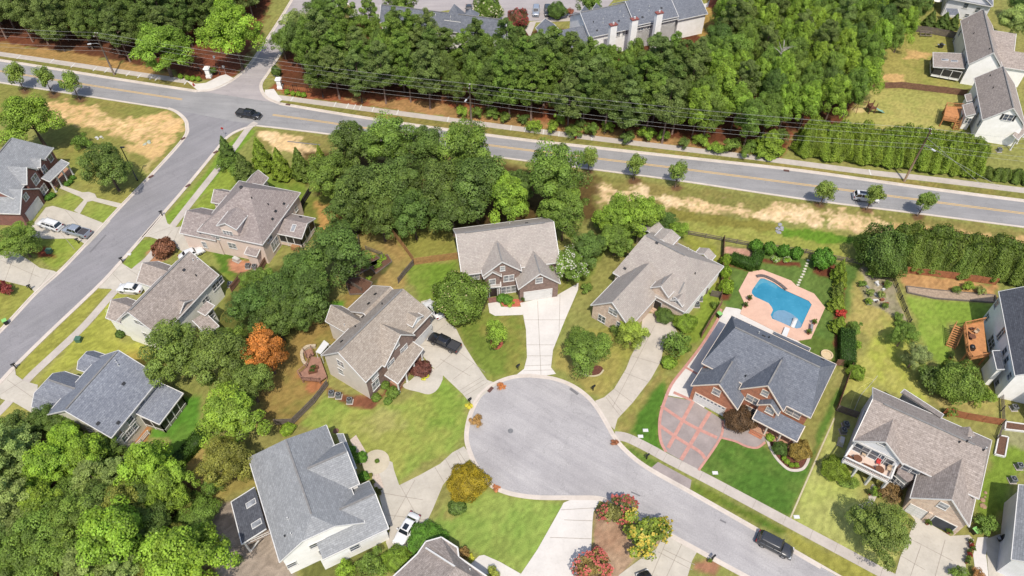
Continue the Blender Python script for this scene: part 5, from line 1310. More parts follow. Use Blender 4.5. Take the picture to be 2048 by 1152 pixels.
def tree(kind, cx, cy, rp, label, col='mid', h=None, name=None, cat=None, group=None, hf=1.0, jit=.1, base=None):
    """a tree whose crown is seen centred on photo point (cx, cy) with radius rp pixels; base = ground point instead"""
    global tcount; tcount += 1
    g = random.Random(tcount*13+int(cx))
    cm, tm, H0, R0, cf = KIND[kind][tcount % len(KIND[kind])]
    if base is not None: gp = Vector((base[0], base[1], 0)); R = rp; H = h if h else H0*R/R0*hf
    else:
        R = rp*mpp(cx, cy, 4); H = h if h else H0*R/R0*hf
        q = P(cx, cy, H*cf); gp = Vector((q.x, q.y, 0))
        R = rp*mpp(cx, cy, H*cf)
    nm = name or {'pine': 'pine_tree', 'cypress': 'cypress_tree', 'screen': 'cypress_tree', 'shrub': 'shrub', 'loose': 'bush', 'street': 'young_tree', 'dense': 'bushy_tree'}.get(kind, 'leafy_tree')
    r = local_thing(nm, label, cat or ('shrub' if kind in ('shrub', 'loose') else 'tree'), tuple(gp), g.random()*6.28, group, (R/R0*g.uniform(.92, 1.1), R/R0*g.uniform(.9, 1.08), H/H0))
    for part, me in (('crown', cm), ('trunk' if kind not in ('shrub', 'loose') else 'stem', tm)):
        o = bpy.data.objects.new(part, me); COL.objects.link(o); o.parent = r
        if part == 'crown':
            c = A(*(GRN[col] if isinstance(col, str) else col)); k = 1.98+g.uniform(-jit, jit)
            o.color = (c[0]*k*(1+g.uniform(-jit, jit)*.6), c[1]*k, c[2]*k, 1)
    return r
def blossoms(r, col, n=160, size=.22, top=.2, name='blossom'):
    """flower heads on the outside of a crown"""
    cr = [c for c in r.children if c.name.startswith('crown')][0]
    vs = np.zeros(len(cr.data.vertices)*3, dtype=np.float32); cr.data.vertices.foreach_get('co', vs); vs = vs.reshape(-1, 3)
    zc = vs[:, 2].mean(); rad = np.linalg.norm((vs-[0, 0, zc])/np.array([np.ptp(vs[:,0])/2, np.ptp(vs[:,1])/2, np.ptp(vs[:,2])/2]), axis=1)
    idx = np.where((rad > .72) & (vs[:, 2] > zc-np.ptp(vs[:,2])*top))[0]; idx = nrng.choice(idx, min(n, len(idx)), replace=False)
    p = vs[idx]; out = unit(p-np.array([0, 0, zc])); p = p+out*.04
    m = MB()
    for q, o in zip(p, out):
        a = np.cross(o, [0.3, .2, 1]); a /= np.linalg.norm(a)+1e-9; b = np.cross(o, a); s = size*rnd.uniform(.6, 1.2)
        m.poly([q-a*s*.5, q-b*s*.5, q+a*s*.5+o*.03, q+b*s*.5]); m.poly([q+o*s*.5, q-a*s*.4, q-o*s*.1, q+a*s*.4])
    o = m.build(name, M('petal_%d_%d_%d' % col, A(*col), .7, .15, 6, 'obj'), None, uv=False); o.parent = r
# --- woods: every trunk a tree
def inside(p, poly):
    c = False
    for i in range(len(poly)):
        a, b = poly[i], poly[(i+1) % len(poly)]
        if (a.y > p.y) != (b.y > p.y) and p.x < (b.x-a.x)*(p.y-a.y)/(b.y-a.y)+a.x: c = not c
    return c
def fill(px, dmin, seed, tries=6000):
    poly = [P(*q) for q in px]; g = random.Random(seed); pts = []
    x0, x1 = min(p.x for p in poly), max(p.x for p in poly); y0, y1 = min(p.y for p in poly), max(p.y for p in poly)
    for _ in range(tries):
        p = Vector((g.uniform(x0, x1), g.uniform(y0, y1), 0))
        if inside(p, poly) and all((p-q).length > dmin for q in pts): pts.append(p)
    return pts
def wood(px, dmin, seed, choose, place, group):
    """one tree per spot; labels count along each row from the left"""
    pts = fill(px, dmin, seed); poly_y = sorted(p.y for p in pts)
    spots = []
    for p in pts:
        x, y = pix(p)
        if -90 < x < 2140: spots.append((p, x, y))
    xs = sorted(spots, key=lambda s: s[1]); n = len(xs); bins = max(1, n//3)
    band = {}
    # depth rank among trees of nearly the same bearing: front, middle, back
    for i, s in enumerate(xs):
        near = sorted(xs[max(0, i-4):i+5], key=lambda q: q[0].y); k = near.index(s)/max(1, len(near)-1)
        band[id(s)] = 0 if k < .3 else (1 if k < .7 else 2)
    cnt = {}
    for s in xs:
        kind, col, R, h, noun = choose(s[0], s[1], s[2], band[id(s)])
        key = (noun, band[id(s)]); cnt[key] = cnt.get(key, 0)+1
        row = ('front', 'middle', 'back')[band[id(s)]]
        tree(kind, 0, 0, R, '%s, %s row of the %s, %s from the left' % (noun, row, place, ordinal(cnt[key])), col, h, base=s[0], group=group)
wr = random.Random(5)
def ch_mid(p, x, y, b):
    if x < 640 and wr.random() < .5: return 'oak', 'mid', wr.uniform(2.4, 3.0), wr.uniform(7, 9), 'leafy tree'
    if x > 1380:
        k = wr.random()
        if k < .3: return 'maple', 'bright', wr.uniform(2.9, 3.7), wr.uniform(12, 15), 'bright green maple'
        if k < .7: return 'oak', 'mid', wr.uniform(3.1, 4.0), wr.uniform(11, 14), 'leafy green tree'
        if k < .85: return 'oak', 'deep', wr.uniform(3.0, 3.8), wr.uniform(11, 14), 'dark leafy tree'
        return 'pine', 'pine', wr.uniform(2.8, 3.4), wr.uniform(13, 16), 'tall pine'
    k = wr.random()
    if k < .68: return 'pine', ('pine', 'dark', 'mid')[int(wr.random()*3)], wr.uniform(3.0, 3.9), wr.uniform(12.5, 16), 'tall pine'
    if k < .84: return 'oak', 'dark', wr.uniform(2.8, 3.5), wr.uniform(9, 13), 'dark leafy tree'
    return 'maple', 'mid', wr.uniform(2.5, 3.1), wr.uniform(10, 14), 'green maple'
wood([(640,195),(720,208),(800,216),(900,226),(1000,240),(1100,258),(1200,272),(1300,285),(1400,298),(1400,185),(1250,168),(1100,160),(900,138),(760,120),(640,105),(600,140)], 4.0, 21, ch_mid, 'roadside wood', 'trees of the wood behind the main road')
wood([(1405,298),(1500,306),(1530,300),(1575,262),(1680,250),(1710,215),(1735,165),(1770,130),(1800,90),(1815,50),(1850,-60),(1440,-60),(1440,60),(1420,120),(1405,200)], 4.3, 22, ch_mid, 'right wood', 'trees of the wood right of the apartments')
def ch_tl(p, x, y, b):
    k = wr.random()
    if k < .72: return 'pine', ('pine', 'dark')[int(wr.random()*2)], wr.uniform(3.0, 3.7), wr.uniform(13, 16), 'tall pine'
    return 'oak', 'dark', wr.uniform(3, 3.8), wr.uniform(9, 13), 'dark leafy tree'
wood([(-160,70),(0,84),(100,100),(180,112),(250,124),(300,128),(400,105),(470,60),(520,30),(560,-20),(590,-90),(-200,-90)], 4.4, 23, ch_tl, 'top left wood', 'trees of the wood at the top left')
def und(p, x, y, b):
    return 'loose', ('mid', 'bright', 'dark')[int(wr.random()*3)], wr.uniform(1.3, 2.2), wr.uniform(2.0, 3.6), 'low bush'
wood([(900,232),(1000,250),(1100,270),(1250,286),(1400,302),(1490,318),(1540,318),(1560,285),(1480,292),(1400,285),(1250,268),(1100,248),(1000,232)], 3.4, 24, und, 'roadside undergrowth', 'bushes at the edge of the roadside wood')
# --- named trees
tree('oak', 320, 95, 52, 'bright green bushy tree in front of the pines, left of the entrance drive', 'bright', hf=.85); tree('oak', 462, 62, 62, 'large yellow-green tree beside the entrance drive at top left', 'lime', hf=.9)
tree('loose', 425, 178-35, 10, 'small dark bush behind the left entrance pillar', 'dark'); tree('oak', 596, 48, 30, 'open pale green tree right of the entrance drive', 'sage'); tree('oak', 563, 85, 26, 'round green tree hanging over the entrance drive kerb', 'mid')
tree('oak', 650, 14, 36, 'dark evergreen on the grass island of the top parking lot', 'deep', hf=.8); tree('shrub', 552, 143, 9, 'dark clipped bush by the entrance drive kerb', 'deep', h=2.6)
tree('oak', 800, 8, 34, 'leafy tree with pale blossom in front of the top left apartment roof', 'mid')
a = tree('dense', 976, 20, 28, 'round tree with cream blossom right of the top left apartment roof', 'mid'); blossoms(a, (216,212,170), 150, .5)
a = tree('dense', 1036, 38, 20, 'crimson flowering tree beside the apartment car park', (110,84,60)); blossoms(a, (176,60,66), 420, .5)
tree('dense', 1114, 22, 18, 'small dark tree beside the parked black car at the top', 'deep'); tree('oak', 1180, 8, 26, 'leafy tree behind the top apartment roofs', 'mid'); tree('loose', 1140, 24, 10, 'reddish bush at the apartment gable', (140,84,66))
NM = [(705,292,50,'dark'),(782,288,58,'mid'),(848,296,48,'dark'),(655,352,46,'mid'),(728,385,60,'dark'),(796,372,58,'dark'),(932,300,62,'mid'),(880,372,58,'dark'),(952,372,64,'dark'),(762,432,46,'dark'),(826,424,50,'deep'),(905,420,48,'dark'),(1042,372,36,'deep'),(1112,352,66,'mid'),(1128,424,52,'mid'),(690,420,40,'dark')]
WH = ['behind the cypress row, next to the road','tallest in the middle of the belt by the road','right of the tallest, under the road kerb','above the pink house back yard','above the trampoline','in the heart of the belt','big round crown at the right beside the road','below the big round crown','over the back roof line of the brown brick house','at the lawn edge above the vegetable garden','at the back lawn of the brown brick house','left of the brown brick house roof','dark small crown between two broad ones','broad crown right of the brick house roof, near the road','lower crown beside the brick house right roof edge','just above the dark trampoline']
for (x, y, r, c), w in zip(NM, WH): tree('oak', x, y, r*1.02, 'dense green tree, ' + w, c, group='trees of the belt behind the brick house')
tree('maple', 1012, 398, 44, 'light green maple leaning over the back of the brown brick house', 'bright')
for x, y, r, h, c, l in ((452,300,17,6.5,'deep','dark pointed cypress nearest the side street corner'),(487,335,20,6.5,'dark','second dark cypress from the side street corner'),(522,312,19,8.5,'cyp','tall light green cypress in the row by the sandy verge'),(560,330,20,8,'cyp','broad green cypress in the middle of the row'),(600,330,20,8,'cyp2','brownish green cypress in the row before the broad trees'),(643,322,14,7.5,'cyp','slim last cypress of the row touching the broad trees')): tree('cypress', x, y, r, l, c, h, group='cypress row by the pink house')
tree('loose', 470, 335, 22, 'bright bush among the cypress trees behind the pink house', 'mid'); tree('loose', 446, 328, 16, 'green bush at the foot of the first cypress', 'mid')
tree('oak', 672, 508, 66, 'large dark green tree right of the screened porch of the pink house', 'deep', hf=.8)
for x, y, r, c, l in ((600,545,44,'deep','bright leafy tree under the large dark tree'),(560,590,46,'deep','leafy tree behind the cream house'),(620,590,48,'dark','dark tree in the middle of the back yard thicket'),(500,620,46,'deep','dark tree beside the cream house back wall'),(552,640,42,'dark','dark tree above the orange-brown tree'),(600,625,38,'deep','lighter crown at the centre of the thicket'),(520,570,34,'mid','small crown near the grey fence corner')): tree('oak', x, y, r*1.08, l, c, group='thicket behind the cream house')
tree('oak', 531, 702, 46, 'orange-brown dying tree among green ones', (172,112,54), hf=1.15)
for x, y, r, c, l in ((352,702,62,'olive','big dark olive tree against the white wall of the cream house'),(440,715,62,'olive','broad olive tree left of the orange-brown tree'),(498,765,48,'olive','wispy olive tree below the orange-brown tree'),(462,688,36,'mid','green crown above the broad olive tree')): tree('oak', x, y, r, l, (100,118,54) if c == 'olive' else c, group='trees below the cream house')
tree('maple', 460, 832, 64, 'vivid green tree right of the blue-grey roofed house', 'bright', hf=.75); tree('oak', 450, 920, 52, 'dull olive tree below the vivid green tree', 'olive'); tree('loose', 425, 972, 24, 'green bush at the end of the dull olive tree', 'mid')
tree('dense', 390, 1028, 42, 'smooth mid green tree beside the gravel patio', 'mid', hf=.6); tree('loose', 418, 985+85, 16, 'small bush at the edge of the gravel patio', 'olive'); tree('loose', 475, 1122, 12, 'small shrub standing on the gravel patio', 'dark')
WB = [(12,905,52,'sage','pine'),(28,1000,50,'sage','pine'),(-10,955,50,'sage','pine'),(185,955,38,'sage','pine'),(240,948,36,'sage','pine'),(40,860,42,'dark','oak'),(85,845,36,'dark','oak'),(130,858,38,'dark','oak'),(142,890,44,'lime','maple'),(178,920,44,'lime','maple'),(105,940,50,'lime','maple'),(70,965,46,'mid','oak'),(88,1012,46,'bright','maple'),(300,935,50,'lime','maple'),(335,980,46,'bright','maple'),(292,1000,46,'dark','oak'),(255,1010,54,'olive','oak'),(205,1015,52,'dark','oak'),(150,1045,56,'mid','oak'),(80,1065,56,'mid','oak'),(40,1110,52,'mid','oak'),(110,1120,56,'mid','oak'),(300,1060,50,'dark','oak'),(232,1085,70,'lime','maple'),(372,1130,74,'lime','maple'),(170,1145,48,'sage','pine'),(250,1150,46,'sage','pine'),(310,1150,50,'olive','oak'),(10,1060,46,'dark','oak'),(340,1075,34,'olive','oak'),(150,990,44,'mid','oak'),(-20,1120,50,'dark','oak'),(215,900,34,'mid','oak'),(370,1005,26,'olive','oak'),(0,1150,44,'mid','oak')]
wb = sorted(WB); cn = {}
for x, y, r, c, k in wb:
    nn = {'sage':'pale sage green pine','lime':'yellow-green maple','dark':'dark leafy tree','mid':'mid green leafy tree','bright':'bright green maple','olive':'olive green leafy tree'}[c]
    cn[nn] = cn.get(nn, 0)+1
    tree(k if k != 'pine' else 'pine', x, y, r*1.04, '%s in the bottom left wood, %s of its kind from the left' % (nn, ordinal(cn[nn])), c, hf=.75 if k == 'pine' else 1, group='trees of the bottom left wood')
# left block
tree('oak', 60, 240, 64, 'large green tree behind the red brick house by the sandy verge', 'bright', hf=.8); tree('oak', 212, 332, 52, 'round dark lawn tree in front of the red brick house', 'dark', hf=.85); tree('loose', 165, 285, 18, 'small bush beside the red brick house back wall', 'mid')
tree('oak', 38, 482, 45, 'leafy tree between the two left driveways', 'mid', hf=.7); a = tree('loose', 8, 578, 20, 'dark red maple bush on the left lawn', (120,58,54))
tree('shrub', 327, 496, 21, 'rust brown clipped round bush by the pink house driveway', (120,84,64), h=3.0); tree('shrub', 240, 668, 9, 'small green bush at the corner of the cream house', 'deep'); a = tree('loose', 220, 622, 9, 'white flowering shrub at the cream house front', (170,180,120)); blossoms(a, (232,230,214), 120, .25)
# centre
a = tree('dense', 920, 597, 53, 'round dense tree with small blossoms left of the brick house front door', 'mid', hf=.95); blossoms(a, (206,190,140), 130, .2, .3)
tree('street', 993, 668, 30, 'small young tree in a red mulch ring on the front lawn', 'bright')
tree('oak', 1172, 498, 40, 'dark compact tree between the two brick houses', 'deep', hf=.85); a = tree('oak', 1138, 528, 40, 'crape myrtle with white flowers beside the brick house', 'mid', hf=.85); blossoms(a, (236,232,214), 380, .32)
tree('loose', 1174, 577, 13, 'small green bush by the fence between the brick houses', 'mid'); tree('oak', 1174, 700, 48, 'airy green tree on the tan lawn left of the tan brick house drive', 'mid', hf=.8)
tree('oak', 1263, 668, 34, 'yellowish green tree at the gable of the tan brick house', (128,144,58), hf=.7); tree('loose', 1232, 660, 13, 'round bush against the tan brick gable', 'mid')
tree('dense', 1330, 630, 19, 'dark round bush beside the tan brick front steps', 'deep', hf=.7); tree('dense', 1370, 645, 23, 'bright green bush at the corner of the tan brick house', 'bright', hf=.7); tree('loose', 1352, 690, 30, 'green bush hanging over the tan brick house drive', 'mid'); tree('shrub', 1338, 725, 14, 'light green ball bush on the edge of the old driveway', 'bright'); tree('loose', 1428, 610, 8, 'small bush at the end of the brown fence', 'mid')
for x, y, r, c, l in ((1235,432,42,'bright','left of the bright trees behind the tan brick house'),(1282,430,46,'bright','largest of the bright trees behind the tan brick house'),(1232,478,36,'mid','lowest of the bright trees at the tan brick roof edge'),(1330,445,26,'deep','dark crown behind the bright trees'),(1352,462,24,'bright','small bright crown at the rail fence'),(1205,440,20,'mid','small crown at the left end of the bright trees')): tree('oak', x, y, r*1.05, l + (' , leafy tree' if 'tree' not in l else ''), c, hf=.85, group='bright trees behind the tan brick house')
tree('shrub', 1014, 604-5, 11, 'clipped dark bush left of the white garage door', 'box'); tree('shrub', 1003, 602-6, 10, 'green boxwood beside the brick house front door', 'box')
a = tree('loose', 1021, 607, 9, 'low yellow flowering plant in the brick edged bed', 'lime', h=.7); blossoms(a, (216,208,80), 120, .18)
a = tree('dense', 935, 965, 37, 'golden brown rounded shrub at the cul-de-sac edge', 'gold', hf=.75); tree('shrub', 914, 1013, 17, 'dark green round shrub on the front lawn', 'deep')
a = tree('loose', 952, 842, 13, 'rusty weed clump growing from the cul-de-sac gutter', (150,116,70), h=1.2); tree('loose', 1002, 772, 9, 'small rusty weed clump beside the storm drain', (168,110,64), h=.5); tree('loose', 1230, 885, 9, 'dry brown weed clump at the right cul-de-sac kerb', (140,92,66), h=.6); tree('loose', 993, 976, 8, 'dry brown leaves along the lower cul-de-sac kerb', (168,108,74), h=.35)
tree('dense', 853, 1080, 34, 'big dark green bush beside the white car', 'box', hf=.6); tree('dense', 792, 1118, 26, 'bright green round bush at the bottom edge', 'bright', hf=.8); tree('loose', 745, 1128, 30, 'mixed flowering bush below the white house', 'mid'); tree('loose', 925, 1108, 15, 'small brownish bush at the rosy roof corner', (130,104,62)); tree('loose', 942, 1115, 8, 'lime yellow bush at the rosy roof corner', 'yellow'); tree('loose', 985, 1148, 14, 'flowering bush beside the curved white path', (140,150,66)); tree('loose', 690, 1142, 22, 'yellow-green bush at the foot of the white wall', 'lime')
a = tree('loose', 1232, 1024, 36, 'crape myrtle with red flowers at the drive mouth', (112,110,60), h=4.0); blossoms(a, (206,104,96), 340, .26)
a = tree('loose', 1288, 1068, 48, 'golden flowering tree overhanging the cul-de-sac road', (112,128,50), h=5.0); blossoms(a, (212,190,74), 240, .27)
a = tree('loose', 1185, 1136, 38, 'crape myrtle with red flowers at the bottom edge', (128,112,64), h=4.0); blossoms(a, (206,104,94), 360, .26)
a = tree('shrub', 840, 737, 20, 'dark purple spreading shrub beside the tan house porch', 'purple', h=1.4); a.scale.x *= 1.1
for x, y, r, l in ((770,770,9,'small round bush left of the tan house porch steps'),(752,795,9,'small round bush at the tan house corner'),(785,785,12,'green shrub in the mulch bed by the tan house steps'),(775,802,8,'lowest shrub in the mulch bed by the tan house')): tree('shrub', x, y, r, l, 'mid')
a = tree('loose', 850, 752, 10, 'yellow-green edging plant below the purple shrub', 'yellow', h=.5)
# pool house garden
for x, y, r, l in ((1512,492,11,'round clipped shrub at the left end of the pool garden fence'),(1540,497,12,'second round clipped shrub along the pool garden fence'),(1567,502,11,'third round clipped shrub, between the white hostas'),(1593,507,11,'fourth round clipped shrub along the pool garden fence'),(1646,518,19,'largest round clipped shrub by the stepping stones')): tree('shrub', x, y, r, l, 'box', h=2.6 if r < 15 else 4.0, group='round shrubs by the pool fence')
for x, y, r, h, c, l in ((1679,540,13,5.0,'cyp','tallest cypress at the top of the pool garden right border'),(1684,560,12,4.0,'cyp','second cypress down the pool garden right border'),(1677,580,13,3.8,'cyp2','third cypress down the pool garden right border'),(1675,606,15,3.6,'cyp','fourth cypress down the pool garden right border'),(1678,648,15,3.6,'cyp','cypress below the red shrub of the pool border')): tree('cypress', x, y, r, l, c, h, group='pool garden right border')
tree('loose', 1682, 628, 11, 'red leaved shrub in the pool garden right border', 'red')
for x, y, r, c, l in ((1451,522,9,'bright','yellow-green column shrub at the top of the brown fence'),(1451,546,10,'lime','yellow-green column shrub in the middle of the brown fence'),(1453,574,13,'lime','largest yellow-green column shrub by the brown fence')): tree('shrub', x, y, r, l, c, h=3.0, group='column shrubs along the brown fence')
for x, y, l in ((1551,519,'white edged hosta left of the pair by the pool fence'),(1574,520,'white edged hosta right of the pair by the pool fence')): a = tree('loose', x, y, 9, l, 'lime', h=.8, group='hostas by the pool fence'); blossoms(a, (238,236,220), 140, .22)
tree('loose', 1710, 655, 14, 'feathery green shrub beside the clipped hedge', 'mid'); tree('loose', 1712, 690, 12, 'bright shrub beside the clipped hedge', 'bright'); tree('dense', 1712, 745, 17, 'bright green bush at the wooden side fence', 'bright', hf=.9)
a = tree('dense', 1478, 838, 29, 'dark bronze leaved tree beside the orange brick garage', (92,70,50), hf=.8)
for x, y, r, c, l in ((1600,900,20,(134,118,60),'bronze green maple in the kidney shaped bed'),(1560,897,14,'deep','dark bush in the kidney shaped bed'),(1540,875,8,'lime','yellow-green ball plant by the porch steps')): tree('dense' if r > 12 else 'shrub', x, y, r, l, c)
for i, (x, y) in enumerate(((1568,916),(1574,923),(1583,930),(1593,930))): tree('shrub', x, y, 5, '%s of four lime ball plants edging the kidney shaped bed, counted from the left' % ordinal(i+1), 'lime', h=.7, group='lime ball plants')
# right block
tree('oak', 1765, 1062, 62, 'large round tree on the lawn of the balcony house', (100,112,52), hf=.75); tree('dense', 1670, 938, 24, 'clipped green egg shaped bush below the balcony', 'cyp', hf=.8)
a = tree('loose', 1780, 985, 26, 'brown wiry shrub below the bay window', (112,92,58), h=1.6); tree('loose', 1700, 965, 20, 'low flowering border below the balcony', 'mid', h=1.0); tree('loose', 1752, 985, 11, 'flowering plant beside the front path', 'bright', h=1.0)
tree('loose', 1972, 1050, 24, 'large leaved green shrub beside the open garage', 'mid', h=2.5); tree('loose', 1915, 1146, 18, 'green shrub at the bottom of the right driveway', 'mid'); tree('loose', 1955, 1150, 14, 'bronze shrub at the bottom of the right driveway', (150,110,70))
tree('dense', 1915, 765, 44, 'large leafy tree in front of the tall white house', (104,124,54), hf=1.0); tree('loose', 1860, 760, 30, 'dark shrub left of the large tree by the white house', 'dark'); tree('oak', 1810, 668, 28, 'bushy fruit tree in the right back yard, upper one', 'mid'); tree('oak', 1832, 712, 28, 'bushy fruit tree in the right back yard, lower one', (110,124,76)); a = tree('loose', 1905, 825, 14, 'red flowering shrub below the large leafy tree', 'mid'); blossoms(a, (200,60,50), 60, .3)
tree('loose', 1960, 790, 24, 'pale green shrub beside the tall white house', 'bright'); tree('loose', 1912, 580, 10, 'shrub in the long raised bed, left one', 'mid'); tree('loose', 1935, 573, 12, 'bright shrub in the long raised bed, middle one', 'bright'); tree('loose', 1960, 582, 11, 'grey green shrub in the long raised bed, right one', 'sage')
for x, y, r, c, l in ((1742,546,11,'bright','trailing vine heap at the top of the vegetable plot'),(1726,568,9,'mid','bushy vegetables left in the vegetable plot'),(1740,585,9,'sage','tall herbs in the middle of the vegetable plot'),(1737,603,8,'bright','green plants at the lower left of the vegetable plot'),(1775,570,10,'mid','climbing beans along the mesh fence'),(1762,590,8,'sage','grey green plants in the vegetable plot centre'),(1770,612,8,'mid','plants at the lower right of the vegetable plot'),(1797,635,12,'mid','herbs outside the vegetable plot'),(1803,650,12,'mid','bush at the end of the mesh fence')): tree('loose', x, y, r, l, c, h=1.3, group='vegetable plot plants')
# roadside street trees
SN = [(38,155),(96,163),(152,176),(1178,320),(1268,341),(1357,353),(1643,385),(1739,401),(1842,413)]
SL = ['first young street tree from the left on the road verge','second young street tree from the left on the road verge','third young street tree from the left, before the sandy lot','young street tree on the verge, first right of the tall tree belt','young street tree on the verge, second right of the tall tree belt','young street tree on the verge, third right of the tall tree belt','young street tree on the verge just left of the white road car','young street tree standing in front of the white road car','last young street tree on the verge at the right']
for (x, y), (bx, by), l in zip(SN, STREET_BASE, SL):
    b = P(bx, by); R = 24*mpp(bx, by); tree('street', x, y, R, l, (110,128,56), h=R*2.5, base=b, group='young street trees on the verge')
# tall clipped screens of cypress
def crow(pts, n, R, h, fmt, col, group, jx=.25):
    path = smooth_path([P(*q) for q in pts], 10); L = [0]
    for a, b in zip(path[:-1], path[1:]): L.append(L[-1]+(b-a).length)
    for i in range(n):
        d = L[-1]*(i+.5)/n; k = max(j for j in range(len(L)) if L[j] <= d+1e-6); k = min(k, len(path)-2); t = (d-L[k])/(L[k+1]-L[k]); p = path[k].lerp(path[k+1], t)
        p = p+Vector((wr.uniform(-jx, jx), wr.uniform(-jx, jx), 0))
        tree('screen', 0, 0, R*wr.uniform(.9, 1.12), fmt % ordinal(i+1), col, h*wr.uniform(.84, 1.1), base=p, group=group)
crow([(1600,306),(1720,320),(1850,334),(1948,346)], 19, 2.3, 7.4, 'light green cypress, front row of the tall roadside screen, %s from the left', 'cyp', 'front row of the tall roadside screen')
crow([(1605,290),(1720,304),(1850,318),(1945,328)], 17, 2.3, 7.8, 'light green cypress, back row of the tall roadside screen, %s from the left', 'cyp', 'back row of the tall roadside screen')
crow([(1960,352),(2010,358),(2090,368)], 7, 1.5, 3.0, 'low cypress of the hedge right of the leaning pole, %s from the left', 'cyp2', 'low hedge right of the leaning pole')
tree('cypress', 1541, 285, 30, 'broad lone cypress left of the roadside screen', 'cyp', 6.0)
crow([(1800,525),(1880,535),(1980,550),(2100,566)], 15, 2.3, 7.2, 'dark cypress, front row of the garden screen, %s from the left', 'cyp2', 'front row of the garden screen')
crow([(1775,505),(1880,515),(1980,530),(2100,546)], 16, 2.3, 7.6, 'dark cypress, back row of the garden screen, %s from the left', 'cyp2', 'back row of the garden screen')
for x, y, r, l in ((1765,500,44,'huge dark evergreen at the left end of the garden screen'),(1775,525,34,'dark evergreen overhanging the vegetable plot corner')): tree('dense', x, y, r, l, (84,104,46), hf=1.15)
for x, y, l in ((1862,38,'left of three small evergreens by the top right patio'),(1888,42,'middle of three small evergreens by the top right patio'),(1908,45,'right of three small evergreens by the top right patio')): tree('cypress', x, y, 12, l, 'dark', 4.5, group='evergreens by the top right patio')
a = tree('oak', 2030, 45, 32, 'tree with pale blossom behind the top right houses', (132,150,84)); tree('oak', 2045, 8, 26, 'dark tree in the top right corner', 'deep')
for x, y, r, l in ((1735,262,10,'small conifer sapling below the play tower'),): tree('cypress', x, y, r, l, 'mid', 3.2)
for i, (x, y) in enumerate(((361,153),(375,156),(386,157),(397,158))): tree('shrub', x, y, 5, 'round yellow-green bush left of the left entrance pillar, %s of four from the left' % ordinal(i+1), 'lime', h=1.2, group='round bushes at the left pillar')
for i, (x, y) in enumerate(((574,184),(586,187),(597,188),(607,190))): tree('shrub', x, y, 5.2, 'round yellow-green bush right of the right entrance pillar, %s of four from the left' % ordinal(i+1), 'lime', h=1.2, group='round bushes at the right pillar')
for i, (x, y) in enumerate(((134,368),(140,363),(146,355))): tree('shrub', x, y, 5, 'small bush by the red brick porch, %s of three from the left' % ordinal(i+1), 'box', h=.9, group='porch bushes')
for i, (x, y) in enumerate(((96,395),(104,390))): tree('shrub', x, y, 6, 'small bush beside the red brick garage, %s' % ('left of two' if i == 0 else 'right of two'), 'box', h=1.0, group='garage bushes')
for i, (x, y) in enumerate(((701,902),(711,915),(722,915))): tree('shrub', x, y, 11, 'dark foundation bush in front of the grey porch roof, %s of three from the top' % ordinal(i+1), 'box', h=1.4, group='foundation bushes')
tree('shrub', 727, 953, 10, 'square green bush beside the mulch bed with ball plants', 'box', h=1.2)
for i, (x, y) in enumerate(((741,950),(746,964),(752,978))): tree('shrub', x, y, 4, 'tiny ball plant in the pale gravel bed, %s of three from the top' % ordinal(i+1), 'olive', h=.6, group='ball plants in the gravel bed')
tree('shrub', 754, 922, 4, 'small plant in the middle of the paved circle', 'mid', h=.8); tree('shrub', 575, 858, 14, 'yellow-green bush at the grey roof corner', 'lime', h=1.2); tree('loose', 1420, 1122, 5, 'little bush round the bottom mailbox', 'mid', h=1.0)
def hedge(name, label, pts, w, h, col, leaf=.16, dens=60):
    """clipped hedge along a chain of photo points on the ground"""
    path = [P(*q) for q in pts]; path = [Vector((p.x, p.y, 0)) for p in path]; g = np.random.default_rng(len(label))
    pos = []; nr = []
    cm = MB()
    for a, b in zip(path[:-1], path[1:]):
        d = b-a; L = d.length; d.normalize(); s = Vector((-d.y, d.x, 0)); cm.bar(a+Vector((0,0,h/2-.05)), b+Vector((0,0,h/2-.05)), w-.2, h-.2)
        for k in range(int(L*(w+2*h)*dens)):
            t = g.uniform(-.1, L+.1); u = g.uniform(-h-w/2, h+w/2); jj = g.normal()*.05
            if abs(u) <= w/2: q = a+d*t+s*u+Vector((0,0,h+jj)); n = (0, 0, 1)
            else: sg = 1 if u > 0 else -1; q = a+d*t+s*(sg*(w/2+jj))+Vector((0,0,h+w/2-abs(u))); n = tuple(s*sg)
            pos.append(tuple(q)); nr.append(n)
        for e, sg in ((a, -1), (b, 1)):
            for k in range(int(w*h*dens)): q = e+d*(sg*.1)+s*g.uniform(-w/2, w/2)+Vector((0,0,g.uniform(0, h))); pos.append(tuple(q)); nr.append(tuple(d*sg))
    pos = np.array(pos); nr = unit(np.array(nr)+g.normal(size=pos.shape)*.45); n = len(pos)
    lf = np.stack([np.clip(.5+g.normal(size=n)*.17, 0, 1), g.uniform(0, .7, n)], 1)
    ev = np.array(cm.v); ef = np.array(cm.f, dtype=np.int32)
    me = quads_mesh(name, pos, nr, leaf*g.uniform(.7, 1.3, n), lf, 1.0, (ev, ef, np.tile([[.12, .3]], (len(ef), 1))))  # hedge core also gets the low tone, shade painted between its leaves
    c0 = path[0]; 
    o = bpy.data.objects.new(name, me); COL.objects.link(o); o.color = (*A(*GRN[col] if isinstance(col, str) else col), 1)
    tag(o, label, 'hedge'); return o
hedge('hedge', 'L shaped clipped green hedge at the top left of the pool garden', [(1461,522),(1506,538),(1516,512)], 2.0, 1.7, 'box')
hedge('hedge', 'long clipped hedge right of the slate grey roof', [(1689,672),(1690,733)], 2.4, 2.0, (78,112,44))
hedge('hedge', 'long green clipped hedge below the blue-grey roofed house', [(412,866),(380,905),(345,940)], 2.2, 1.4, (86,120,44))
tree('dense', 1000, 593, 1, 'x', 'box') if False else None
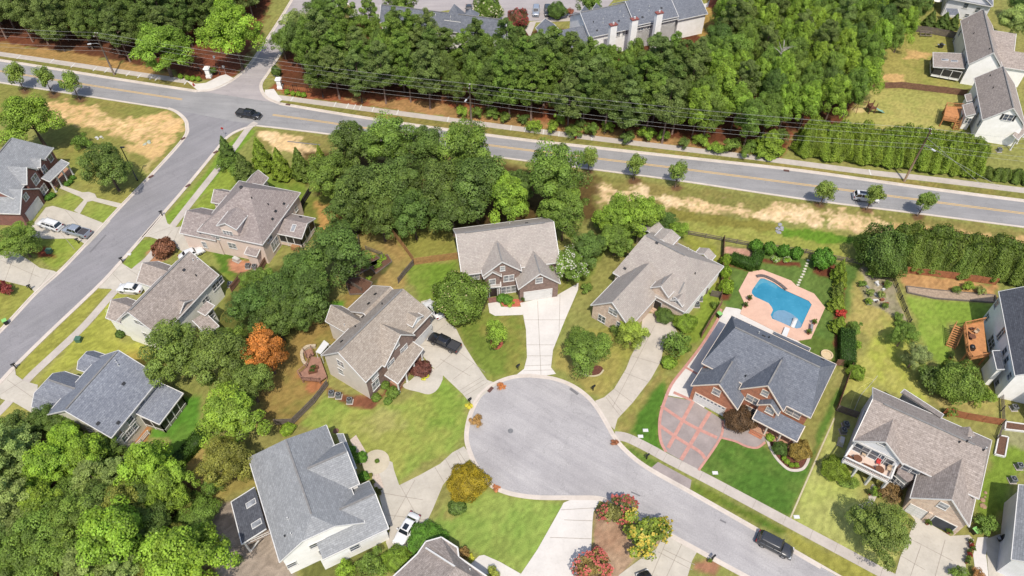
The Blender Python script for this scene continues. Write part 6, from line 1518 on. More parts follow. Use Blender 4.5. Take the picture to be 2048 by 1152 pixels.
# dead tree in the wood and dead sapling
m = MB(); g = random.Random(3)
for k in range(26):
    a = g.uniform(0, 6.28); z = g.uniform(7, 13); L = g.uniform(.8, 2.4); m.tube([(0,0,z),(L*.5*math.cos(a),L*.5*math.sin(a),z+L*.5),(L*math.cos(a),L*math.sin(a),z+L*.8)], [.09,.06,.03], 5)
m.tube([(0,0,0),(.1,0,6),(0,.1,13.5)], [.25,.18,.05], 8)
q = P(1566,100,12.5); t = local_thing('dead_tree', 'bare grey dead tree standing among the green crowns', 'tree', (q.x,q.y,0)); m.build('trunk', M('dead_wood', A(190,180,172), .9, .1, 3, 'obj'), t, uv=False)
# ------------------------------------------------------------------ apartments and houses beyond the woods
z = off(1536, 0)
def gable_house(name, label, a, b, ridge_pt, zr, roof, wall, ze, **k):
    """long eave a-b, far eave mirrored across the ridge"""
    a, b, r = Vector(a), Vector(b), Vector(ridge_pt); u = (b-a); u.z = 0; u.normalize(); q = r-a; q.z = 0; per = q-u*q.dot(u)
    d = a+per*2; d.z = ze
    h = House(name, label, 'house', a, b, d, roof, wall); h.main(ze, zr, **k); h.ridge_cap(h.w(.3,h.W/2,zr), h.w(h.L-.3,h.W/2,zr)); return h
N1 = gable_house('white_house', 'white house with brown roof and skylit screened porch at the top right', z(1605,515,5.3), z(1540,165,5.3), z(1810,440,9.0), 9.0, roof_rose, side_white, 5.3)
N1.gable(z(1905,420,5.0), z(1985,270,5.0), 5.0, 7.4, 7); N1.gable(z(2090,570,4.6), z(2050,440,4.6), 4.6, 7, 9)
N1.shed(z(1545,370,3.4), z(1550,440,3.4), z(1620,360,3.4), 3.4, 4.0, walls='') if False else None
a, b, c1, d1 = N1.shed(z(1325,530,3.2), z(1322,412,3.2), z(1560,560,3.2), 3.0, 4.0)
screen_porch(N1, [c1, a, b, d1], .5, 2.85, (3,2,3), .5)
N1.vent(1536+1415/4, 480/4, 'skylight'); N1.vent(1536+1490/4, 490/4, 'skylight')
for x, y, k in ((1600,185,'pipe'),(1645,270,'dark'),(1770,395,'dark')): N1.vent(1536+x/4, y/4, k)
for x, y, w, h in ((1485,325,.9,1.5),(1535,265,.9,1.3),(1565,405,.8,1.3),(1585,510,.8,1.4),(1533,615,1.0,1.5)): N1.win(1536+x/4, y/4, w, h, 1)
N1.finish()
N2 = gable_house('white_house', 'white house with shuttered gable window and orange deck at the right edge', z(1715,960,5.3), z(1650,625,5.3), z(1970,885,9.2), 9.2, roof_rose, side_white, 5.3)
blk = M('shutter_black', A(50,50,54), .6, .1)
N2.win(1536+1920/4, 940/4, 1.7, 1.4, 2, 2, shut=blk)
for x, y, w, h in ((1660,790,.8,1.4),(1665,870,.8,1.2),(1680,920,.8,1.3),(1690,985,.8,1.3)): N2.win(1536+x/4, y/4, w, h, 1)
N2.shed(z(1585,925,3.6), z(1560,835,3.6), z(1650,930,3.6), 3.4, 4.4, walls='flr'); N2.shed(z(1590,810,3.4), z(1575,755,3.4), z(1630,810,3.4), 3.3, 3.9, walls='flr')
N2.win(1536+1600/4, 965/4, 1.0, 1.3, 2); N2.win(1536+1555/4, 935/4, .7, 1.3, 1)
for x, y in ((1775,608),(1800,705),(1890,535)): N2.vent(1536+x/4, y/4, 'dark')
N2.shed(z(2000,1120,3.0), z(2110,1010,3.0), z(1990,1050,3.0), 3.0, 3.6, posts=3)
N2.finish()
N3 = House('grey_house', 'grey sided house with gable windows in the top right corner', 'house', z(1440,-10,5.0), z(1790,55,5.0), z(1500,-260,5.0), roof_slate, side_grey)
N3.main(5.0, 5.6, 0, 0, walls='lb', y0=.1); g = N3.gable(z(1435,-15,5.0), z(1800,50,5.0), 5.0, 8.6, 11, walls='flr')
for x, y, w, h in ((1583,45,1.0,1.3),(1677,80,1.0,1.3),(1590,125,.9,.9)): N3.win(1536+x/4, y/4, w, h, 1)
N3.shed(z(1440,115,2.9), z(1540,120,2.9), z(1450,75,2.9), 2.7, 3.2)
N3.finish()
# apartments
z = off(512, 0)
O1 = gable_house('apartment_building', 'long apartment building with slate roof behind the pines, top left of centre', z(985,180,6.0), z(1990,310,6.0), z(1015,38,9.5), 9.5, roof_slate, side_white, 6.0)
g = O1.gable(z(1520,95,6.5), z(1640,112,6.5), 6.5, 9.6, -5) if False else None
tp = z(1585,30,11.5); tb = [tp+O1.u*sx*2.2+O1.v*sy*2.2 for sx, sy in ((-1,-1),(1,-1),(1,1),(-1,1))]
for p in tb: p.z = 8.2
for i in range(4): O1.slope([tb[i], tb[(i+1)%4], tp], 'turret_roof')
tp = z(1715,70,9.8); tb = [tp+O1.u*sx*1.8+O1.v*sy*1.8 for sx, sy in ((-1,-1),(1,-1),(1,1),(-1,1))]
for p in tb: p.z = 8.0
for i in range(4): O1.slope([tb[i], tb[(i+1)%4], tp], 'turret_roof')
for x, y in ((1108,85),(1295,130),(1435,118),(1557,135),(1555,165),(1120,150)): O1.vent(512+x/4, y/4, 'pipe')
O1.finish()
z = off(1024, 0)
O2 = gable_house('apartment_building', 'white apartment building with slate roof and three brick capped chimneys at the top', z(625,302,6.0), z(1330,150,6.0), z(582,92,9.6), 9.6, roof_slate, side_white, 6.0)
O2.main(6.6, 10.2, 0, 0, x0=O2.L*.5, x1=O2.L, walls='fblr')
O2.main(5.6, 8.8, 0, 0, x0=O2.L, x1=O2.L+9, walls='fblr')
O2.main(4.0, 7.0, 0, 0, x0=-11, x1=.2, y0=.5, y1=8.5, walls='fblr')
O2.gable(z(190,225,4.2), z(335,190,4.2), 4.2, 6.2, 5)
for x, y in ((545,60),(640,40)): O2.gable(z(x,y+40,7.2), z(x+62,y+24,7.2), 7.2, 8.8, 4, z0=5)
for x, y in ((810,200),(980,155),(1178,104)):
    p = z(x, y, 10.2); c = Vector((p.x, p.y, 0)); O2.box('chimney', side_white, c, 1.7, 1.0, 0, 10.2); O2.box('chimney_cap', M('chimney_brick', A(150,84,76), .9, .15, 4), c, 1.95, 1.2, 10.2, 10.45); O2.box('chimney_pot', white_plastic, c, .35, .35, 10.45, 10.9)
for x, y, w in ((850,270,.8),(905,260,1.4),(1030,225,1.4),(1100,210,1.4)): O2.win(1024+x/4, y/4, w, 1.2, 2)
for x, y, k in ((650,180,'dark'),(730,150,'pipe'),(728,185,'pipe'),(855,168,'box'),(890,130,'pipe'),(1018,85,'pipe'),(1043,138,'box'),(1100,50,'pipe'),(1095,88,'pipe'),(1195,65,'box'),(680,245,'box'),(865,95,'pipe')): O2.vent(1024+x/4, y/4, k)
O2.finish()
m = MB()
z = off(1024,0)
p0, p1 = z(1600,60), z(1625,-20); d = (p1-p0).normalized(); s = Vector((-d.y,d.x,0))
for k in range(7): q = p0+d*(k*.45); m.bar(q-s*1.1+Vector((0,0,.1+.17*k)), q+s*1.1+Vector((0,0,.1+.17*k)), .45, .17)
tag(m.build('garden_steps', M('steps_brick', A(182,110,80), .9, .15, 4)), 'flight of red brick garden steps right of the apartments', 'steps')
# ------------------------------------------------------------------ vehicles (local: x forward, y left, z up)
def carpaint(name, c, rough=.25): return M(name, c, rough, .03, 1, 'obj', coat=.6, spec=.5)
paint = dict(white=carpaint('paint_white', A(244,244,244)), black=carpaint('paint_black', (.012,.012,.014)), silver=M('paint_silver', A(186,194,206), .3, .03, 1, 'obj', metal=.4, coat=.5), charcoal=carpaint('paint_charcoal', (.03,.031,.034)), grey=carpaint('paint_grey', A(120,122,128)))
tyre_m = M('tyre', (.018,.018,.018), .9, .1, 4, 'obj'); rim_m = M('rim', A(176,178,182), .35, .05, 2, 'obj', metal=.7)
lamp_m = M('head_lamp', A(236,238,240), .1, .03, 2, 'obj'); tail_m = M('tail_lamp', A(150,28,28), .25, .1, 2, 'obj'); bed_m = M('bed_liner', A(70,68,72), .8, .2, 3, 'obj'); plastic_m = M('black_plastic', (.03,.03,.032), .6, .1, 3, 'obj')
def loft(m, secs, smooth=True, cap=True):
    """secs: rings of equal length"""
    b = len(m.v); n = len(secs[0])
    for r in secs: m.v += [tuple(p) for p in r]
    for k in range(len(secs)-1):
        for j in range(n):
            j2 = (j+1) % n; m.f.append((b+k*n+j, b+(k+1)*n+j, b+(k+1)*n+j2, b+k*n+j2)); m.sm.append(smooth)
    if cap:
        m.f.append(tuple(b+j for j in range(n))); m.sm.append(False)
        m.f.append(tuple(b+(len(secs)-1)*n+j for j in reversed(range(n)))); m.sm.append(False)
def ring(x, hw, z0, z1, r=.12, tum=.0):
    """rounded body section; tum = how much the top leans in"""
    w2 = hw-tum
    return [(x,-hw*.93,z0),(x,hw*.93,z0),(x,hw,z0+.15),(x,hw,z0+(z1-z0)*.6),(x,(hw+w2)/2+.0,z1-r),(x,w2-r,z1),(x,-w2+r,z1),(x,-(hw+w2)/2,z1-r),(x,-hw,z0+(z1-z0)*.6),(x,-hw,z0+.15)]
def car(kind, color, rear, front, label, name, cat, L=4.8, roofglass=False, rack=False, cover=False, length_fix=None):
    rp, fp = P(*rear), P(*front); c = (rp+fp)/2; d = fp-rp; ang = math.atan2(d.y, d.x)
    W = {'sedan':1.82,'suv':1.95,'pickup':2.0}[kind]; hw = W/2; pm = paint[color]
    t = local_thing(name, label, cat, (c.x, c.y, .03), ang)
    x0, x1 = -L/2, L/2
    m = MB()
    if kind == 'sedan':
        belt = .92; S = [(x0,.74,.35,.72),(x0+.12,.84,.28,.90),(x0+.6,.9,.24,.98),(x0+1.2,hw,.22,.97),(-.2,hw,.22,.94),(x1-1.5,hw,.22,.93),(x1-.8,hw-.02,.22,.86),(x1-.25,.82,.25,.74),(x1,.66,.32,.6)]
    elif kind == 'suv':
        belt = 1.08; S = [(x0,.82,.42,.95),(x0+.1,.9,.34,1.08),(x0+.7,hw,.3,1.12),(-.2,hw,.3,1.1),(x1-1.4,hw,.3,1.1),(x1-.8,hw-.02,.3,1.06),(x1-.2,.88,.32,.95),(x1,.74,.4,.74)]
    else:
        belt = 1.1; S = [(x0,.9,.5,1.0),(x0+.06,.96,.42,1.14),(x0+.8,hw,.4,1.16),(-.2,hw,.4,1.14),(x1-1.5,hw,.4,1.14),(x1-.7,hw,.4,1.1),(x1-.15,.92,.42,1.0),(x1,.82,.5,.82)]
    loft(m, [ring(x, h, a, b, .1, .06) for x, h, a, b in S])
    body = m.build('body', pm, t, uv=False)
    # cabin: (x, half width bottom, half width top, z bottom, z top)
    if kind == 'sedan': cx = [x0+.65, x0+1.35, x0+1.5, .35, .5, x1-1.35]; zt = 1.43
    elif kind == 'suv': cx = [x0+.12, x0+.5, x0+.7, .5, .6, x1-1.25]; zt = 1.74
    else: cx = [x0+1.95, x0+2.15, x0+2.3, .85, .95, x1-1.35]; zt = 1.78
    g = MB()
    def gr(x, zz, hwb): return [(x,-hwb,zz),(x,hwb,zz)]
    hb, ht = hw-.06, hw-.26
    A_, B_2, C_2, D_2 = cx[0], cx[1], cx[4], cx[5]
    lo = [(A_,-hb+.05,belt-.08),(A_,hb-.05,belt-.08),(D_2,hb-.08,belt-.1),(D_2,-hb+.08,belt-.1)]
    hi = [(B_2,-ht,zt-.04),(B_2,ht,zt-.04),(C_2,ht,zt-.04),(C_2,-ht,zt-.04)]
    names = ['rear_window','side_window','windshield','side_window']
    for k in range(4):
        w = MB(); w.poly([lo[k], lo[(k+1)%4], hi[(k+1)%4], hi[k]]); w.build(names[k], car_glass, t, uv=False, fixn=False)
    r = MB()
    rx0, rx1 = B_2-.08, C_2+.1
    loft(r, [[(x,-h,zt-.07),(x,h,zt-.07),(x,h-.02,zt),(x,h-.2,zt+.05),(x,-h+.2,zt+.05),(x,-h+.02,zt)] for x, h in ((rx0,ht-.02),(rx0+.25,ht+.03),((rx0+rx1)/2,ht+.04),(rx1-.25,ht+.03),(rx1,ht-.02))])
    r.build('roof', pm, t, uv=False)
    p = MB()
    for sy in (-1, 1):
        p.bar((A_,sy*(hb-.05),belt-.08),(B_2,sy*ht,zt-.03),.09); p.bar((D_2,sy*(hb-.08),belt-.1),(C_2,sy*ht,zt-.03),.08)
        for f in ((.34,.67) if kind == 'suv' else ((.45,) if kind == 'sedan' else (.4,))):
            xb = A_+(D_2-A_)*f; xt = B_2+(C_2-B_2)*f; p.bar((xb,sy*(hb-.05),belt-.08),(xt,sy*(ht+.01),zt-.03),.09)
    p.build('pillars', pm, t, uv=False)
    # wheels
    wr_ = {'sedan':.33,'suv':.38,'pickup':.4}[kind]; wb = L*.295
    for sx in (-1, 1):
        for sy in (-1, 1):
            w = MB(); prof = [(wr_*.62,-.11),(wr_*.96,-.1),(wr_,-.05),(wr_,.05),(wr_*.96,.1),(wr_*.62,.11)]
            w.lathe(prof, 16, (sx*wb, sy*(hw-.1), wr_), 'y'); ty = w.build('wheel', tyre_m, t, uv=False)
            q = MB(); q.lathe([(wr_*.6,-.115),(wr_*.6,.115)], 12, (sx*wb, sy*(hw-.1), wr_), 'y'); q.lathe([(.08,-.13),(.08,.13)], 8, (sx*wb, sy*(hw-.1), wr_), 'y'); q.build('rim', rim_m, ty, uv=False)
    zl = S[-1][3]; 
    for sy in (-1, 1):
        q = MB(); q.box(x1-.3,x1-.05,sy*(hw-.28)-.2,sy*(hw-.28)+.2,zl-.06,zl+.1); q.build('headlight', lamp_m, t, uv=False)
        q = MB(); q.box(x0-.02,x0+.14,sy*(hw-.22)-.16,sy*(hw-.22)+.16,belt-.3,belt-.05); q.build('tail_light', tail_m, t, uv=False)
        q = MB(); q.box(D_2-.45,D_2-.28,sy*(hw+.1)-.1,sy*(hw+.1)+.1,belt-.02,belt+.14); q.build('mirror', pm, t, uv=False)
    q = MB(); q.box(x1-.06,x1+.05,-.5,.5,zl-.28,zl-.08); q.build('grille', plastic_m, t, uv=False)
    q = MB(); q.box(x1-.2,x1+.06,-hw+.12,hw-.12,.3,.46); q.build('front_bumper', pm if kind != 'pickup' else rim_m, t, uv=False)
    q = MB(); q.box(x0-.06,x0+.15,-hw+.12,hw-.12,.34,.52); q.build('rear_bumper', pm if kind != 'pickup' else rim_m, t, uv=False)
    if kind == 'pickup':
        bx0, bx1 = x0+.1, A_-.05
        q = MB(); q.box(bx0,bx1,-hw+.14,hw-.14,belt-.02,belt+.065); b = q.build('bed_cover' if cover else 'cargo_bed', plastic_m if cover else bed_m, t, uv=False)
        q = MB()
        for sy in (-1, 1): q.box(bx0-.05,bx1,sy*(hw-.1)-.07,sy*(hw-.1)+.07,belt,belt+.16)
        q.box(bx0-.08,bx0+.04,-hw+.1,hw-.1,belt,belt+.16); q.build('bed_rail', pm, t, uv=False)
    if roofglass:
        q = MB(); xm = (rx0+rx1)/2
        q.box(xm-.1 if kind == 'sedan' else xm-.9, xm+.75 if kind == 'sedan' else xm+.9,-ht+.3,ht-.3,zt+.03,zt+.062); q.build('sunroof', car_glass, t, uv=False)
    if rack:
        q = MB()
        for sy in (-1, 1): q.bar((rx0+.2,sy*(ht-.08),zt+.1),(rx1-.3,sy*(ht-.08),zt+.1),.05)
        q.build('roof_rack', rim_m, t, uv=False)
    return t
car('pickup','black',(472,229),(527,238),'black pickup truck driving through the road junction','pickup_truck','pickup truck',5.7,cover=True)
car('suv','white',(1702,396),(1757,403),'white car with dark glass roof driving on the main road','parked_car','car',4.9,roofglass=True)
car('suv','white',(130,463),(76,446),'white sport utility car parked on the left driveway','parked_car','car',5.3,rack=True)
car('pickup','silver',(185,476),(128,460),'silver pickup with open bed behind the white car on the left driveway','pickup_truck','pickup truck',5.7)
car('sedan','white',(285,583),(241,579),'white hatchback parked in front of the cream house','parked_car','car',4.5)
car('pickup','black',(921,705),(858,676),'black pickup with covered bed on the curved driveway','pickup_truck','pickup truck',5.8,cover=True)
car('sedan','white',(884,640),(852,606),'white car half hidden between the tan house and the round tree','parked_car','car',4.7)
car('sedan','white',(832,1032),(796,1092),'white sedan with dark sunroof on the driveway of the grey roof','parked_car','car',4.8,roofglass=True)
car('suv','charcoal',(1516,1078),(1578,1110),'black car parked at the kerb of the cul-de-sac road','parked_car','car',4.8)
car('suv','silver',(1073,14),(1071,40),'silver car in the top apartment parking bay','parked_car','car',4.8)
car('suv','charcoal',(1094,14),(1097,40),'dark car in the top apartment parking bay beside the small tree','parked_car','car',4.8)
car('sedan','charcoal',(938,14),(938,30),'dark car behind the top left apartment turret','parked_car','car',4.6)
car('sedan','white',(372,517),(398,506),'white car roof showing between the pink house and the rust brown bush','parked_car','car',4.6)
car('suv','black',(1306,1196),(1292,1168),'black car nose at the bottom edge on the driveway','parked_car','car',4.8)
# ------------------------------------------------------------------ poles, lines, lamps
def at3(x, y, z): return P(x, y, z)
POLES = []
def utility_pole(bx, by, h, label, lamp=0, lampd=(-1,-.35), mat=wood_pole):
    b = P(bx, by); t = thing('utility_pole', label, 'utility pole', (b.x,b.y,0), 'utility poles along the main road')
    m = MB(); m.tube([b-Vector((0,0,.2)), b+Vector((0,0,h))], [.24,.15], 10); m.build('pole', mat, t)
    m = MB(); dy = Vector((.13,1,0)).normalized(); m.bar(b+dy*-.9+Vector((0,0,h-.5)), b+dy*.9+Vector((0,0,h-.5)), .12); m.build('crossarm', wood_pole, t)
    tips = []
    for k in (-.8, .8): q = b+dy*k+Vector((0,0,h-.44)); m = MB(); m.lathe([(.05,0),(.09,.08),(.05,.2)], 8, tuple(q)); m.build('insulator', white_plastic, t); tips.append(q+Vector((0,0,.2)))
    m = MB(); m.lathe([(.05,0),(.09,.08),(.05,.2)], 8, tuple(b+Vector((0,0,h)))); m.build('insulator', white_plastic, t)
    tips.append(b+Vector((0,0,h+.2)))
    for dz in (1.7, 3.4, 4.4): tips.append(b-dy*.16+Vector((0,0,h-dz)))
    if lamp:
        d = Vector((lampd[0], lampd[1], 0)).normalized(); p0 = b+Vector((0,0,lamp)); m = MB(); m.tube([p0, p0+d*.7+Vector((0,0,.35)), p0+d*1.9+Vector((0,0,.45))], .05, 6); arm = m.build('lamp_arm', grey_metal, t)
        m = MB(); q = p0+d*2.2+Vector((0,0,.42)); m.bar(q-d*.4, q+d*.45, .3, .16); m.build('lamp_head', M('lamp_shade', A(224,226,228), .3, .05, 2, 'obj'), t)
    m = MB(); m.tube([b+Vector((.05,-.22,.2)), b+Vector((.05,-.2,h*.6))], .035, 6); m.build('conduit', grey_metal, t)
    POLES.append(tips); return t
utility_pole(229,150,11.0,'grey utility pole with street lamp in front of the top left wood',8.2,(-1,-.3))
utility_pole(943,252,10.6,'grey utility pole with street lamp before the middle of the roadside wood',7.6,(-.4,-1))
utility_pole(1808,363,12.9,'brown wooden utility pole with white lamp in front of the tall cypress screen',9.0,(.6,-.9),M('pole_brown', A(146,120,88), .9, .2, 3, 'obj'))
wire_m = M('wire', (.3,.3,.29), .6, .05, 1)
offL = [p+Vector((-62,9,-.2)) for p in POLES[0]]; offR = [p+Vector((60,-9.0,0)) for p in POLES[2]]
runs = [offL]+POLES+[offR]
WNM = ['upper near','upper far','topmost','fourth','fifth','lowest']; SPN = ['left of the first utility pole','between the left and middle utility poles','between the middle and right utility poles','right of the last utility pole']
for i in range(4):
    for k in range(6):
        a, b = runs[i][k], runs[i+1][k]; n = 18; pts = []
        for j in range(n+1): t = j/n; q = a.lerp(b, t); q.z -= (.9 if k < 4 else 1.2)*4*t*(1-t)*min(1,(b-a).length/70); pts.append(q)
        m = MB(); m.tube(pts, .013 if k < 3 else .018, 4, False); tag(m.build('power_line', wire_m), '%s wire of the overhead line, %s' % (WNM[k], SPN[i]), 'power line', 'overhead power lines')
for k, (x, y) in enumerate(((1964,370),(2000,374))):
    m = MB(); b = P(1808,363); m.tube([b+Vector((0,0,11-k*1.4)), P(x,y)], .025, 4, False); tag(m.build('guy_wire', wire_m), 'guy wire from the brown pole down to the low hedge, %s one' % ('left' if k == 0 else 'right'), 'guy wire', 'guy wires')
def lamp_post(bx, by, h, label, head='lantern'):
    b = P(bx, by); t = thing('street_lamp', label, 'street lamp', (b.x,b.y,0)); m = MB(); m.tube([b, b+Vector((0,0,h))], [.13,.09] if head != 'lantern' else [.08,.05], 8); m.lathe([(.2,0),(.16,.3),(.08,.5)], 10, tuple(b)); m.build('post', black_paint, t)
    m = MB()
    if head == 'lantern': m.lathe([(.1,0),(.25,.12),(.28,.5),(.12,.62)], 10, tuple(b+Vector((0,0,h)))); m.build('lantern', white_plastic, t)
    else: m.bar(b+Vector((-.1,0,h)), b+Vector((.75,-.1,h+.05)), .32, .16); m.build('lamp_head', black_paint, t)
lamp_post(440,149,4.4,'black lamp post with white lantern at the entrance drive')
lamp_post(275,361,8.5,'tall dark street lamp leaning over the lawn by the side street','shoebox')
# entrance pillars, iron fence, hydrants, signs
for (x, y), l in (((419,154),'pale stone entrance pillar left of the entrance drive'),((561,176),'pale stone entrance pillar right of the entrance drive')):
    b = P(x, y); t = thing('entrance_pillar', l, 'pillar', (b.x,b.y,0), 'entrance pillars'); m = MB()
    m.box(b.x-.62,b.x+.62,b.y-.62,b.y+.62,0,.6); m.build('base', concrete('pillar_stone', (.72,.70,.67)) if 'pillar_stone' not in MATS else MATS['pillar_stone'], t)
    m = MB(); m.box(b.x-.5,b.x+.5,b.y-.5,b.y+.5,.6,2.3); m.build('shaft', MATS['pillar_stone'], t); m = MB(); m.box(b.x-.68,b.x+.68,b.y-.68,b.y+.68,2.3,2.5); m.box(b.x-.5,b.x+.5,b.y-.5,b.y+.5,2.5,2.68); m.build('cap', MATS['pillar_stone'], t)
def iron_fence(pts, h, label, step=.5):
    g = [P(*q) for q in pts]; t = thing('iron_fence', label, 'fence', (g[0].x,g[0].y,0)); m = MB(); pm = MB()
    for a, b in zip(g[:-1], g[1:]):
        for hh in (.2, h-.2): m.bar(a+Vector((0,0,hh)), b+Vector((0,0,hh)), .06)
        k = int((b-a).length/step)
        for j in range(k+1): q = a.lerp(b, j/max(k,1)); m.bar(q, q+Vector((0,0,h)), .035 if j % 5 else .09)
    m.build('railing', black_paint, t)
iron_fence([(566,178),(596,183),(624,187)], 1.7, 'black iron fence beside the right entrance pillar')
iron_fence([(412,152),(398,143),(380,141)], 1.7, 'black iron fence beside the left entrance pillar')
def hydrant(x, y, l):
    b = P(x, y, .05); t = thing('fire_hydrant', l, 'fire hydrant', tuple(b), 'fire hydrants'); m = MB(); m.lathe([(.2,0),(.2,.08),(.14,.1),(.14,.55),(.18,.58),(.16,.72),(.05,.84)], 10, tuple(b)); m.build('barrel', red_paint, t); m = MB(); m.bar(b+Vector((-.28,0,.45)), b+Vector((.28,0,.45)), .13); m.bar(b+Vector((0,-.25,.4)), b+Vector((0,0,.4)), .16); m.build('nozzle', red_paint, t)
hydrant(1151,277,'red fire hydrant on the pavement before the roadside wood'); hydrant(388,172,'red fire hydrant at the left corner of the entrance drive')
def sign(x, y, h, l, mat, col, sz=.6):
    b = P(x, y); t = thing('street_sign', l, 'sign', (b.x,b.y,0)); m = MB(); m.tube([b, b+Vector((0,0,h))], .035, 6); m.build('post', grey_metal, t); m = MB(); n = 8
    c = b+Vector((0,-.05,h-.2)); pts = [c+Vector((sz/2*math.cos(6.283*(k+.5)/n), 0, sz/2*math.sin(6.283*(k+.5)/n))) for k in range(n)]
    m.poly(pts); m.poly([p+Vector((0,.02,0)) for p in reversed(pts)])
    for k in range(n): a, c2 = pts[k], pts[(k+1)%n]; m.poly([a, a+Vector((0,.02,0)), c2+Vector((0,.02,0)), c2])
    m.build('sign_plate', mat, t)
sign(450,273,2.4,'red stop sign at the right corner of the side street',red_paint,0); sign(452,149,2.4,'small pale sign at the left corner of the entrance drive',grey_metal,0,.7)
MAILN = [(325,432,'by the pink house driveway'),(158,487,'at the corner of the left driveway'),(246,525,'by the cream house driveway'),(63,580,'at the lower left driveway'),(33,737,'at the driveway of the blue-grey roofed house'),(1186,781,'on the tan lawn by the cul-de-sac'),(1036,739,'left of the white driveway at the cul-de-sac top'),(1293,918,'on the grass strip by the stamped driveway'),(1424,1120,'at the mulch oval at the bottom'),(1233,1003,'among the red crape myrtle flowers'),(940,806,'among yellow flowers at the cul-de-sac left edge')]
def mailbox(x, y, l):
    b = P(x, y, .03); t = thing('mailbox', 'black mailbox on a post ' + l, 'mailbox', tuple(b), 'mailboxes'); m = MB(); m.box(b.x-.07,b.x+.07,b.y-.07,b.y+.07,b.z,b.z+1.15); m.bar(b+Vector((-.3,-.2,.8)), b+Vector((.25,.2,.8)), .07); m.build('post', black_paint, t)
    m = MB(); d = Vector((.8,.6,0)); prof = []; s = Vector((-.6,.8,0))
    sec = [(-.12,0),(.12,0),(.12,.16),(.06,.25),(-.06,.25),(-.12,.16)]
    loft(m, [[b+d*e+s*u+Vector((0,0,1.12+w)) for u, w in sec] for e in (-.32, .32)], False); m.build('box', black_paint, t)
for x, y, l in MAILN: mailbox(x, y, l)
a = tree('loose', 937, 812, 9, 'yellow flowers planted round the mailbox at the cul-de-sac', 'yellow', h=.6); blossoms(a, (232,204,60), 120, .2)
def bin_(x, y, l, lid, rot=0.0, body=black_paint):
    b = P(x, y, .03); t = local_thing('wheelie_bin', l, 'bin', tuple(b), rot); m = MB()
    loft(m, [[(-.26,-.3,.08),(.26,-.3,.08),(.26,.26,.08),(-.26,.26,.08)],[(-.34,-.4,1.0),(.34,-.4,1.0),(.34,.36,1.0),(-.34,.36,1.0)]], False); m.build('body', body, t, uv=False)
    m = MB(); m.box(-.37,.37,-.44,.4,1.0,1.07); m.build('lid', lid, t, uv=False)
    for sx in (-1,1): m = MB(); m.lathe([(.11,-.03),(.11,.03)], 10, (0,0,0), 'y'); o = m.build('wheel', tyre_m, t, uv=False); o.location = (sx*.3,.28,.11); o.rotation_euler = (0,0,1.57)
lime_m = M('lime_lid', A(150,214,120), .5, .08, 2, 'obj')
bin_(14,648,'black wheelie bin with lime lid at the kerb of the side street',lime_m,.7); bin_(1437,634,'black bin with lime lid at the end of the brown fence',lime_m,.5); bin_(1946,1066,'black bin with lime lid beside the open garage',lime_m,.4); bin_(1332,690,'dark bin half under the bush at the old driveway',dark_metal,.4)
for x, y, l in ((2003,1080,'covered dark grill at the right driveway edge'),(1880,95,'black barbecue grill on the lawn by the screened porch')):
    b = P(x, y, .03); t = thing('barbecue_grill', l, 'grill', tuple(b)); m = MB(); m.box(b.x-.55,b.x+.55,b.y-.3,b.y+.3,b.z+.1,b.z+.85); m.build('cabinet', dark_metal, t); m = MB(); m.lathe([(.42,.85),(.42,1.05),(.3,1.22),(.1,1.28)], 12, tuple(b)); m.build('hood', black_paint, t)
    for sy in (-1, 1): m = MB(); m.box(b.x+sy*.75-.2,b.x+sy*.75+.2,b.y-.25,b.y+.25,b.z+.8,b.z+.86); m.build('shelf', grey_metal, t)
# air conditioners and garden machines
def acunit(x, y, l, s=.8, col=None):
    b = P(x, y, 0); t = thing('air_conditioner', l, 'air conditioner', (b.x,b.y,0), 'air conditioners by the house walls'); m = MB(); m.box(b.x-s*.65,b.x+s*.65,b.y-s*.65,b.y+s*.65,0,.1); m.build('pad', conc_walk, t)
    m = MB(); m.box(b.x-s/2,b.x+s/2,b.y-s/2,b.y+s/2,.1,.85); m.build('casing', col or M('ac_grey', A(126,130,132), .5, .12, 3, 'obj'), t)
    m = MB(); m.lathe([(s*.4,.85),(s*.4,.88),(s*.36,.9)], 16, (b.x,b.y,0)); m.build('fan_guard', dark_metal, t); m = MB(); m.lathe([(s*.12,.9),(s*.1,.95)], 10, (b.x,b.y,0)); m.build('fan_motor', grey_metal, t)
for x, y, l in ((497,535,'air conditioner beside the pink house, left one'),(510,537,'air conditioner beside the pink house, right one'),(664,790,'air conditioner at the tan house wall, left of three'),(678,794,'air conditioner at the tan house wall, middle of three'),(700,804,'air conditioner at the tan house wall, right of three'),(1399,600,'air conditioner beside the tan brick house, upper one'),(1393,612,'air conditioner beside the tan brick house, lower one'),(1690,852,'air conditioner left of the balcony house, upper one'),(1685,864,'air conditioner left of the balcony house, lower one'),(2036,935,'air conditioner at the right edge, upper one'),(2023,962,'air conditioner at the right edge, lower one'),(462,572,'air conditioner at the back corner of the cream house'),(227,912,'pale air conditioner at the corner of the blue-grey roofed house'),(1997,303,'air conditioner at the white gable by the low hedge'),(2026,818,'air conditioner under the tall white house wall')): acunit(x, y, l)
def genset(x, y, l, a=0.0):
    b = P(x, y); t = local_thing('generator', l, 'generator', (b.x,b.y,.02), a); m = MB(); m.box(-.8,.8,-.45,.45,0,.1); m.build('pad', conc_walk, t, uv=False); m = MB(); loft(m, [[(-.65,-.35,.1),(.65,-.35,.1),(.65,.35,.1),(-.65,.35,.1)],[(-.65,-.35,.7),(.65,-.35,.7),(.65,.35,.7),(-.65,.35,.7)],[(-.58,-.28,.85),(.58,-.28,.85),(.58,.28,.85),(-.58,.28,.85)]], False); m.build('casing', M('generator_beige', A(214,212,206), .5, .05, 2, 'obj'), t, uv=False)
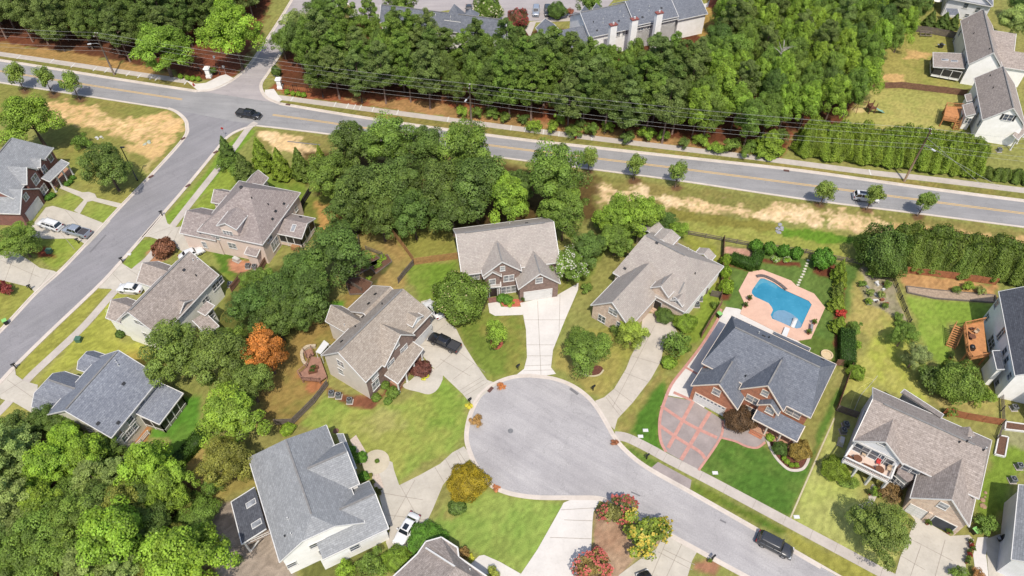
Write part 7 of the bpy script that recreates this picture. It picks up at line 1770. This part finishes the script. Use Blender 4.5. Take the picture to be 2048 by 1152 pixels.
genset(474,522,'beige generator on a pad beside the pink house',-.5); genset(1681,885,'pale grey generator left of the balcony house',1.1)
for x, y, l in ((100,505,'green utility cabinet in the mulch by the left tree'),(159,682,'teal utility box on the lawn below the cream house')):
    b = P(x, y); m = MB(); m.box(b.x-.45,b.x+.45,b.y-.4,b.y+.4,0,.75); m.box(b.x-.5,b.x+.5,b.y-.45,b.y+.45,.75,.82); tag(m.build('utility_box', green_paint), l, 'utility box')
for x, y, l in ((1281,873,'pale utility cover on the dark lawn strip by the stamped driveway'),(1291,861,'white utility cover on the dark lawn strip'),(1593,1034,'white utility box at the corner of the pale lawn'),(258,509,'pale square cover on the verge by the cream house driveway'),(1430,942+4,'grey valve cover on the dark green lawn')):
    b = P(x, y); m = MB(); m.box(b.x-.4,b.x+.4,b.y-.25,b.y+.25,0,.09); m.box(b.x-.3,b.x+.3,b.y-.18,b.y+.18,.09,.12); tag(m.build('utility_cover', white_plastic), l, 'utility cover')
# ------------------------------------------------------------------ fences
wood_new = M('fence_new', A(196,150,96), .9, .2, 2, fine=.2, fscale=10); wood_old = M('fence_old', A(132,120,110), .95, .2, 2, fine=.25, fscale=10); wood_brown = M('fence_brown', A(150,110,88), .95, .25, 2, fine=.25, fscale=10); wood_orange = M('fence_orange', A(186,120,80), .95, .2, 2, fine=.2, fscale=10); wood_black = M('fence_black', A(62,58,56), .95, .2, 2)
def fence(pts, h, mat, label, style='plank', step=2.4):
    g = [Vector((q.x,q.y,0)) for q in (P(*k) for k in pts)]; t = thing('wooden_fence', label, 'fence', tuple(g[0]))
    m = MB(); rl = MB()
    posts = []
    for a, b in zip(g[:-1], g[1:]):
        L = (b-a).length; k = max(1, int(L/step)); d = (b-a).normalized(); s = Vector((-d.y,d.x,0))
        for j in range(k): posts.append(a.lerp(b, j/k))
        for hh in ((.35,h-.3) if style == 'plank' else (.3,.65,1.0)): rl.bar(a+s*.05+Vector((0,0,hh)), b+s*.05+Vector((0,0,hh)), .05, .12 if style == 'plank' else .15)
        if style == 'plank':
            n = int(L/.16)
            for j in range(n): q = a.lerp(b, (j+.5)/n); hj = h*(1+.02*math.sin(j*12.9)); m.bar(q+Vector((0,0,.05)), q+Vector((0,0,hj)), .02, .145, up=d) if False else m.box(0,1,0,1,0,1,lambda c, q=q, d=d, s=s, hj=hj: q+d*((c.x-.5)*.148)+s*((c.y-.5)*.03)+Vector((0,0,.05+c.z*hj)))
        elif style == 'mesh':
            m.poly([a+Vector((0,0,.05)), b+Vector((0,0,.05)), b+Vector((0,0,h)), a+Vector((0,0,h))])
    posts.append(g[-1])
    rl.build('rail', mat, t)
    if m.v: m.build('planks' if style == 'plank' else 'mesh', mat, t)
    for p in posts[:100]: q = MB(); q.box(p.x-.06,p.x+.06,p.y-.06,p.y+.06,0,h+.05); q.build('post', mat, t)
fence([(1340,455),(1376,470),(1445,483),(1500,493),(1560,500),(1610,507),(1660,518),(1720,530),(1780,538)],1.2,wood_old,'weathered rail fence between the field and the pool garden','rail')
fence([(1446,483),(1443,540),(1440,602)],1.7,wood_brown,'brown privacy fence along the left side of the pool garden'); fence([(1441,612),(1420,645),(1402,676)],1.7,wood_brown,'brown fence beside the light driveway of the slate roof house')
fence([(1388,585),(1413,588)],1.5,wood_old,'short grey fence panel left of the air conditioners'); fence([(1421,592),(1439,596)],1.5,wood_old,'short grey fence panel joining the brown fence')
fence([(1670,731),(1702,733),(1688,775),(1672,820)],1.6,wood_brown,'brown side fence right of the slate grey roof'); fence([(1672,822),(1692,829),(1712,836)],1.6,wood_old,'grey fence between the slate roof house and the balcony house')
fence([(656,772),(630,806),(587,849),(552,850)],1.6,wood_old,'grey plank fence running down from the tan house deck')
fence([(786,470),(808,498),(828,526)],1.7,wood_new,'new light wooden fence left of the brick house back yard'); fence([(828,530),(862,525),(916,518)],1.7,wood_new,'new light wooden fence joining the brick house wall'); fence([(828,530),(812,548),(797,567)],1.5,wood_old,'grey fence from the light fence corner to the tan house')
fence([(622,386),(610,405),(598,428)],1.6,wood_black,'dark fence behind the pink house screened porch'); fence([(533,527),(522,545),(514,556),(486,557),(464,584)],1.6,wood_brown,'brown fence between the pink and the cream house')
fence([(718,482),(720,500)],1.6,wood_old,'short grey fence at the end of the tree belt'); fence([(682,560),(705,572),(724,584)],1.2,wood_old,'low fence below the vegetable beds','rail'); fence([(732,500),(765,513),(767,520)],1.2,wood_old,'low fence above the vegetable beds','rail')
fence([(1818,62),(1860,68),(1908,77)],1.8,wood_old,'grey plank fence at the top right back yard'); fence([(1732,174),(1765,177),(1800,176),(1850,182),(1900,188),(1930,192)],1.6,wood_brown,'long brown fence dividing the two right back yards')
fence([(1808,546),(1850,551),(1900,557),(1990,570)],1.6,wood_orange,'orange brown fence in front of the garden cypress screen')
fence([(1782,553),(1800,600),(1818,648)],1.3,wood_black,'dark mesh fence right of the vegetable plot','rail')
fence([(1885,828),(1930,838),(1998,850)],1.6,wood_orange,'orange fence behind the balcony house'); fence([(2000,795),(2003,850),(1992,880)],1.5,wood_old,'grey fence right of the balcony house back yard','rail')
fence([(222,938),(250,922),(262,908)],.9,wood_new,'low picket fence by the blue-grey roofed house','rail'); fence([(262,910),(285,886),(300,868)],1.0,white_trim,'white rail fence beside the orange soil strip','rail')
strip('lawn_edging', [(1669,836),(1625,935),(1581,1036)], .22, .03, M('edging_stone', A(206,194,160), .9, .1, 3), 4, .03)
strip('bed_edging', [(1534,880),(1545,905),(1560,925),(1580,940),(1605,938),(1617,918),(1614,905)], .4, .1, M('edging_pale', A(218,206,196), .9, .08, 3), 6, .1)
sheet('mulch_bed', [(1536,880),(1547,904),(1562,923),(1580,937),(1603,936),(1615,918),(1612,900),(1590,890),(1560,890)], .02, mulch_mat, 3)
sheet('mulch_bed', [(982,676),(990,670),(1002,676),(1004,688),(995,697),(984,692)], .02, M('mulch_red', A(176,92,70), .95, .2, 4), 3); strip('bed_edging', [(982,678),(984,692),(994,698),(1004,690),(1005,680)], .25, .08, MATS['mulch_red'], 4, .08)
sheet('mulch_bed', [(1002,605),(1008,600),(1035,598),(1043,604),(1042,610),(1030,615),(1010,614)], .022, M('mulch_orange', A(200,110,84), .95, .2, 4), 3)
sheet('mulch_bed', [(1155,736),(1170,728),(1200,732),(1206,740),(1195,750),(1170,748)], .02, mulch_mat, 3); strip('bed_edging', [(1160,744),(1178,752),(1198,750),(1207,740)], .25, .08, MATS['edging_stone'], 4, .08)
q = P(1653,711); m = MB(); m.lathe([(1.0,0),(1.0,.35),(.75,.36),(.72,.2)], 20, (q.x,q.y,0), smooth=False); o = m.build('planter_ring', M('planter_stone', A(224,200,160), .9, .1, 3)); tag(o, 'round stone planter ring right of the pool house roof', 'planter')
# ------------------------------------------------------------------ decks, pool and garden furniture
deck_or = M('deck_orange', A(214,148,92), .85, .15, 1.5, fine=.2, fscale=9); deck_br = M('deck_brown', A(176,132,112), .85, .15, 1.5, fine=.2, fscale=9)
def deck(label, top, z, mat, rails, stairs=None, inner=None):
    """raised deck: outline at height z, rail along the listed edges, posts to the ground"""
    g = [P(x, y, z) for x, y in top]; c = sum(g, Vector())/len(g); t = thing('wooden_deck', label, 'deck', (c.x,c.y,0)); m = MB(); m.prism(g, z-.18, z); m.build('floor', mat, t, fixn=True)
    for i in range(len(g)): q = MB(); p = g[i].lerp(c, .06); q.box(p.x-.1,p.x+.1,p.y-.1,p.y+.1,0,z-.18); q.build('post', mat, t)
    for i in rails:
        a, b = g[i], g[(i+1)%len(g)]; q = MB(); U = Vector((0,0,1))
        q.bar(a+U*.95, b+U*.95, .14, .06); q.bar(a+U*.15, b+U*.15, .06)
        k = int((b-a).length/.28)+1
        for j in range(k+1): p = a.lerp(b, j/k); q.bar(p, p+U*(.95 if j % 6 else 1.05), .05 if j % 6 else .1)
        q.build('railing', mat, t)
    if stairs:
        a, b, w, n, z1 = stairs; a, b = P(*a, z1), P(*b, 0); d = (b-a); d.z = 0; s = Vector((-d.y,d.x,0)).normalized(); q = MB()
        for k in range(n): f = (k+.5)/n; p = a.lerp(b, f); q.bar(p-s*w/2, p+s*w/2, d.length/n*.8, .06)
        q.build('stairs', mat, t); q = MB()
        for sg in (-1, 1): q.bar(a+s*sg*w/2, b+s*sg*w/2, .06, .22); q.bar(a+s*sg*w/2+Vector((0,0,.9)), b+s*sg*w/2+Vector((0,0,.9)), .08); q.bar(b+s*sg*w/2, b+s*sg*w/2+Vector((0,0,.9)), .09); q.bar(a+s*sg*w/2, a+s*sg*w/2+Vector((0,0,.9)), .09)
        q.build('stair_rail', mat, t)
    return t
zz = lambda x, y: (1536+x/4, 480+y/4)
deck('orange wooden deck with stairs behind the tall white house', [zz(1560,685),zz(1725,650),zz(1755,930),zz(1620,955),zz(1590,910)], 2.6, deck_or, (0,2,3,4), (zz(1530,690),zz(1455,860),1.4,10,2.4))
zn = lambda x, y: (1536+x/4, y/4)
deck('orange deck with bench and steps behind the shuttered white house', [zn(1420,850),zn(1555,860),zn(1530,940),zn(1505,975),zn(1395,955)], 1.9, deck_or, (0,3,4), (zn(1520,960),zn(1500,1040),1.2,6,1.8))
zb = lambda x, y: (490+x/4, 540+y/4)
deck('reddish brown wraparound deck left of the tan house', [zb(428,835),zb(500,775),zb(530,690),zb(600,700),zb(655,850),zb(600,890),zb(455,878)], .9, deck_br, (0,1,5,6), (zb(520,690),zb(500,640),1.3,5,.8))
def chair(x, y, z, l, mat, rot, name='patio_chair', s=1.0):
    b = P(x, y, z); t = local_thing(name, l, 'chair', tuple(b), rot, None, s); m = MB(); m.box(-.27,.27,-.27,.27,.4,.45); m.build('seat', mat, t, uv=False); m = MB(); m.bar((-.27,0,.45),(-.36,0,.95),.5,.05, Vector((0,1,0))) if False else m.box(-.3,-.25,-.27,.27,.45,.95); m.build('backrest', mat, t, uv=False)
    for sx in (-1,1):
        for sy in (-1,1): m = MB(); m.box(sx*.24-.03,sx*.24+.03,sy*.24-.03,sy*.24+.03,0,.4); m.build('leg', mat, t, uv=False)
def table(x, y, z, l, mat, r=.55, h=.72):
    b = P(x, y, z); t = local_thing('patio_table', l, 'table', tuple(b)); m = MB(); m.lathe([(r,h-.05),(r,h)], 18, smooth=False); m.build('tabletop', mat, t, uv=False); m = MB(); m.lathe([(.3,0),(.05,.06),(.05,h-.05)], 10); m.build('pedestal', mat, t, uv=False)
beige_m = M('cushion_beige', A(206,180,150), .9, .1, 2, 'obj'); red_m = M('cushion_red', A(206,60,56), .8, .1, 2, 'obj'); wicker = M('wicker_brown', A(120,78,54), .9, .2, 6, 'obj')
x0, y0 = 1536, 480
chair(x0+1600/4,y0+760/4,2.6,'brown patio chair on the orange deck near the stairs',wicker,.5); chair(x0+1625/4,y0+720/4,2.6,'brown patio chair at the top corner of the orange deck',wicker,2); chair(x0+1655/4,y0+745/4,2.6,'pale patio chair against the rail of the orange deck',beige_m,3.6); table(x0+1620/4,y0+790/4,2.6,'round patio table in the middle of the orange deck',wicker)
b = P(x0+1615/4, y0+880/4, 2.6); t = thing('barbecue_grill','black grill at the lower corner of the orange deck','grill',tuple(b)); m = MB(); m.box(b.x-.5,b.x+.5,b.y-.3,b.y+.3,b.z+.1,b.z+.8); m.build('cabinet',dark_metal,t); m = MB(); m.lathe([(.42,.8),(.42,1.0),(.25,1.2)],12,tuple(b)); m.build('hood',black_paint,t)
x0, y0 = 1536, 864
for x, y, l, mt in ((760,185,'beige chair on the white balcony, left of the windows',beige_m),(960,305,'beige chair at the right end of the white balcony',beige_m),(875,252,'red chair in the middle of the white balcony',red_m)): chair(x0+x/4, y0+y/4, 3.0, l, mt, -2.0)
for x, y, l in ((705,230,'dark round table at the left of the white balcony'),(880,318,'dark round table at the right of the white balcony')): table(x0+x/4, y0+y/4, 3.0, l, wicker, .6)
for x, y, l in ((800,285,'low brown bench against the balcony rail'),(660,215,'low brown bench at the balcony corner')):
    b = P(x0+x/4, y0+y/4, 3.0); t = local_thing('bench', l, 'bench', tuple(b), -.5); m = MB(); m.box(-.75,.75,-.2,.2,.38,.44); m.build('seat', wicker, t, uv=False)
    for sx in (-1,1): m = MB(); m.box(sx*.65-.04,sx*.65+.04,-.18,.18,0,.38); m.build('leg', wicker, t, uv=False)
# pool things
wp = white_plastic
def lounger(x, y, z, l, rot, s=1.0):
    b = P(x, y, z); t = local_thing('pool_lounger', l, 'lounger', tuple(b), rot, None, s); m = MB(); loft(m, [[(xx,-.36,zz_),(xx,.36,zz_),(xx,.36,zz_+.1),(xx,-.36,zz_+.1)] for xx, zz_ in ((-1.0,.12),(-.2,.06),(.3,.14),(.95,.5))], True); m.build('seat', wp, t, uv=False); m = MB(); m.box(-.8,.5,-.3,.3,0,.08); m.build('base', wp, t, uv=False)
lounger(1587,648,.06,'white lounger standing in the shallow pool ledge',1.05)
b = P(1570,667,.12); t = local_thing('diving_board','white diving board on the pool deck by the slate roof','diving board',tuple(b),1.05); m = MB(); m.box(-1.1,1.1,-.42,.42,.34,.42); m.build('board',wp,t,uv=False); m = MB(); m.box(-.9,-.3,-.3,.3,0,.34); m.build('stand',grey_metal,t,uv=False)
def pot(x, y, z, l, col='mid', r=.28, fl=None):
    b = P(x, y, z); t = local_thing('potted_plant', l, 'potted plant', tuple(b)); m = MB(); m.lathe([(r*.7,0),(r,.4),(r*.95,.42)], 12); m.build('pot', terracotta, t, uv=False)
    cm, tm, H0, R0, cf = KIND['loose'][0]; o = bpy.data.objects.new('foliage', cm); COL.objects.link(o); o.parent = t; o.location = (0,0,.35); k = r*1.7/R0; o.scale = (k,k,k); o.color = (*A(*GRN[col]),1)
pot(1498,600,.12,'potted plant on the salmon deck, upper of two at the pool left edge'); pot(1490,614,.12,'potted plant on the salmon deck, lower of two at the pool left edge'); pot(1627,648,.12,'flower pot above the bench at the right pool edge','lime'); pot(1616,668,.12,'flower pot below the bench at the right pool edge','lime')
b = P(1622,658,.12); t = local_thing('bench','grey bench between flower pots at the right pool edge','bench',tuple(b),1.2); m = MB(); m.box(-.8,.8,-.22,.22,.4,.46); m.build('seat',grey_metal,t,uv=False); m = MB(); m.box(-.8,.8,.2,.25,.46,.85); m.build('backrest',grey_metal,t,uv=False)
for sx in (-1,1): m = MB(); m.box(sx*.7-.04,sx*.7+.04,-.2,.22,0,.4); m.build('leg',grey_metal,t,uv=False)
for i, (x, y) in enumerate(((1616,521),(1614,527),(1612,532),(1610,538),(1608,543),(1606,549),(1603,554),(1600,560),(1598,565),(1596,570))):
    b = P(x, y); m = MB(); m.box(b.x-.24,b.x+.24,b.y-.2,b.y+.2,0,.05); tag(m.build('stepping_stone', stone_mat), '%s stepping stone of the row from the pool garden fence to the deck' % ordinal(i+1), 'stepping stone', 'stepping stones across the pool lawn')
for x, y, l, c in ((1853,1028+20,'flower pot by the garage pillar of the balcony house','bright'),(1895,1066,'flower pot right of the open garage','lime'),(1738,985+4,'dark pot on the front path of the balcony house','mid'),(1098-45+0,596,'flower pot right of the white garage door','mid'),(1046,603,'flower pot left of the white garage door','mid'),(760,988,'clay pot at the driveway corner of the grey roof','olive'),(776,1062,'clay pot beside the grey roof garage corner','olive'),(1900,712,'potted plant on the patio under the orange deck','mid'),(1898,718,'second pot on the patio under the orange deck','dark')): pot(x, y, .05, l, c)
for i, (x, y) in enumerate(((1938,1085),(1940,1094),(1943,1100),(1935,1105),(1936,1112),(1933,1119),(1931,1126))): pot(x, y, .02, 'small pot in the row along the right driveway edge, %s from the top' % ordinal(i+1), ('mid','red','bright')[i % 3], .2)
# trampoline, play tower, umbrella, picnic bench, raised beds
b = P(700,462); t = thing('trampoline','black netted trampoline under the belt trees behind the pink house','trampoline',(b.x,b.y,0)); m = MB(); m.lathe([(2.1,.85),(2.2,.9),(2.1,.95)],28,(b.x,b.y,0)); m.build('mat',black_paint,t); m = MB()
netm, nt_, bb_ = newmat('net'); bb_.inputs['Base Color'].default_value = (.015,.015,.016,1); bb_.inputs['Alpha'].default_value = .55
for k in range(28): a0, a1 = 6.283*k/28, 6.283*(k+1)/28; m.poly([(b.x+2.15*math.cos(a),b.y+2.15*math.sin(a),h) for a, h in ((a0,.95),(a1,.95),(a1,2.6),(a0,2.6))])
m.build('net',netm,t)
for k in range(6): a0 = 6.283*k/6; m = MB(); m.tube([(b.x+2.2*math.cos(a0),b.y+2.2*math.sin(a0),0),(b.x+2.2*math.cos(a0),b.y+2.2*math.sin(a0),2.65)],.05,6); m.build('leg',dark_metal,t)
b = P(1739,224); t = local_thing('play_tower','wooden play tower with green slide on the right back lawn','play set',(b.x,b.y,0),.2); pw_ = M('play_wood', A(130,86,66), .9, .2, 4, 'obj')
for sx in (-1,1):
    for sy in (-1,1): m = MB(); m.box(sx*.7-.07,sx*.7+.07,sy*.7-.07,sy*.7+.07,0,2.6); m.build('post',pw_,t,uv=False)
m = MB(); m.box(-.8,.8,-.8,.8,1.2,1.3); m.build('platform',pw_,t,uv=False); m = MB()
for sy in (-1,1): m.box(-.75,.75,sy*.75-.03,sy*.75+.03,1.4,1.9)
m.box(-.78,-.72,-.75,.75,1.4,1.9); m.build('railing',pw_,t,uv=False)
m = MB(); loft(m, [[(xx,-1.0-.3,zz_),(xx,-.4,zz_),(xx,-.4,zz_+.18),(xx,-.5,zz_+.06),(xx,-1.2,zz_+.06),(xx,-1.3,zz_+.18)] for xx, zz_ in ((.75,1.25),(1.6,.8),(2.5,.3),(3.0,.15))]); m.build('slide',M('slide_green', A(150,196,176), .4, .05, 2, 'obj'),t,uv=False)
m = MB(); m.bar((-.7,.7,2.4),(-3.2,.7,2.4),.1); m.bar((-3.2,.7,2.4),(-3.5,1.5,0),.09); m.bar((-3.2,.7,2.4),(-3.5,-.1,0),.09); m.build('swing_frame',pw_,t,uv=False)
b = P(1866,14); t = thing('parasol','white open parasol on the patio at the top right','parasol',(b.x,b.y,0)); m = MB(); m.tube([b,b+Vector((0,0,2.5))],.035,6); m.build('pole',grey_metal,t); m = MB(); m.lathe([(1.5,2.15),(.8,2.45),(.05,2.65)],10,(b.x,b.y,0),smooth=False); m.build('canopy',M('parasol_cloth', A(244,242,238), .8, .03, 2),t)
b = P(1850,72); t = local_thing('picnic_bench','weathered wooden double bench against the top right fence','bench',(b.x,b.y,0),-.1); m = MB()
for yy, zz_ in ((-.5,.45),(.3,.75),(.55,1.1)): m.box(-1.6,1.6,yy-.18,yy+.18,zz_-.05,zz_)
m.build('slats',wood_old,t,uv=False)
for sx in (-1.4,0,1.4): m = MB(); m.bar((sx,-.5,0),(sx,.6,1.1),.1); m.bar((sx,.6,1.1),(sx,.6,0),.1); m.build('leg',wood_old,t,uv=False)
soil = M('garden_soil', A(110,78,60), .95, .25, 5)
def bed(pts, l, mat, h=.35, w=.18, sm=None):
    g = [P(*q) for q in pts]; c = sum(g, Vector())/len(g); t = thing('raised_bed', l, 'raised bed', (c.x,c.y,0)); m = MB()
    for i in range(len(g)): a, b = g[i], g[(i+1)%len(g)]; m.bar(a+Vector((0,0,h/2)), b+Vector((0,0,h/2)), w, h)
    m.build('frame', mat, t); m = MB(); m.prism([q.lerp(c,.03) for q in g], 0, h*.7); m.build('soil', sm or soil, t, fixn=True)
bed([(1996,872),(2015,876),(2008,915),(1988,910)],'white edged raised bed beside the balcony house roof',white_trim); bed([(2010,845),(2060,852),(2060,866),(2008,860)],'white edged raised bed above the lettuce patch',white_trim)
bed([(1812,574),(1870,581),(1990,592),(1988,606),(1870,598),(1814,586)],'long timber raised bed below the orange fence',wood_old,.3,.18,M('soil_pale', A(178,156,134), .95, .2, 3))
for pts, l in (([(694,540),(752,512),(768,522),(712,552)],'dark vegetable bed above, behind the tan house'),([(690,560),(720,556),(745,566),(735,588),(700,590)],'dark vegetable bed below, beside the tan house'),([(735,530),(775,510),(784,524),(752,548)],'vegetable bed nearest the light wooden fence')): bed(pts, l, wood_old, .25, .12)
vg = random.Random(9)
for i in range(16):
    x, y = vg.uniform(700,775), vg.uniform(512,560)
    if abs((y-512)-(775-x)*.5) < 26: tree('loose', x, y, vg.uniform(4,7), 'leafy vegetable plant in the beds behind the tan house, %s from the left' , 'bright', h=.6, group='vegetables behind the tan house')
vs = sorted([o for o in bpy.data.objects if o.get('group') == 'vegetables behind the tan house'], key=lambda o: pix(o.location)[0])
for i, o in enumerate(vs): o['label'] = 'leafy vegetable plant in the beds behind the tan house, %s from the left' % ordinal(i+1)
def rocks(pts, l, n, col, seed):
    g = random.Random(seed); poly = [P(*q) for q in pts]
    x0, x1 = min(p.x for p in poly), max(p.x for p in poly); y0, y1 = min(p.y for p in poly), max(p.y for p in poly); out = []
    mt = M('rock_%d' % seed, A(*col), .9, .2, 3, 'obj'); k = 0
    while k < n:
        p = Vector((g.uniform(x0,x1), g.uniform(y0,y1), 0))
        if not inside(p, poly): continue
        r = g.uniform(.15,.4); m = MB(); rr = [(r*g.uniform(.8,1.1),0),(r*1.05,r*.3),(r*.7,r*.6),(r*.2,r*.7)]; m.lathe(rr, 7, smooth=False); o = m.build('rock', mt, None, uv=False); o.location = p; o.rotation_euler = (0,0,g.random()*6); out.append(o); k += 1
    out.sort(key=lambda o: o.location.x)
    for i, o in enumerate(out): tag(o, l % ordinal(i+1), 'rock', l.split(',')[0].replace('rock', 'rocks'))
rocks([(1550,450),(1562,448),(1566,462),(1558,470),(1552,462)],'grey rock at the drain outlet in the field, %s from the left',14,(164,164,168),31)
rocks([(192,275),(206,270),(208,276),(196,280)],'pale rock beside the sandy lot, %s from the left',8,(206,204,198),32); rocks([(288,285),(304,278),(302,288),(286,292)],'greenish rock in the sandy corner, %s from the left',8,(188,192,172),33)
rocks([(1960,1005),(1970,985),(1974,988),(1966,1020),(1958,1022)],'brown rock along the balcony house right wall, %s from the left',9,(178,146,120),34)
m = MB()
pth = smooth_path([P(*q) for q in ((1720,752),(1742,758),(1745,762),(1715,780),(1700,815),(1698,830))], 8); m.tube([p+Vector((0,0,.04)) for p in pth], .035, 5); tag(m.build('garden_hose', M('hose_yellow', A(226,220,130), .6, .05, 2)), 'yellow garden hose curling across the pale lawn', 'hose')
m = MB(); pth = smooth_path([P(*q) for q in ((1755,752),(1738,772),(1722,790),(1712,812),(1706,826))], 8); m.tube([p+Vector((0,0,.04)) for p in pth], .035, 5); tag(m.build('garden_hose', M('hose_white', A(214,212,196), .6, .05, 2)), 'pale garden hose leading to the balcony house corner', 'hose')
g = random.Random(77)
for i in range(18):
    x, y = g.uniform(1730,1775), g.uniform(565,612); b = P(x, y); m = MB(); s = g.uniform(.2,.55); m.box(-s,s,-s*.5,s*.5,0,g.uniform(.08,.5)); o = m.build('planter_box', (white_plastic, grey_metal, wood_old, terracotta)[i % 4], None, uv=False); o.location = b; o.rotation_euler = (0,0,g.random()*3); o['category'] = 'planter'; o['group'] = 'planters in the vegetable plot'
vs = sorted([o for o in bpy.data.objects if o.get('group') == 'planters in the vegetable plot'], key=lambda o: o.location.x)
for i, o in enumerate(vs): o['label'] = 'planter box in the cluttered vegetable plot, %s from the left' % ordinal(i+1)

o = strip('x', [zb(570,618),zb(500,625),zb(460,670),zb(470,740),zb(505,770)], .5, .55, M('wall_stone', A(206,190,166), .9, .25, 4), 5, .55); o.name = 'garden_wall'; del o['kind']; tag(o, 'low curved stone wall above the brown deck of the tan house', 'garden wall')
g4 = [P(*zb(x,y), 2.6) for x, y in ((565,655),(632,560),(672,590),(605,672))]; c = sum(g4, Vector())/4; t = thing('awning', 'white flat awning on posts at the tan house back wall', 'awning', (c.x,c.y,0)); m = MB(); m.prism(g4, 2.5, 2.6); m.build('canopy', white_plastic, t, fixn=True)
for q in g4: m = MB(); q = q.lerp(c, .06); m.box(q.x-.05,q.x+.05,q.y-.05,q.y+.05,0,2.5); m.build('post', white_trim, t)
for x, y, l in ((545,820,'long dark planter on the brown deck, lower one'),(555,790,'long dark planter on the brown deck, upper one')):
    b = P(*zb(x,y), .9); t = local_thing('planter', l, 'planter', tuple(b), .3); m = MB(); m.box(-.7,.7,-.22,.22,0,.45); m.build('box', wicker, t, uv=False); cm = KIND['loose'][0][0]; o = bpy.data.objects.new('foliage', cm); COL.objects.link(o); o.parent = t; o.location = (0,0,.35); o.scale = (.3,.16,.22); o.color = (*A(*GRN['mid']),1)

tar = M('tar_mark', A(128,126,128), .8, .1, 3)
for pts, w in (([(1140,777),(1148,783),(1156,789)], .45), ([(575,283),(640,290)], .3), ([(212,470),(180,505)], .35), ([(1262,984),(1280,992)], .2), ([(1440,1040),(1452,1046)], .25)): strip('road_patch', pts, w, .046, tar, 3)
for o in bpy.data.objects:
    if '_off' in o: del o['_off']
